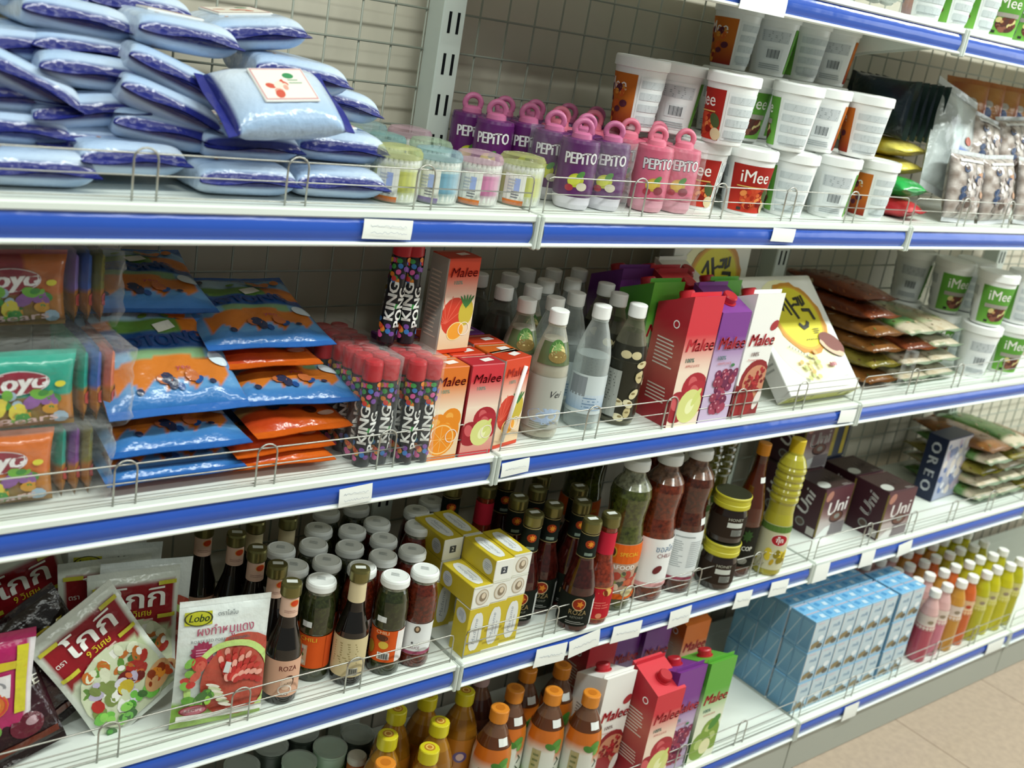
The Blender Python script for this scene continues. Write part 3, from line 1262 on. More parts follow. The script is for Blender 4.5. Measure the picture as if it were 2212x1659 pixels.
# ------------------------------------------------------------------ middle shelf (C): tall cartons and cake boxes
def relax(ps, r, ymin, ymax, fixed=(), keep=0, it=400):
    """push round things apart on the shelf until none touch; the first `keep` stay put"""
    rs = r if isinstance(r, (list, tuple)) else [r] * len(ps)
    for _ in range(it):
        for i, a in enumerate(ps):
            for j in range(i):
                b = ps[j]
                d = Vector((a.x - b.x, a.y - b.y))
                g = rs[i] + rs[j] + .0018 - d.length
                if g > 0:
                    d = d.normalized() if d.length > 1e-6 else Vector((1, 0))
                    wa, wb = (0 if i < keep else 1), (0 if j < keep else 1)
                    if wa + wb == 0:
                        continue
                    g /= wa + wb
                    a.x += d.x * g * wa; a.y += d.y * g * wa
                    b.x -= d.x * g * wb; b.y -= d.y * g * wb
            if i >= keep:
                for fx, fy, fr in fixed:
                    d = Vector((a.x - fx, a.y - fy))
                    g = rs[i] + fr + .0012 - d.length
                    if g > 0:
                        d = d.normalized()
                        a.x += d.x * g; a.y += d.y * g
                a.y = min(max(a.y, ymin + rs[i]), ymax - rs[i])
    return ps


BACK = GRID_Y - .012


def world_tree(o):
    """search tree over a thing's meshes as they stand"""
    from mathutils.bvhtree import BVHTree
    vs, fs = [], []

    def walk(x, mw):
        mw = mw @ x.matrix_parent_inverse @ x.matrix_basis if x is not o else x.matrix_basis
        if x.type == 'MESH':
            k = len(vs)
            vs.extend(mw @ v.co for v in x.data.vertices)
            fs.extend(tuple(k + i for i in p.vertices) for p in x.data.polygons)
        for c in x.children:
            walk(c, mw)
    walk(o, Matrix.Identity(4))
    return BVHTree.FromPolygons(vs, fs)


def settle(objs, fixed=(), step=(0, 0, .002), most=30):
    """place soft packs one after another: each is nudged along step until it clears those already placed"""
    done = [world_tree(o) for o in fixed]
    st = Vector(step)
    for o in objs:
        for k in range(most):
            t = world_tree(o)
            if not any(t.overlap(d) for d in done):
                break
            o.location += st
        done.append(world_tree(o))


def stand(o, p, rot=(0, 0, 0)):
    o.location = p
    o.rotation_euler = rot
    return o


CART = {}


def put_carton(kind, lv, p, flip, label, yaw=0.0):
    if kind not in CART:
        CART[kind] = big_carton(kind, label)
        o = CART[kind]
    else:
        o = dup(CART[kind], label=label)
    return stand(o, p, (0, 0, (pi if flip else 0) + yaw))


def front_of(lv, k, x, y, d):
    """box whose front bottom edge middle is seen there; d = depth of the box"""
    p = base(lv, k, x, y)
    p.y += d / 2
    return p


put_carton('apple', 'C', front_of('C', '6', 328, 1015, .072), True, 'red apple juice carton standing front left of the carton group, middle shelf')
put_carton('grape', 'C', front_of('C', '6', 497, 990, .072), False, 'purple grape juice carton between the red and the white one, middle shelf')
put_carton('pomegranate', 'C', front_of('C', '6', 662, 962, .072), True, 'white and dark red pomegranate juice carton beside the leaning cake box')
_p = CART['apple'].location
put_carton('guava', 'C', Vector((_p.x - .012, _p.y + .080, _p.z)), True, 'green juice carton directly behind the red apple carton, middle shelf')
put_carton('apple', 'C', Vector((_p.x + .064, _p.y + .082, _p.z)), False, 'red juice carton behind the purple grape carton, middle shelf')
put_carton('guava', 'C', Vector((_p.x + .140, _p.y + .084, _p.z)), True, 'green juice carton behind the white pomegranate carton, middle shelf')
put_carton('grape', 'C', Vector((_p.x - .005, _p.y + .162, _p.z)), True, 'purple juice carton at the back left of the carton group, middle shelf')
put_carton('apple', 'C', Vector((_p.x + .069, _p.y + .160, _p.z)), True, 'red juice carton in the back row beside the purple one, middle shelf')
put_carton('pomegranate', 'C', Vector((_p.x + .144, _p.y + .160, _p.z)), False, 'juice carton with red cap in the back row under the pale box, middle shelf')

# lower cartons on the bottom shelf
_h = Vector((0, .037, 0))
put_carton('pomegranate', 'E', topat('E', 'f', 705, 757, .226) + _h, True, 'white pomegranate juice carton behind the orange-capped tea bottles, bottom shelf')
put_carton('apple', 'E', topat('E', 'f', 1115, 838, .196) + _h + Vector((-.010, -.022, 0)), False, 'red apple juice carton at the front of the bottom shelf, cap facing out')
put_carton('grape', 'E', topat('E', 'f', 1365, 700, .226) + _h, True, 'purple juice carton right of the red apple one, bottom shelf')
put_carton('guava', 'E', topat('E', 'f', 1645, 618, .226) + _h, True, 'bright green juice carton right of the purple one, bottom shelf')
_r = [o for o in bpy.data.objects if o.get('label', '').startswith('red apple juice carton at the front')][0].location
for kind, dx, dy, flip, lab in (
        ('apple', -.012, .170, True, 'red juice carton behind the white pomegranate one, bottom shelf'),
        ('grape', .063, .178, True, 'dark purple carton in the second row behind the red apple one, bottom shelf'),
        ('grape', .139, .168, False, 'purple carton with red cap behind the front purple one, bottom shelf'),
        ('orange', .236, .150, False, 'orange juice carton with red cap behind the green one, bottom shelf'),
        ('apple', .150, .252, True, 'red carton at the very back under the shelf edge, bottom shelf'),
        ('guava', .272, .232, True, 'green juice carton at the back beside the blue milk cartons, bottom shelf'),
        ('orange', .262, .300, True, 'orange juice carton in the far back corner by the blue milk cartons')):
    put_carton(kind, 'E', Vector((_r.x + dx, _r.y + dy, _r.z)), flip, lab)

# small cartons
SC_ = {}


def put_small(kind, p, label, straw=False, yaw=0, rot=None):
    key = (kind, straw)
    if key not in SC_:
        SC_[key] = small_carton(kind, label, straw)
        o = SC_[key]
    else:
        o = dup(SC_[key], label=label)
    return stand(o, p, rot or (0, 0, yaw))


_f = front_of('C', '5', 757, 1345, .038)
rows = [('orange', 0, 0, 'orange juice carton in front, beside the candy tube packs'),
        ('apple', .062, 0, 'red apple juice carton in front, beside the small orange one'),
        ('orange', -.004, .041, 'small orange carton in the second row behind the front orange one'),
        ('mixed', .057, .041, 'small red-topped carton in the second row behind the front apple one'),
        ('mixed', -.006, .082, 'small red-topped carton in the third row from the front, left column'),
        ('apple', .054, .082, 'small carton in the third row from the front, right column'),
        ('grape', -.004, .123, 'small purple-topped carton at the back left, under the standing carton'),
        ('mixed', .055, .123, 'small red carton at the back, under the standing carton'),
        ('orange', .122, .040, 'small orange-topped carton right behind the one with a straw'),
        ('mixed', .124, .082, 'small red-topped carton two places behind the one with a straw'),
        ('grape', .118, .124, 'small purple carton at the back right, beside the clear bottles')]
for kind, dx, dy, lab in rows:
    put_small(kind, Vector((_f.x + dx, _f.y + dy, _f.z)), 'small ' + lab if not lab.startswith('small') else lab)
_q = front_of('C', '5', 1160, 1285, .038)
put_small('mixed', _q + Vector((.005, .012, 0)), 'small carton with a white straw at the front, turned a little', True, radians(12))
put_small('mixed', Vector((_f.x + .030, _f.y + .050, _f.z + .1385)), 'small orange-red carton standing upright on top of the other cartons', False, radians(4))


# cake boxes
def cake_box(label):
    w, h, d = .225, .25, .036
    t = thing('cake_box', label, 'cake box', group='flat cake boxes leaning on the middle shelf')
    m = MB()
    m.box(-w / 2, 0, 0, w / 2, d, h, 'efefe8', 'card', .0015, {'-x': 'b9bab6', '-z': 'c9c8a8'})
    A = Art(m, plane((-.004, 0, .012), (1.1, 0, 0), (0, 0, 1.02)), 'card')
    A.blob(.0, .118, .090, .108, 'f4f1c4', 0, 24)
    A = Art(m, plane((.020, 0, .012), (1.1, 0, 0), (0, 0, 1.02)), 'card', .0012)
    A.blob(-.005, .142, .071, .077, 'c98a28', .1, 36, lambda a: 1 + .025 * sin(11 * a) + .02 * sin(17 * a))
    A.blob(-.006, .143, .0635, .069, 'd9a92c', .1, 30)
    A.blob(-.006, .144, .059, .064, 'dfd32a', .1, 30)
    k = '26261c'
    A.line([(-.040, .160), (-.031, .180), (-.024, .158)], .0065, k)
    A.line([(-.030, .175), (-.022, .150)], .006, k)
    A.line([(-.020, .186), (-.006, .142)], .0075, k)
    A.line([(-.013, .166), (-.002, .171)], .005, k)
    A.line([(.002, .182), (.012, .184), (.011, .170), (.001, .170)], .0058, k)
    A.line([(.018, .186), (.019, .168), (.027, .172), (.026, .188)], .0055, k)
    A.line([(.014, .158), (.033, .157), (.037, .138)], .0072, k)
    A.line([(-.012, .128), (-.005, .120), (.007, .124), (.012, .131)], .0080, k)
    for i in range(7):
        A.line([(-.012 + i * .006, .094 + (i % 2) * .001), (-.009 + i * .006, .096)], .0016, '6a6420')
    A.lines(.026, .112, .018, .012, 3, '6a6420', 2)
    A.blob(.052, .082, .033, .022, '5a2a22', -.55, 24)
    A.blob(.048, .074, .032, .012, 'd8b89a', -.55, 20)
    A.blob(.052, .0835, .0325, .0205, '7a3a2e', -.55, 24, lambda a: 1 if sin(a) > -.35 else .72)
    for i in range(9):
        A.line([(-.072 + i * .006, .082 - i * .0035), (-.068 + i * .006, .086 - i * .0035)], .0018, '5a6a70')
    R = random.Random(3)
    for i in range(16):
        A.blob(-.066 + R.uniform(0, .06), .05 - R.uniform(-.02, .035), .006, .0045, R.choice(['d8a85a', 'e2c27a', 'c9c878', 'b9c070']), R.uniform(0, 3), 10, rings=1)
    for x, c in ((.020, '8a3a3a'), (.027, 'a8606a'), (.033, 'c98a8a')):
        A.blob(x, .040, .004, .0045, c)
    A.lines(.058, .016, .016, .006, 2, '9a9aa0', 2)
    A = Art(m, plane((-w / 2, 0, 0), (0, -1, 0), (0, 0, 1)), 'card')
    A.lines(-d / 2, .13, d * .7, .15, 14, '8c8d8a', 3)
    A = Art(m, plane((0, 0, 0), (1, 0, 0), (0, 1, 0), (0, 0, -1)), 'card')
    A.rect(0, d / 2, w * .96, d * .7, 'b6b45a')
    A.scatter(0, d / 2, w * .9, d * .5, 16, ['8c8a3a', 'cac98a', '6f6a34'], .008, 4)
    m.build('carton_body', t)
    m = MB()
    m.box(-w / 2 + .004, .0005, h - .0004, w / 2 - .004, d - .001, h + .0009, 'dcdcd4', 'card', .0004)
    m.build('end_flap', t)
    return t


_cb = cake_box('white cake box with a big yellow seal leaning back at the shelf front')
_cc = base('C', '6', 1092, 872)
_lean = 46
_cb.rotation_euler = (radians(-_lean), 0, radians(1))
_cb.location = (.800, .014, SZ['C'] + .001 + .036 * sin(radians(_lean)))
_cb2 = dup(_cb, (.66, .235, SZ['C'] + .022), (radians(-2), 0, radians(1)), 'second cake box propped up behind the juice cartons, only its top showing')

# clear bottles
WB = {}
wb = [('coconut', 'b', 1430, 1225, 'clear bottle nearest the front, fruit picture on its shoulder'),
      ('water', 'b', 1690, 1165, 'clear water bottle with pale blue label, second from the front carton'),
      ('cashew', 'b', 1890, 1125, 'bottle with cashew picture label beside the red apple carton'),
      ('dark', 't', 955, 275, 'clear bottle leftmost in the row behind the standing juice carton'),
      ('dark', 't', 1165, 275, 'clear bottle second from left in the row behind the small cartons'),
      ('coconut', 't', 1262, 352, 'clear bottle just left of the front wrapped bottle'),
      ('coconut', 't', 1362, 262, 'clear bottle in the second row, behind and between the front two'),
      ('water', 't', 1452, 345, 'clear bottle directly behind the wrapped front bottle'),
      ('water', 't', 1478, 233, 'clear bottle in the third row, left of centre'),
      ('water', 't', 1610, 315, 'clear bottle behind the water bottle, left of it'),
      ('water', 't', 1657, 230, 'clear bottle in the third row, right of centre'),
      ('cashew', 't', 1842, 238, 'bottle in the back row left of the purple carton'),
      ('cashew', 't', 1878, 282, 'dark-labelled bottle just behind the cashew bottle'),
      ('dark', 't', 1020, 205, 'bottle in the last row, leftmost white cap in shade'),
      ('water', 't', 1215, 200, 'bottle in the last row, second white cap in shade'),
      ('water', 't', 1352, 178, 'bottle in the last row, third white cap in shade'),
      ('water', 't', 1530, 182, 'bottle in the last row, fourth white cap in shade'),
      ('water', 't', 1712, 176, 'bottle in the last row, fifth white cap in shade')]
_ps = []
for kind, how, x, y, lab in wb:
    p = base('C', '5', x, y) if how == 'b' else topat('C', '5', x, y, .200)
    if how == 'b':
        p.y += .028
    _ps.append(p)
_fx = [(o.location.x, o.location.y, .043) for o in bpy.data.objects if o.name.startswith(('small_juice_carton', 'juice_carton')) and o.parent is None and abs(o.location.z - SZ['C']) < .01]
relax(_ps, .0287, .02, BACK, _fx, 0)
for p, (kind, how, x, y, lab) in zip(_ps, wb):
    if kind not in WB:
        WB[kind] = water_bottle(kind, lab)
        o = WB[kind]
    else:
        o = dup(WB[kind], label=lab)
    stand(o, p, (0, 0, radians(-30)))
    o.scale = (.95, .95, .94)


# candy tubes
def candy_tube(parent, x, y, ang, tname='candy_tube', label=None):
    m = MB()
    R_ = .0118
    cols = ['d8392e', 'e0b22e', '3f9a4a', '7a4aa0', 'd85a9a', 'e8862a', '3a7ac0']
    m.lathe([(R_ * .96, 0, '1a1a20'), (R_, .002), (R_, .118), (R_, .122)], 20, 'sleeve', '1a1a20')
    R = random.Random(5)
    A = Art(m, drum(R_), 'sleeve', .0003, .00002)
    for k in range(80):
        z = R.choice([R.uniform(.088, .118), R.uniform(.090, .118), R.uniform(.002, .026), R.uniform(.03, .09)])
        u = R.uniform(-.036, .036)
        if .03 < z < .088 and abs((u + .0075) % .03 - .015) > .006:
            continue
        A.blob(u, z, .0034, .0038, R.choice(cols), R.uniform(0, 3), 8, rings=1)
    for u in (0, .037):
        A.text('KING', u - .0045, .060, .0165, 'f2f2ee', pi / 2, .05, width=.052)
        A.text('PONG', u + .0085, .052, .0155, 'f2f2ee', pi / 2, .05, width=.054)
    o = m.build(tname, parent, (x, y, 0), label)
    o.rotation_euler = (0, 0, ang)
    m = MB()
    m.lathe([(R_ * 1.02, .121, 'b81c28'), (R_ * 1.1, .1225), (R_ * 1.1, .144), (R_ * 1.0, .1475), (R_ * .6, .149), (.0001, .149)], 20, 'plastic', 'b81c28')
    c = m.build('cap', o if parent is not None else o)
    return o


def wrap_sleeve(t, x0, y0, x1, y1, h, r=.012, puff=.001, seed=1, top=True):
    """thin clear film pulled round a bundle"""
    R = random.Random(seed)
    m = MB()
    pts = []
    for cx, cy, a0 in ((x1 - r, y0 + r, -pi / 2), (x1 - r, y1 - r, 0), (x0 + r, y1 - r, pi / 2), (x0 + r, y0 + r, pi)):
        for k in range(5):
            a = a0 + k * pi / 8
            pts.append((cx + (r + puff) * cos(a), cy + (r + puff) * sin(a)))
    n = len(pts)
    nz = 9
    vs = []
    for j in range(nz + 1):
        for i in range(n):
            q = R.uniform(0, .0018)
            cx, cy = (x0 + x1) / 2, (y0 + y1) / 2
            f = 1 + q / .03 if j not in (0,) else 1
            z = h * j / nz
            s = 1.0 if j < nz else (.99 if top else 1.0)
            vs.append((cx + (pts[i][0] - cx) * f * s, cy + (pts[i][1] - cy) * f * s, z + (0.002 if j == nz else 0)))
    fs = [(j * n + i, j * n + (i + 1) % n, (j + 1) * n + (i + 1) % n, (j + 1) * n + i) for j in range(nz) for i in range(n)]
    if top:
        fs.append(tuple(range(nz * n, nz * n + n)))
    m.mesh(vs, fs, lin('ffffff'), 'wrap', True)
    return m.build('clear_wrap', t)


def tube_pack(label, nx, ny, bar=True):
    t = thing('candy_tube_pack', label, 'candy pack', group='wrapped packs of candy tubes')
    p = .0262
    for i in range(nx):
        for j in range(ny):
            candy_tube(t, i * p, j * p, radians(-20 + 25 * ((i + j) % 2)))
    wrap_sleeve(t, -.0135, -.0135, (nx - 1) * p + .0135, (ny - 1) * p + .0135, .150)
    return t


_tp = base('C', '5', 345, 1385)
tube_pack('wrapped pack of black candy tubes with red caps, nearest the orange bags', 2, 4).location = (_tp.x - .010, _tp.y + .012, SZ['C'])
tube_pack('wrapped pack of candy tubes with a small white card on its caps', 2, 3).location = (_tp.x + .052, _tp.y + .002, SZ['C'])
tube_pack('wrapped candy tube pack pushed to the back behind the front pack', 3, 3).location = (_tp.x - .030, .125, SZ['C'])
for dx, dy, lean, lab in ((.022, .058, 3, 'single candy tube with red cap standing on the packs, left one'), (.050, .052, -2, 'single candy tube with red cap standing on the packs, right one')):
    o = candy_tube(None, 0, 0, 0, 'candy_tube_single')
    o.location = (_tp.x + dx + .012, _tp.y + dy, SZ['C'] + .1555)
    o.rotation_euler = (0, radians(lean), radians(-20))
    tag(o, lab, 'candy tube', 'loose candy tubes')
    o.name = 'candy_tube'


# ------------------------------------------------------------------ lower shelf (D): sauces and jars
def sauce_bottle(kind, label, group):
    """long-necked sauce bottle with a gold cap; kind: soy, soyback, ketchup, chili"""
    if kind.startswith('soy'):
        pr = [(.026, 0), (.0295, .004), (.0300, .010), (.0300, .084), (.0285, .097), (.0225, .115), (.0175, .130), (.0150, .145), (.0142, .186), (.0140, .190)]
        liq, H = '120c09', .190
    else:
        pr = [(.027, 0), (.0300, .004), (.0305, .010), (.0305, .062), (.0290, .082), (.0245, .099), (.0195, .113), (.0165, .128), (.0160, .172), (.0150, .182), (.0150, .186)]
        liq, H = ('3a100c' if kind != 'chili' else '7a2a16'), .186
    t = thing('sauce_bottle', label, 'sauce bottle', group=group)
    rf = prof_r(pr)
    m = MB()
    m.lathe([(r, z, liq) for r, z in pr], 30, 'dark' if kind.startswith('soy') else 'jar', liq)
    m.build('bottle_body', t)
    m = MB()
    if kind == 'soy':
        def d(A, w, h):
            A.text('ROZA', .004, h * .28, .012, '6a2a22', bold=.01, width=.030)
            A.blob(.006, -h * .1, .010, .013, '4a2a20', -.5)
            A.blob(.004, -h * .12, .010, .012, 'e0c0a8', -.5)
            A.ring(.002, -h * .3, .012, .009, .2, 'f0e6dc')
            A.text('SAUCE', 0, -h * .43, .0055, '5a3a30')
            A.rect(-w * .4, 0, w * .03, h * .9, 'b08a70')
        pic_label(m, rf, .016, .080, 4.4, 'd8a98e', 'paper', d, .35)

        def d2(A, w, h):
            A.blob(.004, h * .12, .0075, .005, 'c8421e')
            A.ring(.004, h * .12, .0085, .006, .15, 'e0a050')
            A.lines(0, -h * .25, w * .3, h * .15, 2, 'b08878')
        m.build('body_label', t); m = MB()
        pic_label(m, rf, .148, .186, 5.6, 'deb9a4', 'paper', d2, .5)
    elif kind == 'soyback':
        def d(A, w, h):
            A.lines(-w * .05, .008, w * .35, h * .55, 9, '9a8a5c', 5)
            A.rect(.010, -h * .36, .018, h * .2, 'e8e4d4')
            for q in range(9):
                A.rect(.003 + q * .0018, -h * .36, .0008 + .0006 * (q % 2), h * .17, '2a2a28')
            A.blob(-w * .42, .01, .004, h * .3, '5a1a1a')
        pic_label(m, rf, .018, .088, 4.4, 'cdbd92', 'paper', d, .1)
        m.build('body_label', t); m = MB()
        pic_label(m, rf, .146, .180, 5.6, 'd8c8a0', 'paper', None, .3)
    elif kind == 'ketchup':
        def d(A, w, h):
            A.blob(0, h * .24, .0125, .0115, 'd8c090')
            A.blob(0, h * .24, .0112, .0102, '8e2c16')
            A.star(.002, h * .24, .007, 'd8862a', 5, .5)
            A.text('ROZA', 0, -h * .04, .0125, 'a08a5e', width=.032)
            A.text('KETCHUP', 0, -h * .2, .0055, '8a8a80')
            A.lines(0, -h * .38, w * .3, h * .12, 2, '9a9a94')
            A.rect(w * .32, -.004, w * .16, h * .86, 'd9dcd8')
        pic_label(m, rf, .012, .068, 4.0, '11160f', 'paper', d, -.15)

        def d2(A, w, h):
            A.blob(0, h * .1, .0085, .0075, 'a03a18')
            A.star(.001, h * .1, .006, 'e0922e', 7, .5)
            A.rect(0, -h * .32, .014, h * .12, '7a8a7e')
            A.rect(0, h * .47, w, h * .03, '9a8a5a')
            A.rect(0, -h * .47, w, h * .03, '9a8a5a')
        m.build('body_label', t); m = MB()
        pic_label(m, rf, .132, .176, 5.8, '131a14', 'paper', d2, -.1)
    else:
        def d(A, w, h):
            A.rect(0, 0, w * .96, h * .96, 'b31c28')
            A.blob(.008, h * .36, .010, .007, 'd8b060')
            A.blob(.004, h * .34, .004, .007, '7a2a14', .5)
            A.blob(-.002, -h * .38, .006, .005, 'd88a6a')
            A.lines(0, -h * .05, w * .5, h * .25, 3, 'd86a60')
        pic_label(m, rf, .012, .072, 2.2, 'c8a860', 'paper', d, .15)
        m.build('body_label', t); m = MB()
        pic_label(m, rf, .128, .168, 5.8, 'c4243a', 'paper', None, .1)
    m.build('neck_label', t)
    gold = '7d7748'
    m = MB()
    r = .0178
    m.lathe([(r * .95, H - .009, gold), (r, H - .007), (r, H + .008), (r * .93, H + .0115), (r * .8, H + .012), (.0001, H + .012)], 26, 'metal', gold)
    m.build('gold_cap', t)
    m = MB()
    A = Art(m, plane((0, 0, H + .012), (1, 0, 0), (0, 1, 0)), 'paper', .0002)
    A.rect(0, .001, .018, .010, 'cfd2cc', .25)
    m.build('price_sticker', t)
    return t


def sauce_jar(kind, label):
    """squat glass jar with a white lid: green or red sauce"""
    pr = [(.026, 0), (.0295, .003), (.0305, .008), (.0305, .022), (.0290, .026), (.0290, .082), (.0308, .087), (.0308, .118), (.0290, .134), (.0252, .147), (.0225, .152), (.0225, .162)]
    liq = {'green': '30351a', 'red': '581c0e', 'greenback': '2c3218'}[kind]
    t = thing('sauce_jar', label, 'sauce jar', group='white-lidded sauce jars')
    rf = prof_r(pr)
    m = MB()
    m.lathe([(r, z, liq if z < .15 else '8f9484') for r, z in pr], 30, 'jar', liq)
    m.build('jar_body', t)
    m = MB()
    if kind == 'red':
        def d(A, w, h):
            A.blob(.010, h * .32, .006, .0065, '5a4a38')
            A.blob(.010, h * .33, .003, .004, 'c8a888')
            A.lines(-w * .22, h * .2, w * .22, h * .5, 8, '9aa4aa', 2)
            A.text('SAUCE', .008, -h * .28, .007, '8a5a66')
            A.rect(0, -h * .44, w, h * .1, 'a0506a')
            A.blob(.004, -h * .12, .002, .002, '555555')
        pic_label(m, rf, .0255, .084, 4.2, 'e6e8e8', 'paper', d, -.25)
    else:
        def d(A, w, h):
            if kind == 'green':
                A.rect(-w * .14, -h * .12, w * .28, h * .62, 'd8b89a')
                A.scatter(-w * .14, -h * .1, w * .2, h * .35, 12, ['8a3a4a', 'b86a6a', 'e2d8c8', '6a7a3a'], .006, 3)
                A.rect(-w * .14, h * .12, w * .24, h * .1, 'd9d4cc')
                A.blob(-w * .12, -h * .32, .012, .005, 'e6e6de')
                A.text('CHILI', .0, h * .38, .010, 'e8c23a', width=.03)
                A.rect(w * .36, 0, w * .2, h, 'd8541e')
            else:
                A.rect(w * .36, 0, w * .26, h * .98, 'e8e4e0')
                A.rect(.004, h * .22, .020, h * .2, 'c2562a')
                A.blob(.0, h * .26, .011, .006, '5a3422')
                A.blob(.004, h * .04, .009, .007, 'd8b84a')
                A.text('CHILI', 0, h * .42, .008, 'f0d8b0', width=.024)
                A.rect(.006, -h * .3, .022, h * .22, 'ecebe6')
                for q in range(9):
                    A.rect(-.002 + q * .002, -h * .3, .0008 + .0007 * (q % 2), h * .18, '2a2a2a')
                A.blob(-.02, -h * .1, .008, .012, 'a8842a')
        pic_label(m, rf, .0255, .084, 4.2, 'd9581c', 'paper', d, -.25)
    m.build('paper_label', t)
    if kind != 'red':
        m = MB()
        A = Art(m, drum(rf, -.35), 'paper', .0008)
        A.rect(-.002, .104, .018, .010, 'e8eae8')
        m.build('price_sticker', t)
    m = MB()
    r = .0268
    m.lathe([(r * .96, .1575, 'e9ece9'), (r, .159), (r, .167), (r * .95, .1705), (r * .86, .172), (r * .8, .1712), (.0001, .1712)], 30, 'plastic', 'e9ece9')
    A = Art(m, plane((0, 0, .1712), (1, 0, 0), (0, 1, 0)), 'plastic', .0003)
    A.lines(.0, .003, .018, .012, 4, 'a4aaa8', 3)
    m.build('lid', t, label='white metal lid')
    return t


PROTO = {}


def put(key, make, label, p, rz=0.0, rx=0.0, ry=0.0, size=None):
    if key not in PROTO:
        PROTO[key] = make(label)
        o = PROTO[key]
        if size:
            o.scale = size
    else:
        o = dup(PROTO[key], label=label)
    return stand(o, p, (rx, ry, rz))


_FACE = radians(-38)                 # labels turned towards the aisle end
soy = [('soy', 'i', 255, 1555, 0, 'dark sauce bottle with pink label, nearest the front left by the white sachet'),
       ('soyback', 'i', 955, 1375, 0, 'dark sauce bottle with cream label between the two green jars'),
       ('soy', 'h', 1130, 830, 1, 'dark sauce bottle directly behind the front pink-label one'),
       ('soy', 'h', 870, 640, 1, 'dark sauce bottle third in the left column, orange emblem on its neck'),
       ('soy', 'h', 690, 460, 1, 'dark sauce bottle fourth in the left column beside the white sachets'),
       ('soyback', 'h', 1290, 230, 1, 'dark sauce bottle far back under the shelf edge, cream neck label'),
       ('soyback', 'h', 900, 330, 1, 'dark sauce bottle in shade behind the left column, cream neck label'),
       ('soy', 'h', 260, 350, 1, 'dark sauce bottle at the back left, mostly hidden by the white sachets')]
jars = [('greenback', 'i', 1370, 1295, 0, 'green sauce jar with orange and white label, in front between dark bottle and red jar'),
        ('green', 'i', 618, 1315, 0, 'green sauce jar with orange picture label just right of the front pink-label bottle'),
        ('red', 'i', 1752, 1225, 0, 'red sauce jar with white label in front beside the yellow boxes'),
        ('green', 'b', 528, 520, 1, 'white-lidded jar directly behind the front left green jar'),
        ('green', 'b', 265, 555, 1, 'white-lidded jar partly hidden by the second gold cap, left'),
        ('green', 'b', 158, 425, 1, 'white-lidded jar at the left edge beside the gold-capped bottles'),
        ('green', 'b', 395, 397, 1, 'white-lidded jar second in the left jar column, third row'),
        ('green', 'b', 438, 278, 1, 'white-lidded jar in the left jar column, fourth row'),
        ('green', 'b', 680, 408, 1, 'white-lidded jar in the middle column, third row'),
        ('green', 'b', 688, 285, 1, 'white-lidded jar in the middle column, fourth row'),
        ('red', 'b', 782, 575, 1, 'white-lidded jar half hidden behind the cream-label bottle'),
        ('red', 'b', 925, 478, 1, 'white-lidded jar behind the front orange and white label jar'),
        ('red', 'b', 933, 352, 1, 'white-lidded jar second behind the front orange and white label jar'),
        ('red', 'b', 880, 230, 1, 'white-lidded jar just in front of the grey upright post'),
        ('red', 'b', 1147, 436, 1, 'white-lidded red jar directly behind the front red jar'),
        ('red', 'b', 1190, 252, 1, 'white-lidded jar third from the front in the right column'),
        ('red', 'b', 1185, 138, 1, 'white-lidded jar fourth from the front in the right column'),
        ('red', 'b', 1282, 72, 1, 'white-lidded jar farthest back, above the yellow boxes'),
        ('green', 'b', 728, 112, 1, 'white-lidded jar cut off by the blue strip, above the middle column'),
        ('green', 'b', 505, 150, 1, 'white-lidded jar cut off by the blue strip, above the left column')]
_all, _rad = [], []
for k, fr, x, y, top, lab in soy:
    _all.append(topat('D', fr, x, y, .182) if top else base('D', fr, x, y) + Vector((0, .012, 0)))
for k, fr, x, y, top, lab in jars:
    _all.append(topat('D', fr, x, y, .156) if top else base('D', fr, x, y) + Vector((0, .012, 0)))
relax(_all, [.0248] * len(soy) + [.0252] * len(jars), .018, BACK, [], 0)
for (k, fr, x, y, top, lab), p in zip(soy, _all):
    put('soy' + k, lambda l, k=k: sauce_bottle(k, l, 'gold-capped dark sauce bottles'), lab, p, _FACE, size=(.81, .81, .9))
for (k, fr, x, y, top, lab), p in zip(jars, _all[len(soy):]):
    put('jar' + k, lambda l, k=k: sauce_jar(k, l), lab, p, _FACE, size=(.81, .81, .91))

ket = [('ketchup', 'k', 720, 1560, 0, 'black-label red sauce bottle in front with a blank white label panel'),
       ('chili', 'k', 960, 1470, 0, 'red-label chili sauce bottle in front beside the tall green bottle'),
       ('ketchup', 'c', 622, 400, 1, 'black-label sauce bottle behind and left of the front one'),
       ('ketchup', 'c', 458, 432, 1, 'black-label sauce bottle just behind the yellow boxes'),
       ('ketchup', 'c', 815, 386, 1, 'gold-capped sauce bottle directly behind the front black-label bottle'),
       ('ketchup', 'c', 437, 352, 1, 'gold-capped sauce bottle second behind the yellow boxes'),
       ('ketchup', 'c', 792, 300, 1, 'gold-capped sauce bottle third behind the front black-label bottle'),
       ('chili', 'c', 247, 345, 1, 'sauce bottle with bright red neck label behind the yellow boxes, left'),
       ('ketchup', 'c', 522, 300, 1, 'gold-capped sauce bottle in shade in the fourth row, centre'),
       ('ketchup', 'c', 570, 236, 1, 'gold-capped sauce bottle in the last row, cut by the blue strip'),
       ('ketchup', 'c', 333, 280, 1, 'gold-capped sauce bottle in shade, right of the red-necked one'),
       ('ketchup', 'c', 140, 300, 1, 'gold-capped sauce bottle at the back left of its group, in shade')]
tall = [('green', 'c', 1040, 1030, 'tall green sauce bottle with white cap and orange label'),
        ('white', 'c', 1205, 955, 'tall red sauce bottle behind the tall green one, white label'),
        ('back', 'c', 1385, 918, 'tall brown sauce bottle turned to show its white text label')]
_kp = [topat('D', fr, x, y, .198) if top else base('D', fr, x, y) + Vector((0, .010, 0)) for k, fr, x, y, top, lab in ket]
_tp2 = [base('D', fr, x, y) + Vector((0, .014, 0)) for k, fr, x, y, lab in tall]
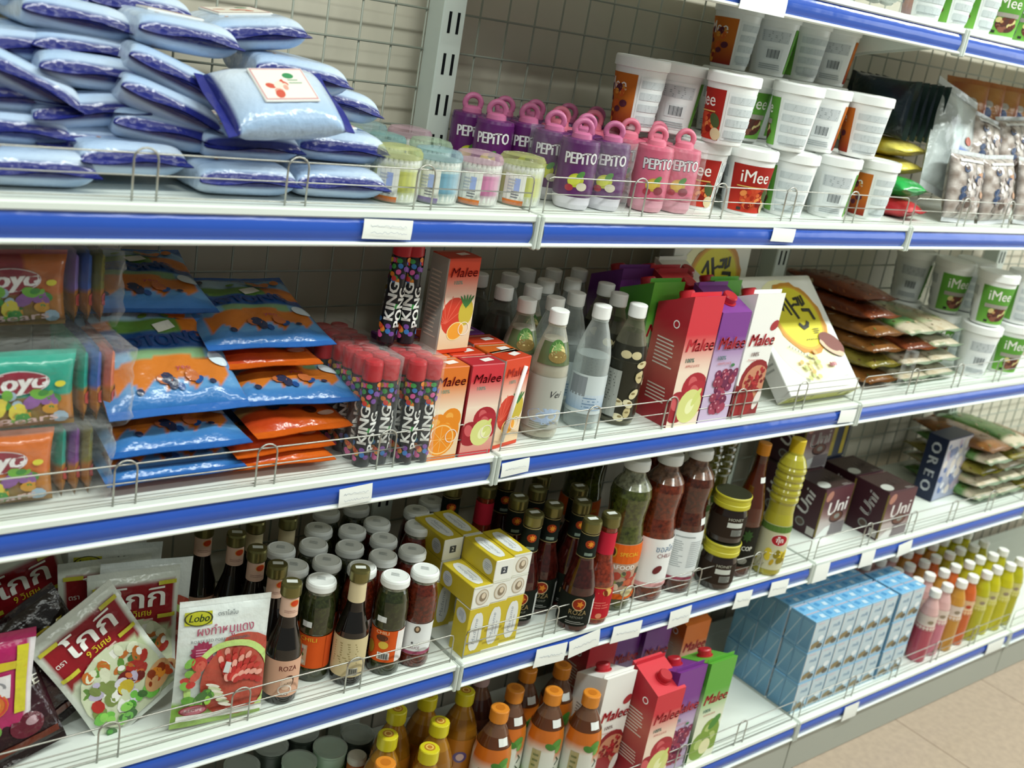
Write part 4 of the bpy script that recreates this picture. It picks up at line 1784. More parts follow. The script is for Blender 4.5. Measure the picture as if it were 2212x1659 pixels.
_tp2 += [Vector((_tp2[0].x + .045, .215, SZ['D'])), Vector((_tp2[2].x + .03, .19, SZ['D']))]
tall += [('green', 'c', 0, 0, 'tall green sauce bottle at the back in deep shade'), ('white', 'c', 0, 0, 'tall red sauce bottle at the back behind the text-label bottle')]
_bx0 = base('D', 'j', 620, 1565)
_yb = [(_bx0.x + .04 * i, _bx0.y + .03 + .04 * j, .026) for i in range(3) for j in range(4)]
relax(_kp + _tp2, [.0286] * len(_kp) + [.0388] * len(_tp2), .018, BACK, _yb, 2)
for (k, fr, x, y, top, lab), p in zip(ket, _kp):
    put('ket' + k, lambda l, k=k: sauce_bottle(k, l, 'gold-capped red sauce bottles'), lab, p, radians(-25), size=(.93, .93, 1))


def tall_bottle(kind, label):
    pr = [(.031, 0), (.0345, .004), (.0355, .010), (.0355, .100), (.0335, .118), (.0300, .138), (.0300, .150), (.0325, .172), (.0335, .182), (.0310, .195), (.0240, .205), (.0178, .212), (.0165, .218), (.0165, .226)]
    liq = {'green': '444a1c', 'white': '64240f', 'back': '4a1e10'}[kind]
    t = thing('tall_sauce_bottle', label, 'sauce bottle', group='tall white-capped sauce bottles')
    rf = prof_r(pr)
    m = MB()
    m.lathe([(r, z, liq if z < .195 else ('7c7f6a' if kind == 'green' else '6a4a3a')) for r, z in pr], 32, 'jar', liq)
    m.build('bottle_body', t)
    m = MB()
    if kind == 'green':
        def d(A, w, h):
            A.rect(0, h * .32, w, h * .34, 'd9621a')
            A.blob(-.017, h * .34, .007, .009, 'c8a830'); A.blob(-.017, h * .34, .005, .007, '4a3020')
            A.text('SPECIAL', .012, h * .32, .009, 'e8c23a', width=.034)
            A.text('SEAFOOD', .0, h * .08, .010, 'f2f0ea', bold=.02, width=.05)
            A.scatter(0, -h * .15, w * .5, h * .35, 22, ['b04a3a', 'c86a4a', 'e2c8b0', '5a5a4a', '8a9a5a'], .007, 6)
            A.rect(0, -h * .45, w, h * .1, 'd9621a')
            A.blob(.02, -h * .36, .012, .009, 'd8cfa0')
        pic_label(m, rf, .022, .112, 4.2, 'b89a84', 'paper', d, -.1)
    elif kind == 'white':
        def d(A, w, h):
            A.text('ซอสไก่', .004, h * .3, .014, '5a7a9a')
            A.text('CHILLI', .006, h * .16, .010, '8a4a50', width=.03)
            A.blob(-.004, -h * .12, .009, .006, '6a2a2a', .6)
            A.rect(0, -h * .44, w, h * .08, 'd8a0a0')
        pic_label(m, rf, .026, .108, 4.2, 'e6e6e4', 'paper', d, .3)
    else:
        def d(A, w, h):
            A.lines(0, h * .40, w * .3, h * .06, 1, '9aa0a0')
            A.lines(-w * .13, h * .05, w * .22, h * .55, 13, 'a8aeb0', 3)
            A.lines(w * .13, h * .05, w * .2, h * .55, 13, 'a8aeb0', 4)
            A.rect(0, -h * .45, w, h * .06, '9a4a5c')
        pic_label(m, rf, .024, .108, 4.4, 'dfe3e3', 'paper', d, 0)
        m.build('paper_label', t); m = MB()
        A = Art(m, drum(rf, .75), 'paper', .0008)
        A.rect(0, .124, .014, .011, 'e8eae8')
    m.build('price_sticker' if kind == 'back' else 'paper_label', t)
    r = .0212
    m = MB()
    m.lathe([(r * .96, .222, 'e4e8e6'), (r, .2235), (r, .233), (r * .94, .2375), (r * .8, .238), (.0001, .238)], 28, 'plastic', 'e4e8e6')
    A = Art(m, plane((0, 0, .238), (1, 0, 0), (0, 1, 0)), 'plastic', .0003)
    A.blob(.002, .001, .004, .002, '8a9090')
    m.build('cap', t)
    return t


for (k, fr, x, y, lab), p in zip(tall, _tp2):
    put('tall' + k, lambda l, k=k: tall_bottle(k, l), lab, p, radians(-28), size=(1.08, 1.08, 1.17))


# yellow boxes
def soap_box(label):
    w, L, h = .0365, .086, .0365
    t = thing('yellow_box', label, 'small box', group='small yellow boxes')
    m = MB()
    m.box(-w / 2, 0, 0, w / 2, L, h, 'cbb52e', 'card', .0008, {'-y': 'e9e9e0', '+y': 'e9e9e0'})
    A = Art(m, plane((0, L / 2, h), (0, 1, 0), (-1, 0, 0)), 'card')
    oval = lambda A, x, rx=.033, ry=.0115: (A.blob(x, 0, rx, ry, 'e0e2e0', 0, 24, lambda a: 1 + .12 * abs(sin(2 * a))), A.text('Madame', x, .002, .009, '9aa0aa', shear=.3, width=rx * 1.4), A.lines(x, -.005, rx, .004, 1, 'b0b4b8'))
    oval(A, 0)
    for s in (-1, 1):
        A = Art(m, plane((s * w / 2, L / 2, h / 2), (0, s, 0), (0, 0, 1)), 'card')
        A.blob(-.024 * -s, 0, .0125, .0125, 'd4d8da')
        A.lines(-.024 * -s, 0, .015, .012, 4, '9aa2b0', 2)
    A = Art(m, plane((0, L / 2, 0), (0, -1, 0), (-1, 0, 0), (0, 0, -1)), 'card')
    oval(A, 0)
    A = Art(m, plane((0, 0, h / 2), (1, 0, 0), (0, 0, 1)), 'card')
    A.blob(0, 0, .0125, .0140, 'b8a890'); A.blob(0, 0, .0108, .0122, 'd8d0c0'); A.blob(.001, 0, .007, .008, '8a7a64'); A.blob(.002, .002, .004, .005, 'd8c8b0')
    A = Art(m, plane((0, L, h / 2), (-1, 0, 0), (0, 0, 1)), 'card')
    A.rect(0, 0, .012, .012, '3a4048'); A.text('2', 0, 0, .011, 'e8e8e8')
    m.build('carton_body', t)
    m = MB()
    m.box(-w / 2 + .001, -.0006, h - .0016, w / 2 - .001, .002, h + .0004, 'd8d8cc', 'card')
    m.build('tuck_flap', t)
    return t


_z = SZ['D']
bx = [(0, 0, 'u', 0, 'yellow box standing upright at the front left of the yellow stack'),
      (1, 0, 'u', 1, 'upright yellow box in the middle of the front row, label facing out'),
      (2, 0, 'u', 2, 'upright yellow box at the right end of the front row'),
      (0, 0, 'l', .087, 'yellow box lying on the front left upright one, round portrait on its end'),
      (1, 0, 'l', .087, 'yellow box lying in the middle of the second layer, portrait end'),
      (2, 0, 'l', .087, 'yellow box lying at the right of the second layer, portrait end'),
      (1, 0, 'f', .1242, 'yellow box on top in the middle, dark square sign on its end'),
      (2, 0, 'l', .1242, 'yellow box on top at the right of the stack, portrait end'),
      (0, 1, 'u', 0, 'upright yellow box in the second row at the left of the stack'),
      (1, 1, 'u', 0, 'upright yellow box hidden in the second row of the stack'),
      (0, 1, 'l', .087, 'yellow box lying behind the front left lying box'),
      (1, 1, 'l', .087, 'yellow box lying inside the stack behind the middle one'),
      (0, 1, 'f', .1242, 'yellow box on top at the back left, dark square sign on its end'),
      (1, 1, 'l', .1242, 'yellow box on top at the back, its long top label showing')]
for i, j, how, z, lab in bx:
    p = Vector((_bx0.x + .0385 * i, _bx0.y + .006 + (.089 * j if how != 'u' else .0885 * j) + i * .004, _z))
    if how == 'u':
        rz = 0
        o = put('soap', soap_box, lab, p + Vector((0, .0375, 0)), 0, radians(90))
        if z:
            o.rotation_euler = (radians(90), 0, 0)
    elif how == 'f':
        o = put('soap', soap_box, lab, p + Vector((0, .086, z)), pi)
    else:
        o = put('soap', soap_box, lab, p + Vector((0, 0, z)), 0)


# honey jars, oil and vinegar
def honey_jar(label):
    t = thing('honey_jar', label, 'jar', group='dark jars with yellow lids')
    pr = [(.029, 0), (.0335, .004), (.0345, .012), (.0345, .055), (.0315, .066), (.0300, .070)]
    m = MB()
    m.lathe([(r, z, '20120c') for r, z in pr], 30, 'dark', '20120c')
    m.build('jar_body', t)
    m = MB()

    def d(A, w, h):
        A.rect(0, h * .15, .030, h * .24, 'c8ccc4')
        A.text('HONEY', 0, h * .42, .008, 'b8b8a8', width=.03)
        A.rect(.006, -h * .22, .022, h * .3, '8a8c86')
        A.lines(.006, -h * .22, .02, h * .26, 5, '3a3a36')
    pic_label(m, prof_r(pr), .014, .055, 3.4, '2e2218', 'paper', d)
    m.build('paper_label', t)
    m = MB()
    m.lathe([(.0335, .069, 'bdb52e'), (.0350, .071), (.0350, .078), (.0340, .079), (.0340, .088), (.0350, .0895), (.0350, .0925), (.0335, .094)], 32, 'plastic', 'bdb52e', cap1=False)
    m.lathe([(.0335, .094, '2a2c1c'), (.0310, .0932), (.0001, .0932)], 32, 'plastic', '2a2c1c')
    m.build('lid', t, label='yellow lid with a dark top')
    return t


_hj = base('D', 'c', 1598, 880) + Vector((.0, .016, 0))
_h1 = put('honey', honey_jar, 'lower dark jar with yellow lid, under another jar', _hj, radians(-30))
put('honey', honey_jar, 'upper dark jar with yellow lid stacked on another jar', _hj + Vector((.002, .004, .0945)), radians(-25))


def oil_bottle(kind, label):
    t = thing('oil_bottle', label, 'oil bottle', group='oil bottles')
    if kind == 'amber':
        pr = [(.031, 0), (.0345, .005), (.0350, .012), (.0350, .110), (.0320, .135), (.0230, .170), (.0165, .195), (.0140, .215), (.0138, .232)]
        liq, capc, H = '4a1c0a', 'd88a1a', .232
    else:
        pr = [(.029, 0), (.0330, .005), (.0335, .012), (.0335, .100), (.0320, .108), (.0290, .122), (.0290, .140)]
        for q in range(5):
            z = .142 + q * .014
            pr += [(.0300, z), (.0325, z + .004), (.0325, z + .009), (.0300, z + .013)]
        pr += [(.0305, .214), (.0240, .226), (.0170, .233), (.0160, .240)]
        liq, capc, H = ('a8a030' if kind == 'yellow' else '5a5818'), 'c8ac1c', .238
    rf = prof_r(pr)
    m = MB()
    m.lathe([(r, z, liq) for r, z in pr], 30, 'juice' if kind != 'amber' else 'dark', liq)
    m.build('bottle_body', t)
    m = MB()
    if kind == 'amber':
        def d(A, w, h):
            A.star(.0, h * .28, .013, '2f4a22', 8, .6)
            A.text('KCOP', 0, -.003, .012, 'd8d8cc', bold=.03, width=.032)
            A.blob(.0, -h * .35, .012, .006, '8a8a80')
        pic_label(m, rf, .022, .100, 3.4, '1c1a10', 'paper', d)
        m.build('wrap_label', t); m = MB()
        A = Art(m, drum(rf, .5), 'paper', .0008)
        A.rect(0, .186, .014, .010, 'e8eae8')
    else:
        def d(A, w, h):
            A.rect(0, h * .42, w, h * .14, '5a7a34')
            A.blob(.002, h * .18, .020, .012, 'e8d8d0'); A.blob(.002, h * .18, .0185, .0108, 'a82028')
            A.text('กุ๊ก', .002, h * .18, .014, 'f2ece8', bold=.03)
            A.scatter(0, -h * .25, w * .6, h * .3, 14, ['b89a2a', '8a7a1c', 'd8c23a'], .008, 2)
            A.lines(0, -h * .12, w * .3, h * .06, 1, 'f0f0e0')
        pic_label(m, rf, .014, .102, 4.4, 'c9c6a4', 'paper', d)
    m.build('price_sticker' if kind == 'amber' else 'wrap_label', t)
    screw_cap(t, .0165 if kind != 'amber' else .0148, H - .002, .026 if kind != 'amber' else .022, capc, name='cap')
    return t


_ob = [base('D', 'm', 600, 1500) + Vector((0, .014, 0)), base('D', 'm', 355, 1560) + Vector((0, .016, 0))]
_ob += [Vector((_ob[1].x - .03, .15, _z)), Vector((_ob[0].x - .03, .17, _z)), Vector((_ob[1].x - .05, .225, _z))]
relax(_ob, .0312, .016, BACK, [(_hj.x, _hj.y + .002, .037)] + [(p.x, p.y, .039) for p in _tp2], 1)
for k, p, lab in zip(('yellow', 'amber', 'olive', 'olive', 'olive'), _ob,
                     ('clear yellow oil bottle with yellow cap beside the brown boxes', 'dark amber bottle with orange cap left of the yellow oil bottle',
                      'olive-coloured oil bottle directly behind the dark jars', 'olive-coloured oil bottle behind the yellow oil bottle', 'olive-coloured oil bottle at the very back in shade')):
    put('oil' + k, lambda l, k=k: oil_bottle(k, l), lab, p, radians(-32), size=(.87, .87, 1.08))


# brown cracker boxes and navy boxes
def brown_box(label):
    w, d, h = .106, .085, .117
    t = thing('brown_box', label, 'biscuit box', group='brown biscuit boxes')
    m = MB()
    m.box(-w / 2, 0, 0, w / 2, d, h, '4a2830', 'card', .001, {'+z': '3a2a28', '-x': '3c1e26'})
    A = Art(m, plane((0, 0, 0), (1, 0, 0), (0, 0, 1)), 'card')
    g = gradient([(0, 'c9c2c0'), (.30, 'b9aeac'), (.42, '8a6a68'), (.6, '5a343c'), (1, '5a3038')])
    m.grid(lambda u, v: (-w / 2 + .001 + (w - .002) * u, -.0003, .001 + (h - .002) * v), 6, 16, lambda u, v: g(min(1, max(0, v + .15 * (u - .4)))), 'card')
    A.blob(-w * .3, h * .84, .014, .010, 'b07a6a', .8)
    A.text('Uni', .006, h * .58, .046, 'ece8e6', .12, .02, .15, width=.070)
    A.blob(.012, h * .38, .026, .014, '3a2020'); A.blob(.012, h * .385, .022, .011, '6a4438'); A.blob(.014, h * .39, .010, .006, '8a8a84')
    A.poly2([(-w * .48, 0.002), (-w * .1, 0.002), (w * .05, h * .24), (-w * .2, h * .2)], [(0, 1, 2, 3)], 'e2e4e2')
    A.rect(w * .22, h * .14, w * .5, h * .24, '7c7478')
    A = Art(m, plane((-w / 2, d / 2, h / 2), (0, -1, 0), (0, 0, 1)), 'card')
    A.rect(.044, 0, .004, h * .9, '8a7a3a')
    A.text('Uni', .004, .012, .040, 'd8d4d2', pi / 2 * .86, .02, .15, width=.055)
    A.blob(.0, -.034, .012, .010, '8a8c88'); A.blob(0, -.034, .009, .007, '54443c')
    A.rect(.03, -.045, .02, .018, 'b8b4b0')
    A = Art(m, plane((0, d / 2, h), (1, 0, 0), (0, 1, 0)), 'card')
    A.blob(-.034, -.022, .020, .014, 'b8bab4', .3)
    A.text('Uni', .012, -.005, .03, '7a6e68', .1, .01, .15)
    A.rect(.0, .040, w * .98, .002, '6a4a48')
    A.lines(.03, -.036, .03, .01, 2, '9a9490')
    m.build('carton_body', t)
    m = MB()
    m.box(-w / 2 + .002, -.0006, h - .003, w / 2 - .002, .002, h + .0006, '50303a', 'card')
    m.build('lid_flap', t)
    return t


_u1 = base('D', 'd', 560, 1122)
_u2 = base('D', 'd', 1062, 1135)
put('uni', brown_box, 'left front brown biscuit box beside the yellow oil bottle', _u1 + Vector((0, .002, 0)), radians(1))
put('uni', brown_box, 'right front brown biscuit box standing nearest the shelf edge', _u2, radians(-2))
for dx, dy, dz, b, lab in ((.004, .090, 0, 1, 'brown biscuit box directly behind the left front one'), (.003, .090, 0, 2, 'brown biscuit box directly behind the right front one'),
                           (.012, .094, .1182, 1, 'brown biscuit box stacked on top at the back in shade')):
    q = (_u1 if b == 1 else _u2)
    put('uni', brown_box, lab, q + Vector((dx, dy, dz)), radians(0))


def navy_box(label, yellow=False):
    w, d, h = .13, .052, .165
    t = thing('navy_box', label, 'biscuit box', group='navy blue biscuit boxes')
    m = MB()
    m.box(-w / 2, 0, 0, w / 2, d, h, '17223c', 'card', .001)
    A = Art(m, plane((0, 0, h / 2), (1, 0, 0), (0, 0, 1)), 'card')
    if not yellow:
        A.rect(.001, 0, w * .97, h * .97, '9aa0b8', col2='c9c6ce')
        A.scatter(0, 0, w * .85, h * .85, 40, ['e2e2e8', '7f8ab0', 'b8a8b8', '5f74a8', 'd8cfc8'], .013, 8)
    else:
        for x in (-.045, 0, .045):
            A.rect(x, 0, .016, h * .9, 'b09a22')
        A.text('ORE', 0, .02, .04, 'c8ccc8')
    A = Art(m, plane((-w / 2, d / 2, h / 2), (0, -1, 0), (0, 0, 1)), 'card')
    for k, c in enumerate('OREO'):
        A.text(c, 0, h * (.32 - .2 * k), .036, 'c8ccd2', -pi / 2, .03)
    m.build('carton_body', t)
    m = MB()
    m.box(-w / 2 + .002, -.0006, h - .003, w / 2 - .002, .002, h + .0006, '1c2848', 'card')
    m.build('lid_flap', t)
    return t


_nb = base('D', 'd', 1440, 840)
put('navy', navy_box, 'navy blue biscuit box with pale picture front, right of the brown boxes', _nb + Vector((.040, .006, 0)), radians(4))
put('navyy', lambda l: navy_box(l, True), 'navy and yellow box lying high at the back behind the brown boxes', Vector((_u2.x + .035, .236, SZ['D'] + .09)), radians(3))
_q = navy_box('navy blue box under the navy and yellow one at the back')
stand(_q, Vector((_u2.x + .03, .228, SZ['D'] + .001 + .0)), (0, 0, radians(2)))
_q.scale = (1, 1, .535)


# ------------------------------------------------------------------ lower shelf (D), left: sachets
def P2(f):
    return f


def white_sachet(label):
    w, h, t = .158, .198, .012
    bg, red = lin('d9dfdb'), lin('b03a30')

    def front(u, v):
        if v > .66:
            return bg
        c = lin('cfd6cf')
        if v < .16:
            return mixc(lin('86b04a'), lin('b9d27a'), u)
        return mixc(c, lin('a8543e'), max(0, min(1, (u - .15) * 3)) * max(0, min(1, (.62 - v) * 9)) * (.4 if v > .5 else .15))

    def art(A):
        A.rect(-.048, h * .905, .046, .022, 'b0b02a'); A.ring(-.048, h * .905, .024, .0125, .12, '3a3a1a')
        A.text('Lobo', -.048, h * .905, .017, '22301a', shear=.3, bold=.02, width=.034)
        A.text('ตราโลโบ', .002, h * .925, .010, '5a6064', width=.034)
        A.text('ผงทำหมูแดง', .0, h * .79, .022, 'a85068', bold=.01, width=.100)
        A.text('ROAST RED PORK SEASONING MIX', .0, h * .705, .007, '5f6668', width=.118)
        A.star(-.038, h * .60, .022, '8f2a4a', 16, .82)
        A.lines(-.038, h * .60, .024, .018, 4, 'c98aa0', 3)
        A.blob(.03, h * .33, .082, .082, 'b04a3a', 0, 26, lambda a: 1 if -.2 < a < 2.0 or a > 6.0 else .82)
        for k in range(3):
            A.ring(.015, h * .30, .080 - k * .0, .078, .06, ['a83a30', '8a2c28', 'b8d07a'][k], 36)
        A.ring(.015, h * .30, .0755, .074, .09, 'b9d47e', 36)
        R = random.Random(2)
        for row in range(5):
            for k in range(9 - row):
                a = 1.9 - k * (.24 + row * .02)
                r = .058 - row * .0105
                A.blob(.010 + r * cos(a), h * .30 + r * sin(a), .0075, .0048, ['c23a34', 'e2a090', 'b02c2a'][(k + row) % 3], a, 10, rings=1)
        for k in range(7):
            A.blob(-.018 + k * .004, h * .32 - k * .006, .013, .003, ['e6e2d2', 'c8d2a8'][k % 2], -.3, 10, rings=1)
        A.scatter(-.055, h * .42, .03, .05, 8, ['b83a34', '5f9a3a', '7ab04a', 'c85a4a'], .012, 4)
        A.scatter(-.04, h * .2, .05, .03, 10, ['5f9a3a', '8ac04a', '3f6a34'], .012, 5)
        A.blob(-.048, h * .125, .024, .0095, '8a2438'); A.blob(-.048, h * .125, .021, .0075, 'b86a78'); A.text('RECIPE', -.048, h * .125, .007, 'f0e0e4', width=.03)
        A.rect(-.014 + .018, h * .47, .010, .018, 'c6c8c6', -.3)
        A.rect(0, h * .06, w * .95, .010, 'e2e6e0')
    return flat_bag('seasoning_sachet', label, 'sachet', w, h, t, front, lambda u, v: bg, 'white seasoning sachets', 'foil', .009, .0018, 26, 3, art)


def red_sachet(label):
    w, h, t = .125, .178, .014
    wh, rd = lin('d7ddd2'), lin('8c1820')

    def front(u, v):
        if u < .06 or u > .94 or v > .95:
            return wh
        if v > .60 + .10 * (2 * u - 1) ** 2 * -1:
            return rd
        return mixc(lin('cdd6bd'), lin('b8c49a'), u)

    def art(A):
        for y in (.92, .64):
            A.rect(-.044, h * y, .026, .006, 'c3bc3a'); A.rect(.044, h * y, .026, .006, 'c3bc3a')
        A.text('โกกิ', .006, h * .80, .040, 'ecebe4', bold=.03, width=.070)
        A.text('ตรา', -.044, h * .765, .010, 'ecebe4')
        A.text('9 วิเศษ', .004, h * .685, .013, 'd6c22e', bold=.01)
        A.lines(.012, h * .63, .05, .006, 1, 'd8b0a8')
        A.rect(.004, h * .555, .026, .013, 'e6e6dc', .1)
        R = random.Random(9)
        A.blob(.0, h * .30, .056, .062, 'c9d0b0')
        A.scatter(0, h * .46, .09, .04, 20, ['5f8a3a', '8ab05a', 'd8dcc0', '3f6a34', 'b8682a'], .010, 3, .8)
        A.scatter(0, h * .30, .09, .06, 34, ['a83028', '6a1f1c', 'd8d4e0', 'b9b0c8', '7a8a4a', 'c86a3a', 'e4e4dc'], .010, 6, .9)
        A.blob(.0, h * .27, .011, .011, 'c8b02e')
        A.scatter(-.01, h * .12, .08, .03, 24, ['4f9a34', '6fb84a', '8ac85a', '3f6a34'], .008, 8)
        A.blob(.040, h * .16, .024, .016, 'c89a6a', .5); A.scatter(.040, h * .16, .03, .018, 14, ['b8481e', 'd8862a', '8a3416'], .006, 2)
    return flat_bag('coating_powder_sachet', label, 'sachet', w, h, t, front, lambda u, v: wh, 'red and white seasoning sachets', 'foil', .008, .0018, 24, 5, art, 'cdd2c8')


def lean(o, p, back=12, roll=0, yaw=0):
    """stand a pouch on its lower edge, leaning backwards"""
    o.location = p
    o.rotation_euler = (Matrix.Rotation(radians(yaw), 3, 'Z') @ Matrix.Rotation(radians(-back), 3, 'X') @ Matrix.Rotation(radians(-roll), 3, 'Y')).to_euler()
    return o


SIZES = {'lobo': (.80, 1, .88), 'koki': (1.02, 1, 1), 'coffee': (.74, .8, .74), 'silver': (1.2, 1, 1.2), 'bluesnack': (.80, 1, .92), 'orsnack': (.80, 1, .92)}


def put_lean(key, make, label, p, back=12, roll=0, yaw=0):
    if key not in PROTO:
        PROTO[key] = make(label)
        o = PROTO[key]
        o.scale = SIZES.get(key, (1, 1, 1))
    else:
        o = dup(PROTO[key], label=label)
    return lean(o, p, back, roll, yaw)


_zD = SZ['D'] + .0008
_l0 = base('D', 'a', 1455, 1385)
put_lean('lobo', white_sachet, 'white seasoning sachet with red pork picture standing at the front', Vector((_l0.x, _l0.y + .012, _zD)), 9, -4, -2)
for k, (dx, dy, dz, lab) in enumerate(((-.055, .105, .004, 'second white seasoning sachet behind the front one, shifted left'),
                                  (-.083, .155, .010, 'third white seasoning sachet from the front, its top edge wavy'),
                                  (-.088, .195, .018, 'white seasoning sachet at the back under the blue strip'))):
    put_lean('lobo', white_sachet, lab, Vector((_l0.x + dx, _l0.y + dy, _zD + dz)), 9, -4, -2 - 2 * k)
_g0 = base('D', 'a', 940, 1420)
put_lean('koki', red_sachet, 'red and white seasoning sachet tilted over at the front left', Vector((_g0.x + .012, _g0.y + .022, _zD + .010)), 18, 30, 2)
for dx, dy, dz, back, roll, lab in ((.012, .072, 0, 13, -4, 'red and white sachet upright behind the tilted one, by the white sachet'),
                               (-.010, .100, 0, 13, -4, 'red and white sachet third from the front, shiny top edge'),
                               (-.060, .128, .012, 15, 16, 'red and white sachet fourth from the front, tilted left'),
                               (-.070, .158, .012, 14, 18, 'red and white sachet fifth from the front, tilted left'),
                               (-.070, .190, .006, 12, 6, 'red and white sachet sixth from the front'),
                               (-.074, .212, .010, 10, -4, 'red and white sachet seventh from the front, in shade'),
                               (-.076, .236, .016, 8, -4, 'red and white sachet farthest back under the shelf edge')):
    put_lean('koki', red_sachet, lab, Vector((_g0.x + dx, _g0.y + dy, _zD + dz)), back, roll, 2)


def coffee_bag(label):
    w, h, t = .15, .22, .03
    dk = lin('1c100e')

    def front(u, v):
        return mixc(dk, lin('3a1420'), max(0, 1 - abs(v - .3) * 4) * .8)

    def art(A):
        A.text('TY', .02, h * .70, .050, 'c8b42a', bold=.04, width=.072)
        A.text('COFFEE', .012, h * .52, .026, 'b8b4a4', bold=.02, width=.105)
        A.lines(.02, h * .40, .05, .02, 3, '7a6a4a', 3)
        A.blob(.02, h * .2, .03, .022, '5a1a28')
        A.blob(.03, h * .22, .012, .008, 'a88a90')
        A.rect(0, h * .06, w * .9, .012, '5a2414')
    return flat_bag('coffee_bag', label, 'bag', w, h, t, front, None, 'dark coffee bags', 'foil', .012, .003, 26, 8, art)


def magenta_bag(label):
    w, h, t = .14, .165, .02
    mg = lin('a8215c')

    def front(u, v):
        if u > .93:
            return lin('dcd6d8')
        return mg if v > .2 else mixc(mg, lin('8a1a2a'), .6)

    def art(A):
        A.rect(0, h * .80, w * .86, .012, 'c8b42a'); A.rect(.054, h * .66, .014, .10, 'c9c02e')
        A.rect(-.004, h * .62, .09, .034, 'd9d4d6'); A.ring(-.004, h * .62, .04, .014, .1, '8a8a90')
        A.blob(.012, h * .46, .028, .022, 'c86a2a'); A.blob(.010, h * .46, .020, .015, 'd8923a'); A.ring(.012, h * .46, .026, .020, .1, 'c83a3a')
        A.blob(.012, h * .26, .016, .018, '4f7a34'); A.blob(.020, h * .22, .012, .012, '6a9a44')
        A.lines(-.008, h * .12, .08, .012, 2, 'd8a0b0')
    return flat_bag('snack_bag', label, 'bag', w, h, t, front, None, None, 'foil', .012, .002, 24, 11, art)


_k0 = base('D', 'a', 330, 1590)
_cb0 = ony(84, 1395, .125)
put_lean('coffee', coffee_bag, 'dark coffee bag with gold letters leaning left of the red sachets', _cb0 + Vector((.046, -.030, -.084)), 16, 28, 2)
put_lean('coffee', coffee_bag, 'dark coffee bag standing behind the gold-lettered one, in shade', Vector((_k0.x - .075, .200, _zD + .03)), 14, 28, 2)
put_lean('coffee', coffee_bag, 'dark bag with purple glints lying low at the front below the red sachet', Vector((_k0.x - .030, _k0.y + .002, _zD + .006)), 30, 10, 6)
_sach = [o for o in bpy.data.objects if o.parent is None and o.name.startswith(('seasoning_sachet', 'coating_powder_sachet'))]
_sach.sort(key=lambda o: o.location.y)
settle(_sach, (), (-.0004, .0022, 0), 12)
_m0 = base('D', 'a', 60, 1640)
put_lean('magenta', magenta_bag, 'magenta snack bag cut off by the lower left edge', Vector((_m0.x - .042, _m0.y + .006, _zD + .006)), 8, -3, 2)


# ------------------------------------------------------------------ snack bags, blue and orange (also on the middle shelf)
def blue_snack(label, alt=0):
    w, h, t = .178, .20, .030
    blue, lb, og, dk = lin('2f6fb4'), lin('6fa6d0'), lin('c9742a'), lin('1d4c8c')

    def front(u, v):
        zig = .10 + .10 * abs(((u * 5.5) % 1) * 2 - 1)
        if v < .10:
            return mixc(blue, lb, v * 3)
        if v < .40 - .12 * abs(u - .55):
            return og if (v > zig and .06 < u < .94) else mixc(lb, blue, .35)
        if v < .46:
            return mixc(lb, lin('7fa048'), .8 if .25 < u < .8 else .1)
        if v < .62 - .1 * (u - .5):
            return dk
        if v < .74:
            return lin('5f8a3c') if .2 < u < .7 else og
        if v < .9:
            return mixc(lb, lin('9fc0cf'), .5 + .5 * sin(u * 6))
        return blue

    def art(A):
        R = random.Random(4)
        A.text('SOTONG', 0, h * .53, .030, '163a78', .06, .04, width=.12)
        A.blob(.068, h * .34, .010, .016, 'cfdde4', .5)
        A.rect(.012, h * .66, .026, .016, 'd8d8cc', .3)
        A.text('yeo', .015, h * .27, .011, 'a8405a', width=.02)
        A.scatter(0, h * .14, .13, .03, 9, ['1d4c8c', 'b9683a', '8fbcd8', '2c3550'], .009, 3)
        A.scatter(0, h * .79, .13, .02, 9, ['c9742a', '5f8a3c', 'd8c04a', '2c3550'], .010, 6)
    return flat_bag('blue_snack_bag', label, 'snack bag', w, h, t, front, lambda u, v: mixc(lin('2d62a6'), lin('c0551c'), 1 if v < .12 else 0), 'blue and orange snack bags', 'foil', .012, .0035, 34, 14, art, '2f66b0')


def orange_snack(label):
    w, h, t = .178, .19, .026
    og, rd = lin('d0641e'), lin('b8401c')

    def front(u, v):
        if v < .25:
            return mixc(og, rd, .5 + .5 * sin(u * 5 + v * 9))
        if v < .4:
            return lin('b08a4a')
        return mixc(lin('3f86c4'), lin('7fb4d8'), u)

    def art(A):
        A.blob(.03, h * .16, .013, .010, '4a2414')
        A.blob(.055, h * .10, .016, .005, 'd8b8a0')
        A.scatter(0, h * .5, .13, .12, 14, ['2d62a6', '9fc4dc', 'b9683a', '2c3550'], .012, 3)
    return flat_bag('orange_snack_bag', label, 'snack bag', w, h, t, front, lambda u, v: mixc(og, rd, u), 'blue and orange snack bags', 'foil', .014, .0032, 30, 19, art, 'cf5f1c')


def put_flat(key, make, label, p, tilt, yaw=0, roll=0):
    """bag lying face up, its lower edge at the front, rising by tilt towards the back"""
    return put_lean(key, make, label, p, 90 - tilt, roll, yaw)


ZF['o'] = (190, 580, .3196)
ZF['p'] = (440, 620, .27135)


def at_y(k, x, y, Y):
    return ony(*zp(k, x, y), Y)


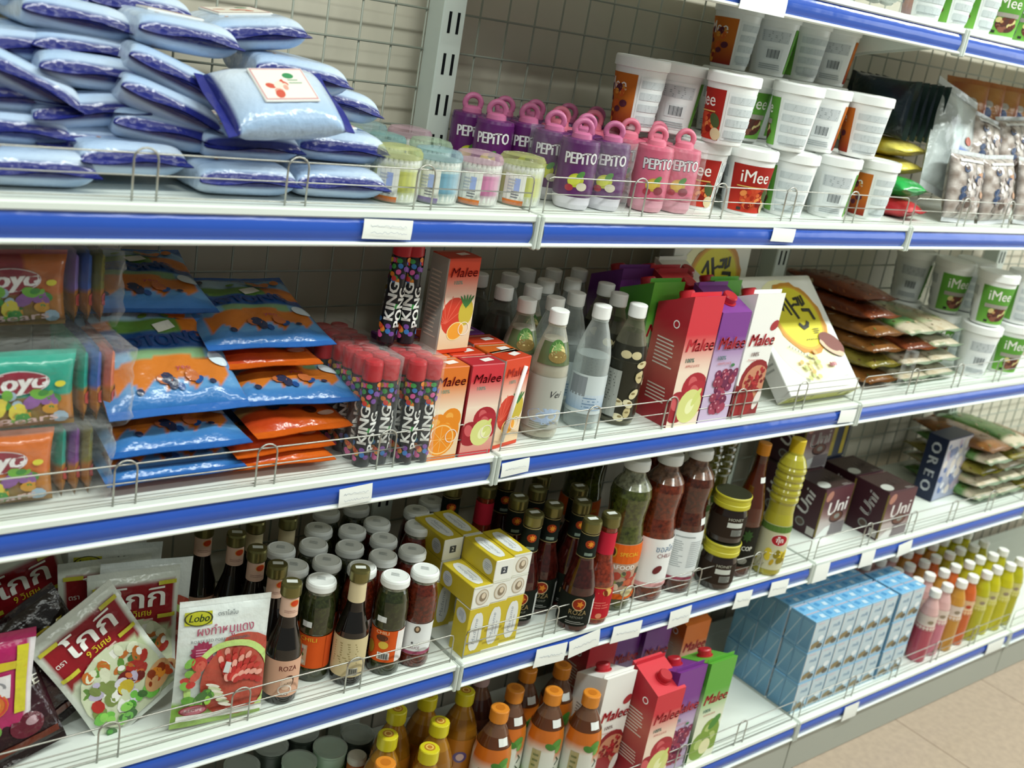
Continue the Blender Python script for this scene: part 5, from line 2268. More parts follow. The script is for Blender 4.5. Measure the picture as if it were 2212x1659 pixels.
_pile = []
for x, y, Y, tilt, yaw, lab in ((560, 1575, .024, 5, 1, 'blue snack bag at the bottom of the left pile, touching the wire fence'),
                                (600, 1235, .026, 7, 0, 'blue snack bag second from the bottom of the left pile, crinkled'),
                                (590, 985, .034, 31, 2, 'blue snack bag with orange zigzag facing out, middle of the left pile'),
                                (450, 590, .120, 12, -4, 'pale blue snack bag with white sticker, fourth up in the left pile'),
                                (370, 455, .120, 9, -6, 'blue snack bag on top of the left pile by the candy packs')):
    _q = at_y('o', x, y, Y)
    _q.z = max(_q.z, SZ['C'] + .019)
    _q.x += .010
    _o = put_flat('bluesnack', blue_snack, lab, _q, tilt, yaw)
    _o.scale = (.98, 1, .94)
    _pile.append(_o)
settle(_pile, (), (0, .0006, .0014), 18)
_pile2 = []
for key, mk, x, y, Y, tilt, yaw, lab in (('orsnack', orange_snack, 640, 1570, .024, 3, -2, 'orange snack bag at the bottom of the right pile'),
                                         ('orsnack', orange_snack, 680, 1405, .030, 5, 3, 'orange snack bag second from the bottom of the right pile, dark hole in its seam'),
                                         ('orsnack', orange_snack, 830, 1200, .028, 7, 4, 'orange snack bag third up in the right pile, bulging over the wire fence'),
                                         ('bluesnack', blue_snack, 760, 930, .040, 7, -6, 'blue snack bag with bright rolled edge in the middle of the right pile'),
                                         ('orsnack', orange_snack, 560, 660, .075, 5, -1, 'orange-edged snack bag second from the top of the right pile'),
                                         ('bluesnack', blue_snack, 570, 490, .078, 11, -2, 'blue snack bag on top of the right pile by the grid')):
    _q = at_y('p', x, y, Y)
    _q.z = max(_q.z, SZ['C'] + .017)
    _pile2.append(put_flat(key, mk, lab, _q, tilt, yaw))
settle(_pile2, (), (0, .0006, .0014), 9)
put_lean('bluesnack', blue_snack, 'blue and orange snack bag at the left edge of the lower shelf', Vector((_k0.x - .135, _k0.y + .075, _zD + .012)), 14, -6, 4)


# ------------------------------------------------------------------ candy multipacks on the left
def candy_pouch(kind, label):
    w, h, t = .128, .086, .026
    top = {'teal': '1f9a84', 'orange': 'd06a20', 'red': '8c2a34', 'mixed': '4a4a3c', 'purple': '7a3a90', 'blue': '3a62b4', 'olive': '7c7a34', 'peach': 'c8664a', 'lilac': '8a74b8'}[kind]
    c0 = lin(top)

    def front(u, v):
        if v > .42:
            return c0 if kind != 'red' or u < .6 else lin('b8642a')
        return mixc(lin('7c6a34'), lin('b0702c'), .5 + .5 * sin(u * 7 + v * 5))

    def art(A):
        A.blob(.0, h * .66, .034, .015, '8a1f34'); A.ring(.0, h * .66, .034, .015, .06, 'e0d8dc')
        A.text('Yoyo', -.004, h * .66, .030, 'eceaea', .05, .05, .15, width=.066)
        A.scatter(.012, h * .30, .08, .034, 22, ['3f8a3a', '6fae3f', '9fb8cc', 'c8902a', '2f6a34', '8a5a9a', 'd8c84a'], .010, 5)
        A.text('Bears', .012, h * .10, .014, 'd8b8b4', .1, .03, width=.06)
        A.scatter(-.045, h * .25, .03, .03, 8, ['a83a34', '7a3a8a', 'd8d0c0', 'b8a83a'], .010, 7)
        A.blob(.045, h * .62, .006, .004, 'd8cf3a')
    return flat_bag('candy_pouch', label, 'candy bag', w, h, t, front, lambda u, v: c0 if v > .4 else lin('a0682c'), 'fruit candy pouches', 'foil', .005, .0013, 22, 21, art, e=11)


ZF['q'] = (0, 780, .20492)
ZF['r'] = (0, 530, .18085)
_c0 = onz(*zp('q', 180, 1600), SZ['C'])
TIERS = [(0.0, _c0.y + .020, 'orange', ('teal', 'purple', 'olive')), (.0895, _c0.y + .022, 'teal', ('teal', 'blue', 'peach')),
         (.179, _c0.y + .100, 'red', ('lilac', 'blue', 'olive')), (.2685, _c0.y + .112, 'mixed', ('mixed', 'purple', 'olive'))]
TN = ['bottom', 'second', 'third', 'top']
for k, (dz, y, main, sides) in enumerate(TIERS):
    z = SZ['C'] + .0025 + dz
    xr = onz(*zp('q', 555, 1500), SZ['C']).x if k < 2 else onx(0, 0, 0).x
    p = ony(*zp('q', 560, 1200), y)
    right = p.x + (0, .020, .006, .006)[k]
    put_lean('candy' + main, lambda l, m=main: candy_pouch(m, l), f'{main if main != "mixed" else "dark multicoloured"} fruit candy pouch facing out, {TN[k]} tier of the candy packs', Vector((right - .064, y, z)), 2, 0, 0).scale = (1, 1, 1 if k < 3 else .60)
    put_lean('candy' + main, lambda l, m=main: candy_pouch(m, l), f'{main if main != "mixed" else "dark multicoloured"} fruit candy pouch cut by the left frame edge, {TN[k]} tier', Vector((right - .064 - .131, y + .002, z)), 2, 0, 0).scale = (1, 1, 1 if k < 3 else .60)
    for i, c in enumerate(sides):
        put_lean('candy' + c, lambda l, m=c: candy_pouch(m, l), f'{c if c != "mixed" else "dark"} candy pouch turned edge-on, {["left", "middle", "right"][i]} of three in the {TN[k]} tier',
                 Vector((right + .013 + i * .0148, y + .064, z)), 1, 0, 88).scale = (1, .52, 1 if k < 3 else .60)
    t = thing('clear_film_wrap', f'crumpled clear film round the {TN[k]} tier of candy pouches', 'plastic wrap', (right, y, z), group='clear film round the candy pouches')
    wrap_sleeve(t, -.204, -.022, .054, .134, .0875 if k < 3 else .0545, seed=k)


# ------------------------------------------------------------------ bottom shelf (E): tea bottles, cups, milk cartons, juice
ZF['s'] = (1840, 100, .24718)
ZF['t'] = (1880, 1150, .16275)


def tea_bottle(kind, label):
    pr = [(.026, 0), (.0315, .005), (.0328, .014), (.0328, .118), (.0318, .130), (.0285, .147), (.0215, .165), (.0150, .178), (.0132, .186), (.0132, .193)]
    t = thing('tea_bottle', label, 'bottle', group='tea bottles on the bottom shelf')
    rf = prof_r(pr)
    m = MB()
    liq = {'orange': '5a3018', 'yellow': '8a5a14', 'pink': '4a2a24'}[kind]
    m.lathe([(r, z, liq if z < .15 else ('6a4a38' if kind != 'yellow' else '9a6a1c')) for r, z in pr], 28, 'juice', liq)
    m.build('bottle_body', t)
    m = MB()
    if kind == 'orange':
        g = gradient([(0, '7ab04a'), (.16, '9cc468'), (.34, 'd9ddd2'), (.62, 'd9d8ce'), (1, 'd9d8ce')])

        def pt(u, v):
            if v > .76 + .10 * sin(u * 6.3 * 1.0 + .6):
                return lin('c8691c') if u < .62 else mixc(lin('c8691c'), lin('b8b040'), (u - .62) * 3)
            return g(v)
        pic_label(m, rf, .018, .146, 5.9, 'ffffff', 'sleeve', lambda A, w, h: (
            A.blob(.016, h * .30, .012, .008, '4f8a34', .7), A.blob(.004, h * .27, .010, .006, '3f7a2c', -.5), A.blob(.020, h * .22, .008, .005, '6aa044', 1.2),
            A.rect(-.018, -h * .05, .016, h * .5, 'a89a6a'), A.lines(-.018, -h * .05, .010, h * .42, 5, '6a6a3a', 2),
            A.line([(.020, .012), (.026, .004), (.020, -.004)], .0022, '3a4a34'), A.line([(.018, -.010), (.026, -.020), (.019, -.030)], .0022, '3a4a34'), A.line([(.022, -.034), (.027, -.044)], .002, '3a4a34')),
            0.0, paint=pt)
        A = Art(m, drum(rf, .55), 'paper', .0010)
        m.build('sleeve_label', t)
        m = MB()
        A = Art(m, drum(rf, .45), 'paper', .0010)
        A.rect(.0, .158, .017, .013, 'e2e4e0')
        m.build('price_sticker', t)
    else:
        def d(A, w, h):
            A.blob(.006, h * .22, .012, .011, '5a4a7a' if kind == 'yellow' else '8a6a6a'); A.blob(.006, h * .22, .007, .007, 'c8a8a0')
            A.blob(.0, -h * .18, .014, .014, 'b8a888'); A.blob(.0, -h * .3, .016, .010, '6a4a3a')
            A.lines(-.02, 0, .012, h * .5, 6, 'd8b060', 3)
        pic_label(m, rf, .018, .132, 5.9, 'a8681a' if kind == 'yellow' else '6a4034', 'sleeve', d, -.1)
        m.build('sleeve_label', t)
    c = {'orange': 'd8862a', 'yellow': 'cfc222', 'pink': 'b89a98'}[kind]

    def top(A, r):
        if kind == 'yellow':
            A.blob(0, 0, r * .55, r * .55, 'b8782a'); A.ring(0, 0, r * .4, r * .4, .35, 'e0c060')
        else:
            A.blob(0, 0, r * .5, r * .5, 'c0701e')
    screw_cap(t, .0158, .187, .0235, c, name='cap', top=top)
    return t


_te = [('orange', 1610, 283, 'orange-capped tea bottle leftmost in its front row, white price sticker'), ('orange', 2115, 220, 'orange-capped tea bottle beside the white juice carton'),
       ('orange', 1880, 212, 'orange-capped tea bottle in the middle of its front row'), ('orange', 1690, 180, 'orange-capped tea bottle second row, left'),
       ('orange', 1745, 112, 'orange-capped tea bottle in the third row under the shelf joint'), ('orange', 1920, 85, 'orange-capped tea bottle second row, right'),
       ('pink', 1566, 150, 'dark bottle with pale pink cap behind the orange-capped ones'), ('orange', 1045, 578, 'orange cap cut off by the lower frame edge, among the yellow caps'),
       ('yellow', 1080, 328, 'yellow-capped tea bottle at the left of the third row'), ('yellow', 1050, 438, 'yellow-capped tea bottle at the left, second row'),
       ('yellow', 1295, 362, 'yellow-capped tea bottle in the middle of its group'), ('yellow', 1250, 245, 'yellow-capped tea bottle half under the blue strip'),
       ('yellow', 1430, 212, 'yellow-capped tea bottle at the back right of its group, below the shelf joint'), ('yellow', 1245, 512, 'bright yellow-capped tea bottle nearest the front')]
_tep = [topat('E', 'e', x, y, .2105) for k, x, y, lab in _te]
relax(_tep, .0332, -.045, BACK, [(o.location.x, o.location.y, .046) for o in bpy.data.objects if o.name.startswith('juice_carton') and o.parent is None and o.location.z < -.9])
for p, (k, x, y, lab) in zip(_tep, _te):
    put('tea' + k, lambda l, k=k: tea_bottle(k, l), lab, p, radians(-30))


def gel_cup(kind, label):
    """clear tumbler with a printed green band"""
    t = thing('green_cup', label, 'cup', group='clear green cups under the shelf')
    m = MB()
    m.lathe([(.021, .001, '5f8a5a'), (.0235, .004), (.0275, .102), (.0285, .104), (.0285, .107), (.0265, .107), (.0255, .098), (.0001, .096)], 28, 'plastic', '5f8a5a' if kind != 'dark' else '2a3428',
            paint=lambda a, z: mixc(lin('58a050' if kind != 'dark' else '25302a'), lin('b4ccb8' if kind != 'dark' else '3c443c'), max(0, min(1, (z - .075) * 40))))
    m.build('cup_body', t)
    m = MB()

    def d(A, w, h):
        A.scatter(0, 0, w * .9, h * .8, 16, ['7fb86a', 'b8c85a', '9fc0b0', '4f8a5a'], .010, 3)
    if kind != 'dark':
        pic_label(m, lambda z: .0237 + (z - .004) * .041, .03, .082, 5.6, '5fae54', 'sleeve', d)
    else:
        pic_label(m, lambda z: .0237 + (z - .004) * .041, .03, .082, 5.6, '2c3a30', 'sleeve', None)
    m.build('printed_band', t)
    m = MB()
    m.lathe([(.0268, .1072, 'dfe6e0'), (.0285, .108), (.0285, .110), (.024, .1125), (.0001, .113)], 28, 'clear', 'eef6ee')
    m.build('lid', t)
    return t


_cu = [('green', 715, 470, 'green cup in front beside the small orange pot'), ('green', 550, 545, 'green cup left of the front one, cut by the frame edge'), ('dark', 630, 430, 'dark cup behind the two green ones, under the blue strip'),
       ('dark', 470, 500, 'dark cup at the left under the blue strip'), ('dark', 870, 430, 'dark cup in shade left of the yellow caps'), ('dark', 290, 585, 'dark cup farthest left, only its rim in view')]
_cup = [topat('E', 'e', x, y, .113) for k, x, y, lab in _cu]
relax(_cup, .0288, -.045, BACK, [(p.x, p.y, .033) for p in _tep])
for p, (k, x, y, lab) in zip(_cup, _cu):
    put('cup' + k, lambda l, k=k: gel_cup(k, l), lab, p, 0)
_pt = thing('orange_pot', 'small orange-topped pot between green cups and yellow caps', 'pot')
m = MB(); m.lathe([(.013, 0, 'b8622a'), (.015, .004), (.0155, .09), (.0145, .094)], 20, 'plastic', 'b8622a'); m.build('pot_body', _pt)
m = MB(); m.lathe([(.0158, .0935, 'd8cfc4'), (.0162, .095), (.0162, .104), (.014, .106), (.0001, .106)], 20, 'plastic', 'd8cfc4'); m.build('lid', _pt)
_pp = [topat('E', 'e', 828, 530, .106)]
relax(_pp, .0165, -.045, BACK, [(p.x, p.y, .033) for p in _tep] + [(p.x, p.y, .0288) for p in _cup])
_pt.location = _pp[0]


def milk_carton(label):
    w, d, h = .0498, .0318, .0742
    m = MB()
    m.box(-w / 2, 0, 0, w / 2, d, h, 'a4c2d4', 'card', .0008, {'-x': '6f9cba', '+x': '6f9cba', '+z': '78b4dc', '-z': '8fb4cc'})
    A = Art(m, plane((0, 0, h / 2), (1, 0, 0), (0, 0, 1)), 'card')
    A.rect(0, .012, w * .94, h * .6, 'bccfd8', col2='c4d4dc')
    A.blob(-.008, -.022, .016, .007, '8a7a54', .3); A.blob(.010, -.026, .010, .006, '5a5648')
    A.text('milk', .004, .014, .014, '6f98b8', shear=.2, width=.026)
    A.blob(.008, -.008, .010, .007, 'e4ecf0'); A.rect(-.022, 0, .003, h * .9, 'd4d8da')
    A.lines(.0, .030, .03, .006, 1, 'd8c4cc')
    A = Art(m, plane((0, d / 2, h), (1, 0, 0), (0, 1, 0)), 'card')
    A.rect(-.010, 0, .012, .012, '4f94c8', .3); A.rect(.012, -.004, .012, .012, 'c8dcea', -.2); A.rect(0, .012, w * .9, .003, 'c4b4c0')
    for s in (-1, 1):
        A = Art(m, plane((s * w / 2, d / 2, h / 2), (0, s, 0), (0, 0, 1)), 'card')
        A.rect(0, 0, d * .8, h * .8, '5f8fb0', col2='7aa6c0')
        A.line([(-.012, -.030), (.012, .028)], .0022, 'a9c0cc')
    return tag(m.build('milk_carton'), label, 'milk carton', 'pale blue milk cartons')


_mc = None
_m0 = Vector((.928, -.040, SZ['E']))
NC = ['left', 'second from left', 'third from left', 'fourth from left', 'fifth from left', 'sixth from left']
NR = ['front', 'second', 'third', 'fourth', 'fifth', 'sixth']
NT = ['bottom', 'middle', 'top']
for k in range(3):
    for j in range(6):
        for i in range(6):
            if not (j == 0 or i == 0 or k == 2):
                continue
            lab = f'milk carton in the big pale blue stack, {NT[k]} layer, {NR[j]} row, {NC[i]}'
            p = _m0 + Vector((.0508 * i + .002 * (j % 2) * (k % 2), .0326 * j + (.004 if j > 1 else 0), .0750 * k))
            if _mc is None:
                _mc = milk_carton(lab); o = _mc
            else:
                o = _mc.copy(); COLL.objects.link(o); o['label'] = lab
            o.location = p
for k in range(3):
    for j in range(3):
        for i in range(2):
            if k < 2 and j > 0:
                continue
            o = _mc.copy(); COLL.objects.link(o)
            o['label'] = f'milk carton beside the pink juice, {NT[k]} layer, {NR[j]} row, {["left", "right"][i]}'
            o.location = _m0 + Vector((.312 + .0508 * i, -.002 + .034 * j, .0750 * k))


def juice_bottle(kind, label):
    pr = [(.0185, 0), (.0220, .004), (.0225, .012), (.0225, .095), (.0205, .104), (.0215, .112), (.0215, .128), (.0180, .146), (.0120, .162), (.0112, .172)]
    t = thing('juice_bottle', label, 'bottle', group='small white-capped juice bottles')
    c = {'pink': 'b0485a', 'rose': 'c8788a', 'amber': 'c08a34', 'orange': 'c8602a', 'yellow': 'b0ac1c', 'lime': 'c0b81a'}[kind]
    m = MB()
    m.lathe([(r, z, c if z < .104 else ('d2a8a4' if kind in ('pink', 'rose') else c)) for r, z in pr], 22, 'juice', c)
    m.build('bottle_body', t)
    m = MB()

    def d(A, w, h):
        A.rect(0, -h * .35, w, h * .25, c)
        A.blob(0, h * .08, .007, .005, '9a8a74' if kind != 'orange' else 'b8401c')
    pic_label(m, prof_r(pr), .088, .126, 5.8, 'd8c8bc' if kind in ('pink', 'rose', 'amber') else ('dcb890' if kind == 'orange' else 'c9c37a'), 'sleeve', d)
    m.build('neck_label', t)
    screw_cap(t, .0135, .170, .018, 'f0f0ea', name='cap', ribs=False)
    return t


JK = ['pink', 'rose', 'amber', 'orange', 'yellow', 'lime', 'lime', 'yellow']
_jp, _jl = [], []
for j in range(5):
    for i in range(-1 if j else 0, 8):
        _jp.append(Vector((1.402 + .0595 * i + (.006 if j % 2 else 0), -.028 + .0520 * j + .004 * (i % 2), SZ['E'])))
        kk = JK[max(0, i)] if j < 3 else ['rose', 'pink', 'amber', 'orange', 'amber', 'lime', 'yellow', 'lime'][max(0, i)]
        cn = {'pink': 'red-pink', 'rose': 'rose-pink', 'amber': 'amber', 'orange': 'orange', 'yellow': 'yellow-green', 'lime': 'bright yellow'}[kk]
        _jl.append((kk, f'{cn} juice bottle, {NR[j]} row, {ORD[i + 1] + " from the left" if i >= 0 else "tucked behind the milk cartons"}'))
for p, (kk, lab) in zip(_jp, _jl):
    if p.x < 1.395 and p.y < .07:
        continue
    put('juice' + kk, lambda l, k=kk: juice_bottle(k, l), lab, p, radians(-35))


# ------------------------------------------------------------------ noodle packets on the middle and lower shelves
def noodle_packet(kind, label):
    A_, B_ = {'brown': ('6a4220', '8a5a2a'), 'olive': ('6a6424', '8a7a34'), 'green': ('3f7034', '6a8a4a'), 'beige': ('b09a7a', '8fa07a'), 'rust': ('7a3a1c', '5a2a1c')}[kind]
    a, b, clear, gr = lin(A_), lin(B_), lin('c4b8a0'), lin('5a8048')
    R = random.Random(kind)
    ks = [R.uniform(0, 6) for _ in range(4)]

    def paint(s, q):
        n = .5 + .25 * sin(19 * s + ks[0] + 2 * sin(q * 2)) + .25 * sin(q * 5 + ks[1] + s * 7)
        if s < .16 and kind in ('beige', 'green'):
            return mixc(clear, gr, 1 if -2.6 < (q - 2 * pi if q > pi else q) < -.5 else .0) if n > .28 else mixc(clear, a, .6)
        return mixc(a, b, n)
    def extra(m, surf):
        A = Art(m, lambda x, y, l: surf(min(.97, max(.03, y)), x, l), 'foil', .0005, .00003)
        R = random.Random(kind + 'x')
        for q in range(46):
            A.blob(R.uniform(-.4, 3.5), R.uniform(.04, .9), R.uniform(.03, .16), R.uniform(.006, .022), R.choice([A_, B_, 'b8a07a', '5a3a20', '6a7a3a' if kind != 'rust' else '8a4a2a', 'c8b894' if kind in ('beige', 'green') else A_]), R.uniform(-.3, .3), 9, rings=1)
    return tube_bag('noodle_packet', label, 'packet', .108, .225, .031, paint, 'flat noodle packets', 'foil', .010, 31, .0050, extra, ns=18, nt=26, fin_col='8fa088' if kind in ('beige', 'green') else A_)


NP = {}


def put_noodle(kind, label, p, yaw=0, pitch=0):
    if kind not in NP:
        NP[kind] = noodle_packet(kind, label)
        o = NP[kind]
    else:
        o = dup(NP[kind], label=label)
    o.location = p
    o.rotation_euler = (radians(pitch), 0, radians(yaw))
    return o


NC3 = ['left', 'middle', 'right']
_n0 = Vector((1.045, .040, SZ['C'] + .001))
NL = ['lowest', 'second', 'third', 'fourth', 'fifth', 'topmost']
for c, (dx, kinds, oy) in enumerate(((0, ('brown', 'olive', 'brown', 'brown', 'rust', 'rust'), .005), (.118, ('beige', 'beige', 'rust', 'green'), 0), (.230, ('beige', 'beige', 'green', 'beige'), .004))):
    for k, kind in enumerate(kinds):
        put_noodle(kind, f'{kind} flat packet, {NL[k] if k < len(kinds) - 1 else "topmost"} of {NC3[c]} pile beside the cake box', _n0 + Vector((dx + .003 * (k % 2), oy + .004 * (k % 3) + (.016 * max(0, k - 2)), .0315 * k)), 2 - 2 * (k % 3))
_n1 = base('D', 'd', 1720, 850)
for c, (dx, kinds) in enumerate(((0, ('green', 'beige', 'olive', 'green', 'brown')), (.114, ('beige', 'green', 'beige', 'olive', 'green')), (.228, ('olive', 'beige', 'green', 'brown')))):
    for k, kind in enumerate(kinds):
        put_noodle(kind, f'{kind} flat packet, {NL[k] if k < len(kinds) - 1 else "topmost"} of the {NC3[c]} pile right of the navy box', Vector((_n1.x + .045 + dx + .004 * (k % 2), .035 + .005 * (k % 3), SZ['D'] + .001 + .0315 * k)), 2 - 2 * (k % 2))
t = thing('clear_bag', 'crumpled clear bag glinting at the ends of the brown packets', 'plastic bag', (_n0.x + .052, .020, SZ['C']))
wrap_sleeve(t, -.024, 0, .004, .018, .085, r=.008, seed=12)


# ------------------------------------------------------------------ instant noodle cups
def noodle_cup(kind, label):
    rb, rt, h = .0290, .0385, .104
    t = thing('noodle_cup', label, 'noodle cup', group='white instant noodle cups')
    rf = lambda z: rb + (rt - rb) * z / h
    m = MB()
    m.lathe([(rb * .96, 0, 'eef0ee'), (rb, .0015), (rf(.004), .004), (rf(.096), .096), (rt, h)], 34, 'plastic', 'eef0ee')
    m.build('cup_body', t)
    m = MB()
    main = {'red': ('a0241c', 'c83a28'), 'green': ('5f9a3c', '7ab84e'), 'orange': ('c06a24', '8a2a20')}[kind]
    g = gradient([(0, main[1]), (.5, main[0]), (1, main[0])])

    def art(A, w, h_):
        A.text('iMee', .0, h_ * .26, .030, 'efece6', .03, .005, width=.044)
        if kind == 'red':
            A.blob(.004, -h_ * .20, .022, .018, 'c8482a', .2); A.scatter(.004, -h_ * .22, .040, .024, 22, ['d86a3a', 'a8301c', '8a1c14', 'e08a4a', 'c83a24'], .006, 4)
            A.blob(.026, -h_ * .12, .007, .012, '4a5a34', .4); A.rect(.0, .004, .05, .002, 'd8b060'); A.blob(.03, -h_ * .38, .008, .010, 'd8c8a0', .3)
        elif kind == 'green':
            A.blob(.004, -h_ * .25, .020, .014, '5a3a34'); A.scatter(.004, -h_ * .25, .034, .02, 14, ['8a5a4a', 'c8a06a', '6a3a30', 'd8c88a'], .006, 4)
            A.rect(0, -h_ * .02, .05, .008, 'a09890')
        else:
            A.scatter(.0, -h_ * .1, .04, .05, 16, ['d8923a', '8a2a20', '5a2a3a', 'c8602a'], .008, 4)
        A.rect(-.016, -h_ * .43, .007, .005, '3a3a34')
    pic_label(m, rf, .006, .086, 2.15, 'ffffff', 'paper', art, 0, paint=lambda u, v: g(v))

    def back(A, w, h_):
        for k in range(4):
            A.rect(0, h_ * (.36 - .24 * k), w * .9, h_ * .15, 'c9d0d2')
            A.lines(0, h_ * (.36 - .24 * k), w * .86, h_ * .13, 4, 'b4bcbf', k)
        A.lines(0, -h_ * .46, w * .8, h_ * .06, 2, 'a8b0b4', 9)
    m.build('front_label', t)
    m = MB()
    pic_label(m, rf, .008, .084, 1.7, 'e6eaea', 'paper', back, 2.05)
    m.build('text_panel', t)
    m = MB()

    def side(A, w, h_):
        A.rect(0, h_ * .3, w * .8, h_ * .26, 'c4c9cc'); A.lines(0, h_ * .3, w * .74, h_ * .24, 6, '8e969a', 2)
        A.rect(0, -h_ * .10, w * .55, h_ * .28, 'dfe3e4')
        for q in range(10):
            A.rect((q - 4.5) * .0020, -h_ * .10, .0008 + .0006 * (q % 3 == 0), h_ * .2, '5a6064')
        A.lines(0, -h_ * .40, w * .7, h_ * .14, 3, '9aa2a6', 5)
    pic_label(m, rf, .008, .084, 1.7, 'e9ecec', 'paper', side, -2.05)
    m.build('nutrition_panel', t)
    m = MB()
    m.lathe([(rt * .985, .0955, 'f4f6f4'), (rt * 1.045, .0965), (rt * 1.045, .1105), (rt * 1.01, .1130), (rt * .93, .1135), (rt * .9, .1120), (.0001, .1120)], 34, 'plastic', 'f4f6f4')
    m.build('lid', t)
    return t


CH = .1138


def put_cup(kind, label, p, turn):
    """turn: 0 front panel outwards, 1 text panel, 2 nutrition panel"""
    return put('noodle' + kind, lambda l: noodle_cup(kind, l), label, p, radians(-36 + turn), size=(1.06, 1.06, .95))


SZ2 = CH * .95
cups = [('red', 545, 1102, 0, -22, 'red noodle cup at the left of the front row beside the pink bottles'), ('red', 765, 1130, 0, 8, 'red noodle cup second in the front row, name fully visible'),
        ('green', 1012, 1146, 0, -118, 'white noodle cup third in the front row, text panel out'), ('green', 1255, 1160, 0, 112, 'white noodle cup fourth in the front row, wrapped and glaring'),
        ('orange', 1460, 1168, 0, -84, 'white noodle cup at the right end of the front row, orange edge')]
_cf = []
for kind, x, y, lv, turn, lab in cups:
    _cf.append(base('B', '3', x, y) + Vector((0, .026, 0)))
_TH = ((.082, .152), (.169, .150), (.256, .148), (.343, .146))
_n = len(_cf)
_cf += [Vector((p.x - .012, p.y + .088, p.z)) for p in _cf[:_n]]
_cf += [Vector((_cf[1].x + dx, _cf[1].y + dy, _cf[1].z)) for dx, dy in _TH]
relax(_cf, .0430, .020, BACK, (), 0)
for p, (kind, x, y, lv, turn, lab) in zip(_cf, cups):
    put_cup(kind, lab, p, turn)
for i, p in enumerate(_cf[_n:2 * _n]):
    put_cup(['red', 'red', 'green', 'green', 'orange'][i], f'white noodle cup in the second row, lower layer, {ORD[i + 1]} from left', p, [100, -100, 90, -95, 100][i])
for i, p in enumerate(_cf[2 * _n:]):
    put_cup(['orange', 'green', 'green', 'orange'][i], f'noodle cup in the lower layer at the back, {ORD[i + 1]} from left', p, 90)
up = [('orange', 230, 640, .135, -75, 'noodle cup with orange side panel standing behind the purple bottles, upper layer'),
      ('green', 395, 690, .115, 112, 'grey-looking wrapped noodle cup between the orange one and the red one, upper layer'),
      ('red', 606, 716, .060, -86, 'noodle cup with red edge and white nutrition panel, front of the upper layer'),
      ('green', 775, 725, .13, 10, 'green-fronted noodle cup set back in the upper layer'),
      ('green', 958, 770, .060, -116, 'wrapped white noodle cup, text panel out, right half of the upper layer'),
      ('orange', 1165, 795, .085, 108, 'wrapped white noodle cup with glare, second from right in the upper layer'),
      ('orange', 1290, 815, .065, -112, 'wrapped white noodle cup at the right end of the upper layer')]
_uf = []
for kind, x, y, Y, turn, lab in up:
    p = ony(*zp('3', x, y), Y)
    _uf.append(Vector((p.x, Y, SZ['B'] + SZ2 + .0006)))
_ub = [Vector((_cf[1].x + dx, _cf[1].y + dy, SZ['B'] + SZ2 + .0006)) for dx, dy in _TH]
_ua = _uf + _ub
relax(_ua, .0430, .020, BACK, (), 0)
for p, (kind, x, y, Y, turn, lab) in zip(_ua, up):
    put_cup(kind, lab, p, turn)
for i, p in enumerate(_ua[7:]):
    put_cup('green', f'noodle cup in the middle layer at the back, {ORD[i + 1]} from left', p, 90)
for i, (turn, lab) in enumerate(((-70, 'dim noodle cup with golden side at the top left of the third layer'), (110, 'dim wrapped noodle cup second from left in the third layer'),
                                (-100, 'dim wrapped noodle cup third from left in the third layer'), (105, 'dim wrapped noodle cup at the right of the third layer'))):
    put_cup(['orange', 'green', 'green', 'orange'][i], lab, Vector((_ua[7 + i].x, _ua[7 + i].y, SZ['B'] + 2 * (SZ2 + .0006))), turn)
# on the topmost shelf, only the lower parts show
for i, (x, kind, turn) in enumerate(((.838, 'orange', -112), (.925, 'green', -84), (1.012, 'green', -80), (1.099, 'green', -8), (1.186, 'green', 4), (1.273, 'green', 100))):
    put_cup(kind, f'white noodle cup on the topmost shelf, cut by the frame, {ORD[i + 1]} from left', Vector((x, .060, SZ['A'])), turn)
t = thing('clear_snack_bag', 'crinkled clear bag of grey snacks on the topmost shelf', 'snack bag', (.605, .03, SZ['A']))
m = MB()
R = random.Random(3)
for k in range(90):
    x, y, z = R.uniform(.0, .17), R.uniform(.02, .10), R.uniform(.010, .07)
    a = MB(); r = R.uniform(.008, .016)
    a.lathe([(.0001, -r * .5), (r * 1.1, -r * .3), (r * 1.4, 0), (r * .8, r * .4), (.0001, r * .5)], 5, 'plastic', R.choice(['b8bcb4', '8a9488', 'd4d6ce', '9aa29a']))
    m.mesh([(v[0] + x, v[1] + y, v[2] + z + .006) for v in a.v], a.f, lin(R.choice(['b8bcb4', '8a9488', 'd4d6ce', '9aa29a'])), 'plastic', True)
o = m.build('snack_pieces', t)
o['kind'] = 'stuff'
wrap_sleeve(t, -.012, .0, .185, .12, .10, r=.03, seed=22)

# noodle cups on the middle shelf, right bay
cc = [('green', 1640, 1352, 0, 112, 'white noodle cup at the left of the middle shelf cups, text panel out'), ('green', 1968, 1330, 0, 2, 'green-label noodle cup at the right edge of the middle shelf'),
      ('green', 1640, 1352, 1, 2, 'green-label noodle cup stacked on the white one, middle shelf'), ('green', 1968, 1330, 1, -110, 'noodle cup stacked at the right edge of the middle shelf')]
_c1 = base('C', 'n', 1620, 1350) + Vector((.01, .030, 0))
_c2 = base('C', 'n', 1968, 1325) + Vector((.01, .032, 0))
relax([_c1, _c2], .046, .02, BACK)
for q, tier, kind, turn, lab in ((_c1, 0, 'green', 112, 'white noodle cup at the left of the middle shelf cups, text panel out'), (_c2, 0, 'green', 4, 'green-label noodle cup low at the right edge of the middle shelf'),
                                 (_c1, 1, 'green', 0, 'green-label noodle cup stacked on the white one, middle shelf'), (_c2, 1, 'green', -110, 'noodle cup stacked second at the right edge of the middle shelf')):
    put_cup(kind, lab, q + Vector((0, 0, tier * (SZ2 * 1.11 + .001))), turn).scale = (1.12, 1.12, 1.055)
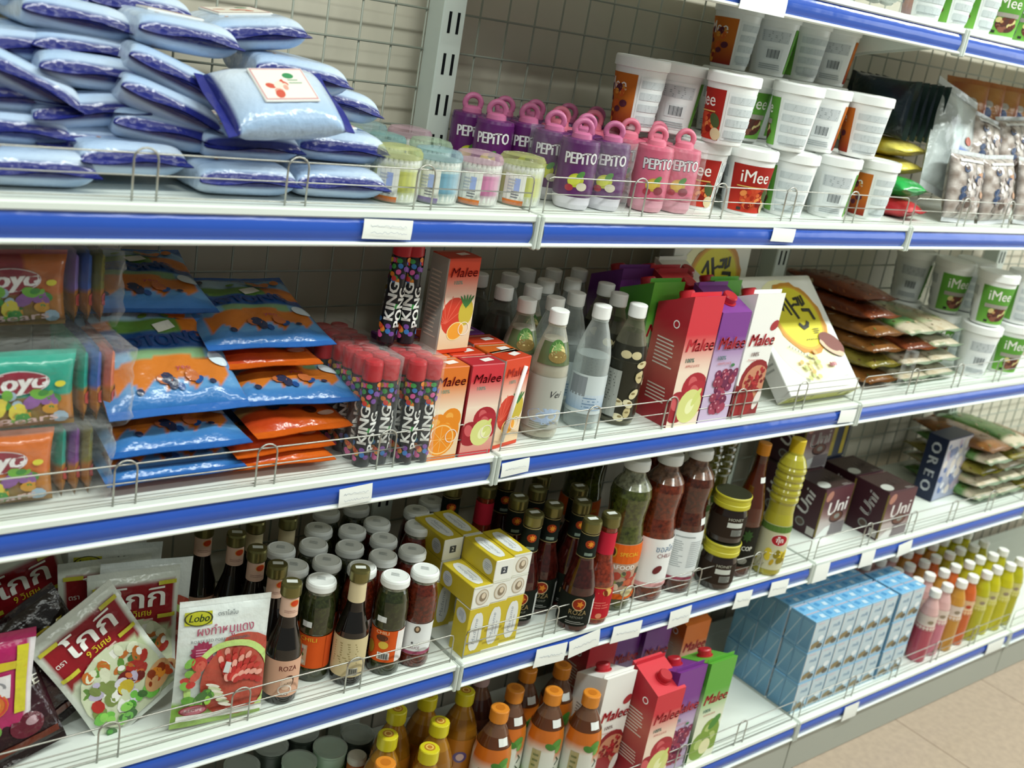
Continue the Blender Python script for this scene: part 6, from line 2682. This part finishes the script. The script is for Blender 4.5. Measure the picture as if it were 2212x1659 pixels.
for i, (dx, dy) in enumerate(((-.015, .098), (-.03, .19), (.078, .100))):
    for tier in (0, 1):
        put_cup('green', f'shaded noodle cup behind green-label ones, {["lower", "upper"][tier]} layer, {["nearest", "farthest", "rightmost"][i]}', _c1 + Vector((dx, dy, tier * (SZ2 * 1.11 + .001))), [8, 100, -100][i]).scale = (1.12, 1.12, 1.055)


# ------------------------------------------------------------------ upper shelf (B): wipes
def wipes_pack(label, kind='end'):
    """soft flow-wrapped pack of wipes; kind 'end': navy crimped end to the front, 'lid': with the resealable label"""
    w, L, h = .121, .150, .0375
    lb, wh, nv = lin('acc6e6'), lin('cddcee'), lin('232a78')

    def paint(s, q):
        q = q if q < pi else q - 2 * pi
        base_c = mixc(lb, wh, .5 + .5 * sin(q * 2 + s * 4))
        lim = .017 if q > 0 else .008
        if s < lim or s > 1 - lim:
            return nv
        if kind == 'face':
            return base_c
        if s < lim + .006:
            return mixc(nv, base_c, (s - lim) / .006)
        return base_c

    def extra(m, surf):
        A = Art(m, lambda x, y, l: surf(min(.92, max(.06, y / (L - .028))), pi / 2 - x / (w * .5), l), 'foil', .0003)
        A.lines(.03, .045, .03, .012, 2, '4a5a9a', 3)
        A.blob(-.012, .030, .0022, .0032, 'c88a5a')

    def parts(th, surf):
        if kind != 'lid':
            return
        m = MB()
        z = h + .0016
        m.box(-.034, .055, z - .0022, .034, .130, z + .0012, 'e6e6e2', 'plastic', .001)
        A = Art(m, plane((0, .0925, z + .0012), (1, 0, 0), (0, 1, 0)), 'paper', .0002)
        A.rect(0, 0, .064, .071, 'd8a4a8'); A.rect(0, 0, .060, .067, 'e8e2d6')
        A.scatter(-.004, -.006, .034, .03, 9, ['c87a6a', 'd8b0a0', 'e2d0c0'], .007, 3); A.blob(.014, .020, .008, .005, '4f8a5a'); A.lines(.006, .024, .03, .006, 1, 'b8a8a0')
        m.build('resealable_lid', th, label='white resealable label')
    return tube_bag('wipes_pack', label, 'wipes pack', w, L, h, paint, 'blue and white packs of wipes', 'foil', .011, 41, .0030, extra, 26, 40, 7.5, fin_col='2a3184', parts=parts, sq=2.6)


def wipes_face(label):
    """pack lying with its long printed side to the front"""
    w, L, h = .105, .185, .052
    lb, wh, nv = lin('a3bede'), lin('d0dbe8'), lin('232a78')

    def paint(s, q):
        if s < .035 or s > .965:
            return nv
        return mixc(lb, wh, .5 + .5 * sin(q * 1.5 + .6))

    def extra(m, surf):
        A = Art(m, lambda x, y, l: surf(min(.95, max(.05, .5 - x / (L - .022))), 0.05 + y / (h * .62), l), 'foil', .0003)
        for k in range(7):
            A.blob(-.030 + .010 * k, .004 + .001 * (k % 2), .0036, .0050, ['5a7ac0', '7f98cc'][k % 2], .3 * k, 10)
        A.lines(.0, -.010, .06, .005, 1, '8fa0c8', 2)
        for x, c in ((-.052, '4a4a5a'), (.052, '2c3460')):
            A.blob(x, .000, .008, .012, 'd8c8b8'); A.blob(x, .006, .007, .006, c)

    def parts(th, surf):
        m = MB()
        z = h + .0016
        m.box(-.026, .050, z - .0022, .032, .130, z + .0012, 'e6e6e2', 'plastic', .001)
        A = Art(m, plane((.003, .090, z + .0012), (0, -1, 0), (1, 0, 0)), 'paper', .0002)
        A.rect(0, 0, .076, .054, 'd09a9e'); A.rect(0, 0, .072, .050, 'e8e4d8')
        A.scatter(-.010, -.006, .030, .024, 10, ['c85a4a', 'd8a090', 'e8d8c8'], .007, 5); A.blob(.012, .014, .008, .005, '3f8a5a'); A.lines(.018, .004, .02, .01, 2, '9ab09a')
        m.build('resealable_lid', th, label='white resealable label with small red and green print')
    t = tube_bag('wipes_pack', label, 'wipes pack', w, L, h, paint, 'blue and white packs of wipes', 'foil', .012, 43, .0026, extra, 24, 36, 5.0, fin_col='2a3184', parts=parts)
    return t


WP = {}


def put_wipes(kind, label, p, roll=0, yaw=0, pitch=0):
    if kind not in WP:
        WP[kind] = wipes_face(label) if kind == 'side' else wipes_pack(label, kind)
        o = WP[kind]
    else:
        o = dup(WP[kind], label=label)
    o.location = p
    o.rotation_euler = (Matrix.Rotation(radians(yaw), 3, 'Z') @ Matrix.Rotation(radians(pitch), 3, 'X') @ Matrix.Rotation(radians(roll), 3, 'Y')).to_euler()
    return o


def wp(x, y, Y, dz=-.023):
    p = ony(*zp('1', x, y), Y)
    p.z += dz
    return p


_wz = SZ['B'] + .001
_wl = []
for kind, x, y, Y, roll, yaw, pitch, lab in (
        ('face', 215, 1010, .026, 0, 0, 0, 'pale wipes pack on the shelf at the left edge, white printed end'),
        ('end', 770, 1000, .024, 0, 4, 0, 'curled wipes pack on the shelf second from the left, sagging navy band'),
        ('end', 1350, 1015, .022, 0, 0, 0, 'wipes pack on the shelf third from the left, long navy band'),
        ('end', 1850, 985, .026, 0, -2, 0, 'wipes pack on the shelf at the right end of the pile'),
        ('end', 100, 775, .050, 2, 2, 0, 'wipes pack second layer at the left edge, broad navy band'),
        ('end', 545, 845, .055, 0, 0, 0, 'wipes pack second layer above the gap between the two left shelf packs'),
        ('end', 930, 775, .040, 7, -3, 0, 'wipes pack second layer in the centre, tilted down to the right'),
        ('lid', 1400, 855, .028, 0, 0, 2, 'wipes pack second layer under the upturned one, white lid edge showing'),
        ('lid', 1870, 825, .045, 1, -4, 2, 'wipes pack with white lid at the right end, second layer'),
        ('end', 70, 590, .060, 0, 3, 0, 'wipes pack third layer at the left edge'),
        ('end', 545, 675, .055, -7, 2, 0, 'wipes pack third layer, navy band rising to the right'),
        ('end', 935, 640, .040, 19, -2, 0, 'wipes pack third layer in the centre, tilted steeply to the right'),
        ('end', 150, 500, .055, 23, 0, 0, 'wipes pack fourth layer at the left, tilted steeply to the right'),
        ('end', 560, 467, .065, 3, 0, 0, 'wipes pack fourth layer, second from the left, bulging white'),
        ('end', 970, 482, .055, 20, -3, 0, 'wipes pack fourth layer in the centre, tilted, under the big top pack'),
        ('end', 175, 325, .095, -2, 2, 0, 'wipes pack fifth layer at the left, in front of the grid'),
        ('end', 520, 345, .095, 2, 0, 0, 'wipes pack fifth layer, second from the left'),
        ('end', 1640, 425, .085, 4, -6, 0, 'wipes pack behind the upturned one, navy end poking out to the right'),
        ('end', 465, 172, .100, 5, 0, 0, 'wipes pack on top at the left, navy band across its end'),
        ('lid', 1060, 265, .075, 4, 2, 0, 'large top wipes pack in the centre with thick navy band and white lid'),
        ('lid', 1440, 250, .105, -8, -5, 0, 'top wipes pack at the right, navy band rising to a point'),
        ('end', 340, 60, .150, 3, 2, 0, 'dim wipes pack at the very back of the top left'),
        ('end', 800, 110, .150, 2, 0, 0, 'dim wipes pack at the back between the two top ones'),
        ('end', 1830, 610, .10, 8, -8, 0, 'wipes pack at the back right, beside the cotton buds')):
    p = wp(x, y, Y)
    p.z = max(p.z, _wz)
    _wl.append(put_wipes(kind, lab, p, roll, yaw, pitch))
_sp = ony(*zp('1', 1490, 660), .035)
_su = put_wipes('side', 'upturned wipes pack with printed front and white lid, tipped towards the aisle', Vector((_sp.x + .078, _sp.y + .012, _sp.z - .006)), -32, 93, -5)
_su.scale = (.92, .86, .92)
_wl.insert(17, _su)
settle(_wl, (), (0, .0014, .0012), 11)


# ------------------------------------------------------------------ cotton buds
def bud_tub(kind, label):
    C = {'yellow': ('c8c82a', 'd4d890'), 'blue': ('5aa4c4', 'a8ccd4'), 'pink': ('d864a8', 'e0bccc'), 'green': ('7ab07a', 'b4ccb0'), 'teal': ('4a9a9a', '8abab8')}[kind]
    t = thing('cotton_bud_tub', label, 'tub', group='tubs of cotton buds')
    mid, tip = C
    pr = [(.0275, 0), (.0315, .004), (.0325, .012), (.0325, .060), (.0315, .066)]
    rf = prof_r(pr)
    m = MB()
    n = 44
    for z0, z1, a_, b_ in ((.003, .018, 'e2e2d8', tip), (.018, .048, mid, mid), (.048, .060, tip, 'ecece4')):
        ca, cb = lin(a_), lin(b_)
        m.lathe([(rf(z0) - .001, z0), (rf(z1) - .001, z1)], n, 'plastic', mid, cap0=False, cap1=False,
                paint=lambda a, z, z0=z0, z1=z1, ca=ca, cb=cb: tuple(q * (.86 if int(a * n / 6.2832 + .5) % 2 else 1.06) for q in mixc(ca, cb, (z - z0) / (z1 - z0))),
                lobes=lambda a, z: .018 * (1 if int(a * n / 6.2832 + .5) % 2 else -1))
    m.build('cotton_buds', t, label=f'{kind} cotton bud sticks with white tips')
    m = MB()
    tipc = lin('ecece6')
    for k in range(26):
        a = k * 2 * pi / 26
        s = MB()
        s.lathe([(.0001, -.007), (.0032, -.005), (.0038, 0), (.0032, .005), (.0001, .007)], 8, 'plastic', 'ecece6')
        for zz, dr in ((.059, .0284), (.012, .0276)):
            m.mesh([(v[0] + dr * sin(a), v[1] - dr * cos(a), v[2] + zz) for v in s.v], s.f, tipc, 'plastic', True)
    m.build('bud_tips', t, label='ring of white cotton tips')
    m = MB()

    def d(A, w, h):
        A.rect(0, -h * .42, w, h * .16, 'd87a3a' if kind in ('yellow', 'pink') else '8a7aa8')
        A.rect(.004, h * .16, .008, h * .4, '9aaad8'); A.lines(-.004, h * .1, .012, h * .5, 5, 'b0b4bc', 2)
        A.lines(.003, -h * .16, .012, h * .26, 3, '6a6a72', 6)
    pic_label(m, lambda z: rf(z) + .0012, .003, .052, .95, 'e0e0d8', 'paper', d, -.75)
    m.build('paper_label', t)
    m = MB()
    m.lathe([(r + .0018, z, 'eef2ee', 'clear') for r, z in pr], 30, 'clear', 'eef2ee')
    m.build('tub_wall', t, label='clear tub')
    m = MB()
    m.lathe([(.0342, .0655, tip, 'clear'), (.0348, .067), (.0345, .073), (.031, .0785), (.018, .081), (.0001, .0815)], 30, 'clear', mid)
    m.build('lid', t, label='tinted clear lid')
    return t


for kind, x, y, row, dz, lab in (
        ('yellow', 480, 812, 0, 0, 'yellow cotton bud tub in front beside the wipes'), ('blue', 722, 818, 0, 0, 'blue cotton bud tub in front, second from the left'),
        ('pink', 968, 828, 0, 0, 'pink cotton bud tub in front, third from the left'), ('yellow', 1225, 832, 0, 0, 'yellow cotton bud tub in front at the right beside the purple bottles')):
    p = base('B', '2', x, y) + Vector((0, .030, 0))
    p.y = max(p.y, .045)
    put('bud' + kind, lambda l, k=kind: bud_tub(k, l), lab, p, radians(-8), size=(.93, .93, .86))
_bt = [('green', 575, 398, 'green-lidded cotton bud tub in the second row behind the front yellow one'), ('blue', 742, 345, 'cotton bud tub with broad blue lid in the second row'),
       ('teal', 1035, 405, 'teal-lidded cotton bud tub behind the front pink one'), ('teal', 400, 372, 'teal cotton bud tub in the back row, dim'),
       ('pink', 575, 312, 'pink-lidded cotton bud tub in the back row, dim'), ('green', 215, 322, 'lime cotton bud tub in the back row beside the wipes')]
_bp = [topat('B', '2', x, y, .0693) for k, x, y, lab in _bt]
relax(_bp, .0322, .09, BACK, [(.099 + .0605 * i, .056 + .0605 * j, .030) for i in (-1, 0) for j in range(4) if i == 0 or j > 1] + [(0, .262, .038)])
for p, (k, x, y, lab) in zip(_bp, _bt):
    put('bud' + k, lambda l, k=k: bud_tub(k, l), lab, p, radians(-8), size=(.86, .86, .85))
_b0 = base('B', '2', 480, 812)
t = thing('clear_bag', 'crumpled clear wrap standing up behind the cotton buds', 'plastic bag', (_b0.x - .03, .10, SZ['B'] + .071))
wrap_sleeve(t, -.04, .02, .03, .10, .030, r=.02, seed=31)


# ------------------------------------------------------------------ purple and pink ring-capped drink bottles
def ring_bottle(kind, label):
    t = thing('ring_cap_bottle', label, 'drink bottle', group='drink bottles with pink ring caps')
    purple = kind == 'purple'
    c = '5a1f60' if purple else 'd0607c'
    ft = 'd8d4dc' if purple else 'd89aa8'
    m = MB()
    lob = lambda a, z: (.04 * cos(6 * a) if z < .02 else 0)
    m.lathe([(.018, 0, ft), (.0245, .002, ft), (.0275, .009, ft), (.0285, .020, ft)], 36, 'plastic', ft, lobes=lob, cap1=False)
    m.lathe([(.0285, .020, c), (.0290, .030, c), (.0290, .096, c), (.0278, .1005, c), (.0200, .1018, c)], 32, 'sleeve', c, cap0=False)
    m.build('bottle_body', t)
    m = MB()

    def d(A, w, h):
        for x in (0, w * .5, -w * .5):
            A.text('PEPiTO', x, h * .26, .0230, 'e4e0e4', .06, .03, width=.050, outline=('5a3a4a', .05))
            A.blob(x - .004, -h * .18, .012, .010, 'bcc02e' if purple else 'c8a038', .3); A.blob(x - .006, -h * .18, .009, .007, 'd2d64a' if purple else 'd8b84a', .3)
            A.blob(x + .006, -h * .30, .008, .006, 'd8d0b8' if purple else '8a3040'); A.blob(x - .012, -h * .34, .006, .005, 'a83040')
            A.blob(x + .002, -h * .06, .004, .007, '4f8a3a', -.8)
    pic_label(m, .0290, .022, .092, 6.2, c, 'sleeve', d, 0)
    m.build('sleeve_label', t)
    m = MB()
    rc = 'c06a92' if purple else 'd8788e'
    m.lathe([(.0150, .100, rc), (.0155, .102), (.0145, .108), (.010, .111), (.0001, .112)], 24, 'plastic', rc)
    m.tube([(.0125 * cos(a), 0, .115 + .0120 * sin(a)) for a in [2 * pi * k / 20 for k in range(20)]], .0046, rc, 'plastic', 8, True)
    m.build('ring_cap', t, label='pink cap with a finger ring')
    return t


def place_ring(kind, lab, x, y, rz):
    put('ring' + kind, lambda l, k=kind: ring_bottle(k, l), lab, Vector((x, y, SZ['B'])), radians(rz), size=(.96, .96, .97))


RW = ['front', 'second', 'third', 'back']
for j in range(4):
    for i in range(-1 if j > 1 else 0, 4):
        kind = 'purple' if (i < 2 and not (j == 2 and i == 1)) or (i >= 2 and j >= 3) else 'pink'
        x = .099 + .0605 * i + (.030 if i >= 2 and j < 2 else .008 if i >= 2 else 0)
        y = .056 + .0605 * j
        place_ring(kind, f'{kind} ring-cap bottle, {RW[j]} row, {ORD[i + 1 + (1 if j > 1 else 0)]} from the left', x, y, [-30, -38, -24, -34][(i + j) % 4])
for k, (x0, x1, y1, lab) in enumerate(((.067, .192, .178, 'clear shrink film round the front purple ring-cap bottles'), (.218, .344, .178, 'clear shrink film round the front pink ring-cap bottles'))):
    t = thing('shrink_film', lab, 'plastic wrap', (x0, .0245, SZ['B']), group='clear film round the ring-cap bottles')
    wrap_sleeve(t, 0, 0, x1 - x0, y1 - .0245 - .002 - .03, .0995, r=.028, puff=.0008, seed=40 + k, top=False)


# ------------------------------------------------------------------ right bay of the upper shelf: mixed snack packs
def small_pack(kind, label):
    col = {'yellow': ('d0b838', 'a8985a', 'e2d466'), 'green': ('1f9a44', '178a3a', '2fb054'), 'red': ('b02028', 'c8303a', '8a1a20'), 'dark': ('16221e', '2a3a38', '1a2a3a'), 'orange': ('b0602a', '9a3a20', 'c88a3a')}[kind]
    a, b, c = [lin(q) for q in col]

    def paint(s, q):
        n = sin(9 * s + 2 * sin(q)) * .5 + .5
        return mixc(mixc(a, b, n), c, .5 + .5 * sin(q * 3 + s * 5)) if kind != 'yellow' else (a if .2 < s < .8 else mixc(b, c, n))

    def extra(m, surf):
        if kind not in ('orange', 'dark'):
            return
        A = Art(m, lambda x, y, l: surf(min(.95, max(.05, y / .16)), pi / 2 - x / .05, l), 'foil', .0003)
        if kind == 'orange':
            A.blob(0, .05, .016, .012, '8a1a1c'); A.blob(0, .10, .012, .014, '3a5a9a'); A.blob(.004, .12, .010, .008, 'd8d4cc')
        else:
            A.rect(-.01, .08, .022, .03, '2a4a7a'); A.blob(-.008, .09, .008, .005, 'a83a34')
    sz = {'yellow': (.125, .17, .034), 'green': (.078, .12, .036), 'red': (.085, .12, .034), 'dark': (.11, .16, .024), 'orange': (.10, .17, .026)}[kind]
    return tube_bag('snack_pack', label, 'snack pack', *sz, paint, 'small snack packs in the right bay', 'foil', .010, 60 + len(kind), .0030, extra, 16, 26)


SP = {}


def put_pack(kind, label, p, rot):
    if kind not in SP:
        SP[kind] = small_pack(kind, label)
        o = SP[kind]
    else:
        o = dup(SP[kind], label=label)
    o.location = p
    o.rotation_euler = tuple(radians(a) for a in rot)


_zb = SZ['B'] + .001
_y0 = ony(*zp('s', 470, 1040), .115)
for k in range(4):
    put_pack('yellow', f'shiny yellow snack pack behind the noodle cups, {["lowest", "second", "third", "topmost"][k]} of four', Vector((_y0.x + .015 + .004 * (k % 2), .105 + .004 * (k % 2), _zb + .0 + .0345 * k + (.0))), (0, 0, 2 * (k % 2)))
for k in range(5):
    put_pack('dark', f'dark green pack standing on edge above the yellow ones, {ORD[k + 1]} from the left', Vector((_y0.x - .035 + .0265 * k, .115, _zb + .195)), (0, 90, 0))
_o0 = ony(*zp('s', 990, 650), .16)
for k in range(5):
    put_pack('orange', f'orange snack pack standing upright in the right bay, {ORD[k + 1]} from the left', Vector((_o0.x + .024 + .068 * k, .178, _zb + .0 + .105)), (78, 0, -30))
_gr = base('B', 's', 590, 1545)
put_pack('red', 'shiny red packet lying on the shelf right of the noodle cups', Vector((_gr.x + .0, .035, _zb)), (0, 0, 8))
put_pack('green', 'shiny green packet lying on top of the red one', Vector((_gr.x + .004, .050, _zb + .036)), (0, 0, -4))


def bead_pouch(label):
    a, b, c = lin('8a7a70'), lin('cfc6c0'), lin('4a4644')

    def front(u, v):
        n = sin(u * 22) * sin(v * 26)
        return mixc(mixc(a, b, .5 + .5 * n), c, .8 if abs(sin(u * 11)) < .18 else 0)

    def art(A):
        A.scatter(.0, .07, .09, .09, 26, ['d8d0ca', '6a5a52', 'a89890', '3a4a6a', 'b88a6a'], .009, 5)
        A.rect(.0, .128, .09, .006, 'd8d8d8')
    return flat_bag('clear_snack_pouch', label, 'snack pouch', .125, .14, .045, front, None, 'clear snack pouches in the right bay', 'foil', .008, .003, 24, 77, art, 'b8bcbc')


def silver_bag(label):
    a, b = lin('8f9694'), lin('b8c0c0')

    def front(u, v):
        if .35 < u < .52:
            return lin('c0cccc')
        if u > .52 and .25 < v < .5:
            return lin('2f5aa8')
        return mixc(a, b, .5 + .5 * sin(u * 7 + v * 5))

    def art(A):
        A.blob(.030, .105, .012, .008, 'b0482a'); A.rect(.036, .035, .028, .03, '3a78b8'); A.lines(.03, .065, .04, .02, 3, 'd8dcdc', 3)
    return flat_bag('silver_snack_bag', label, 'snack bag', .14, .185, .04, front, None, None, 'foil', .012, .0032, 26, 81, art, 'c0c6c6')


_sb = ony(*zp('s', 860, 1170), .07)
put_lean('silver', silver_bag, 'large silver snack bag with blue patch leaning in the right bay', Vector((_sb.x + .010, .088, _zb + .040)), 14, -14, 2)
_bp = base('B', 's', 1040, 1590)
for i, (dx, dy, dz, lab) in enumerate(((0, 0, 0, 'clear pouch of brown snacks standing at the front of the right bay'), (.140, .0, 0, 'clear pouch of snacks second at the front of the right bay'),
                                     (.285, .0, 0, 'clear pouch of snacks third at the front of the right bay'), (.13, .055, .075, 'clear pouch of snacks lifted behind the front ones, white glare'), (.275, .055, .08, 'clear pouch of snacks raised at the far right edge'))):
    put_lean('bead', bead_pouch, lab, Vector((_bp.x + dx + .02, .040 + dy, _zb + dz)), 10 + 2 * i, [-2, 3, -3, -10, 4][i], 0)
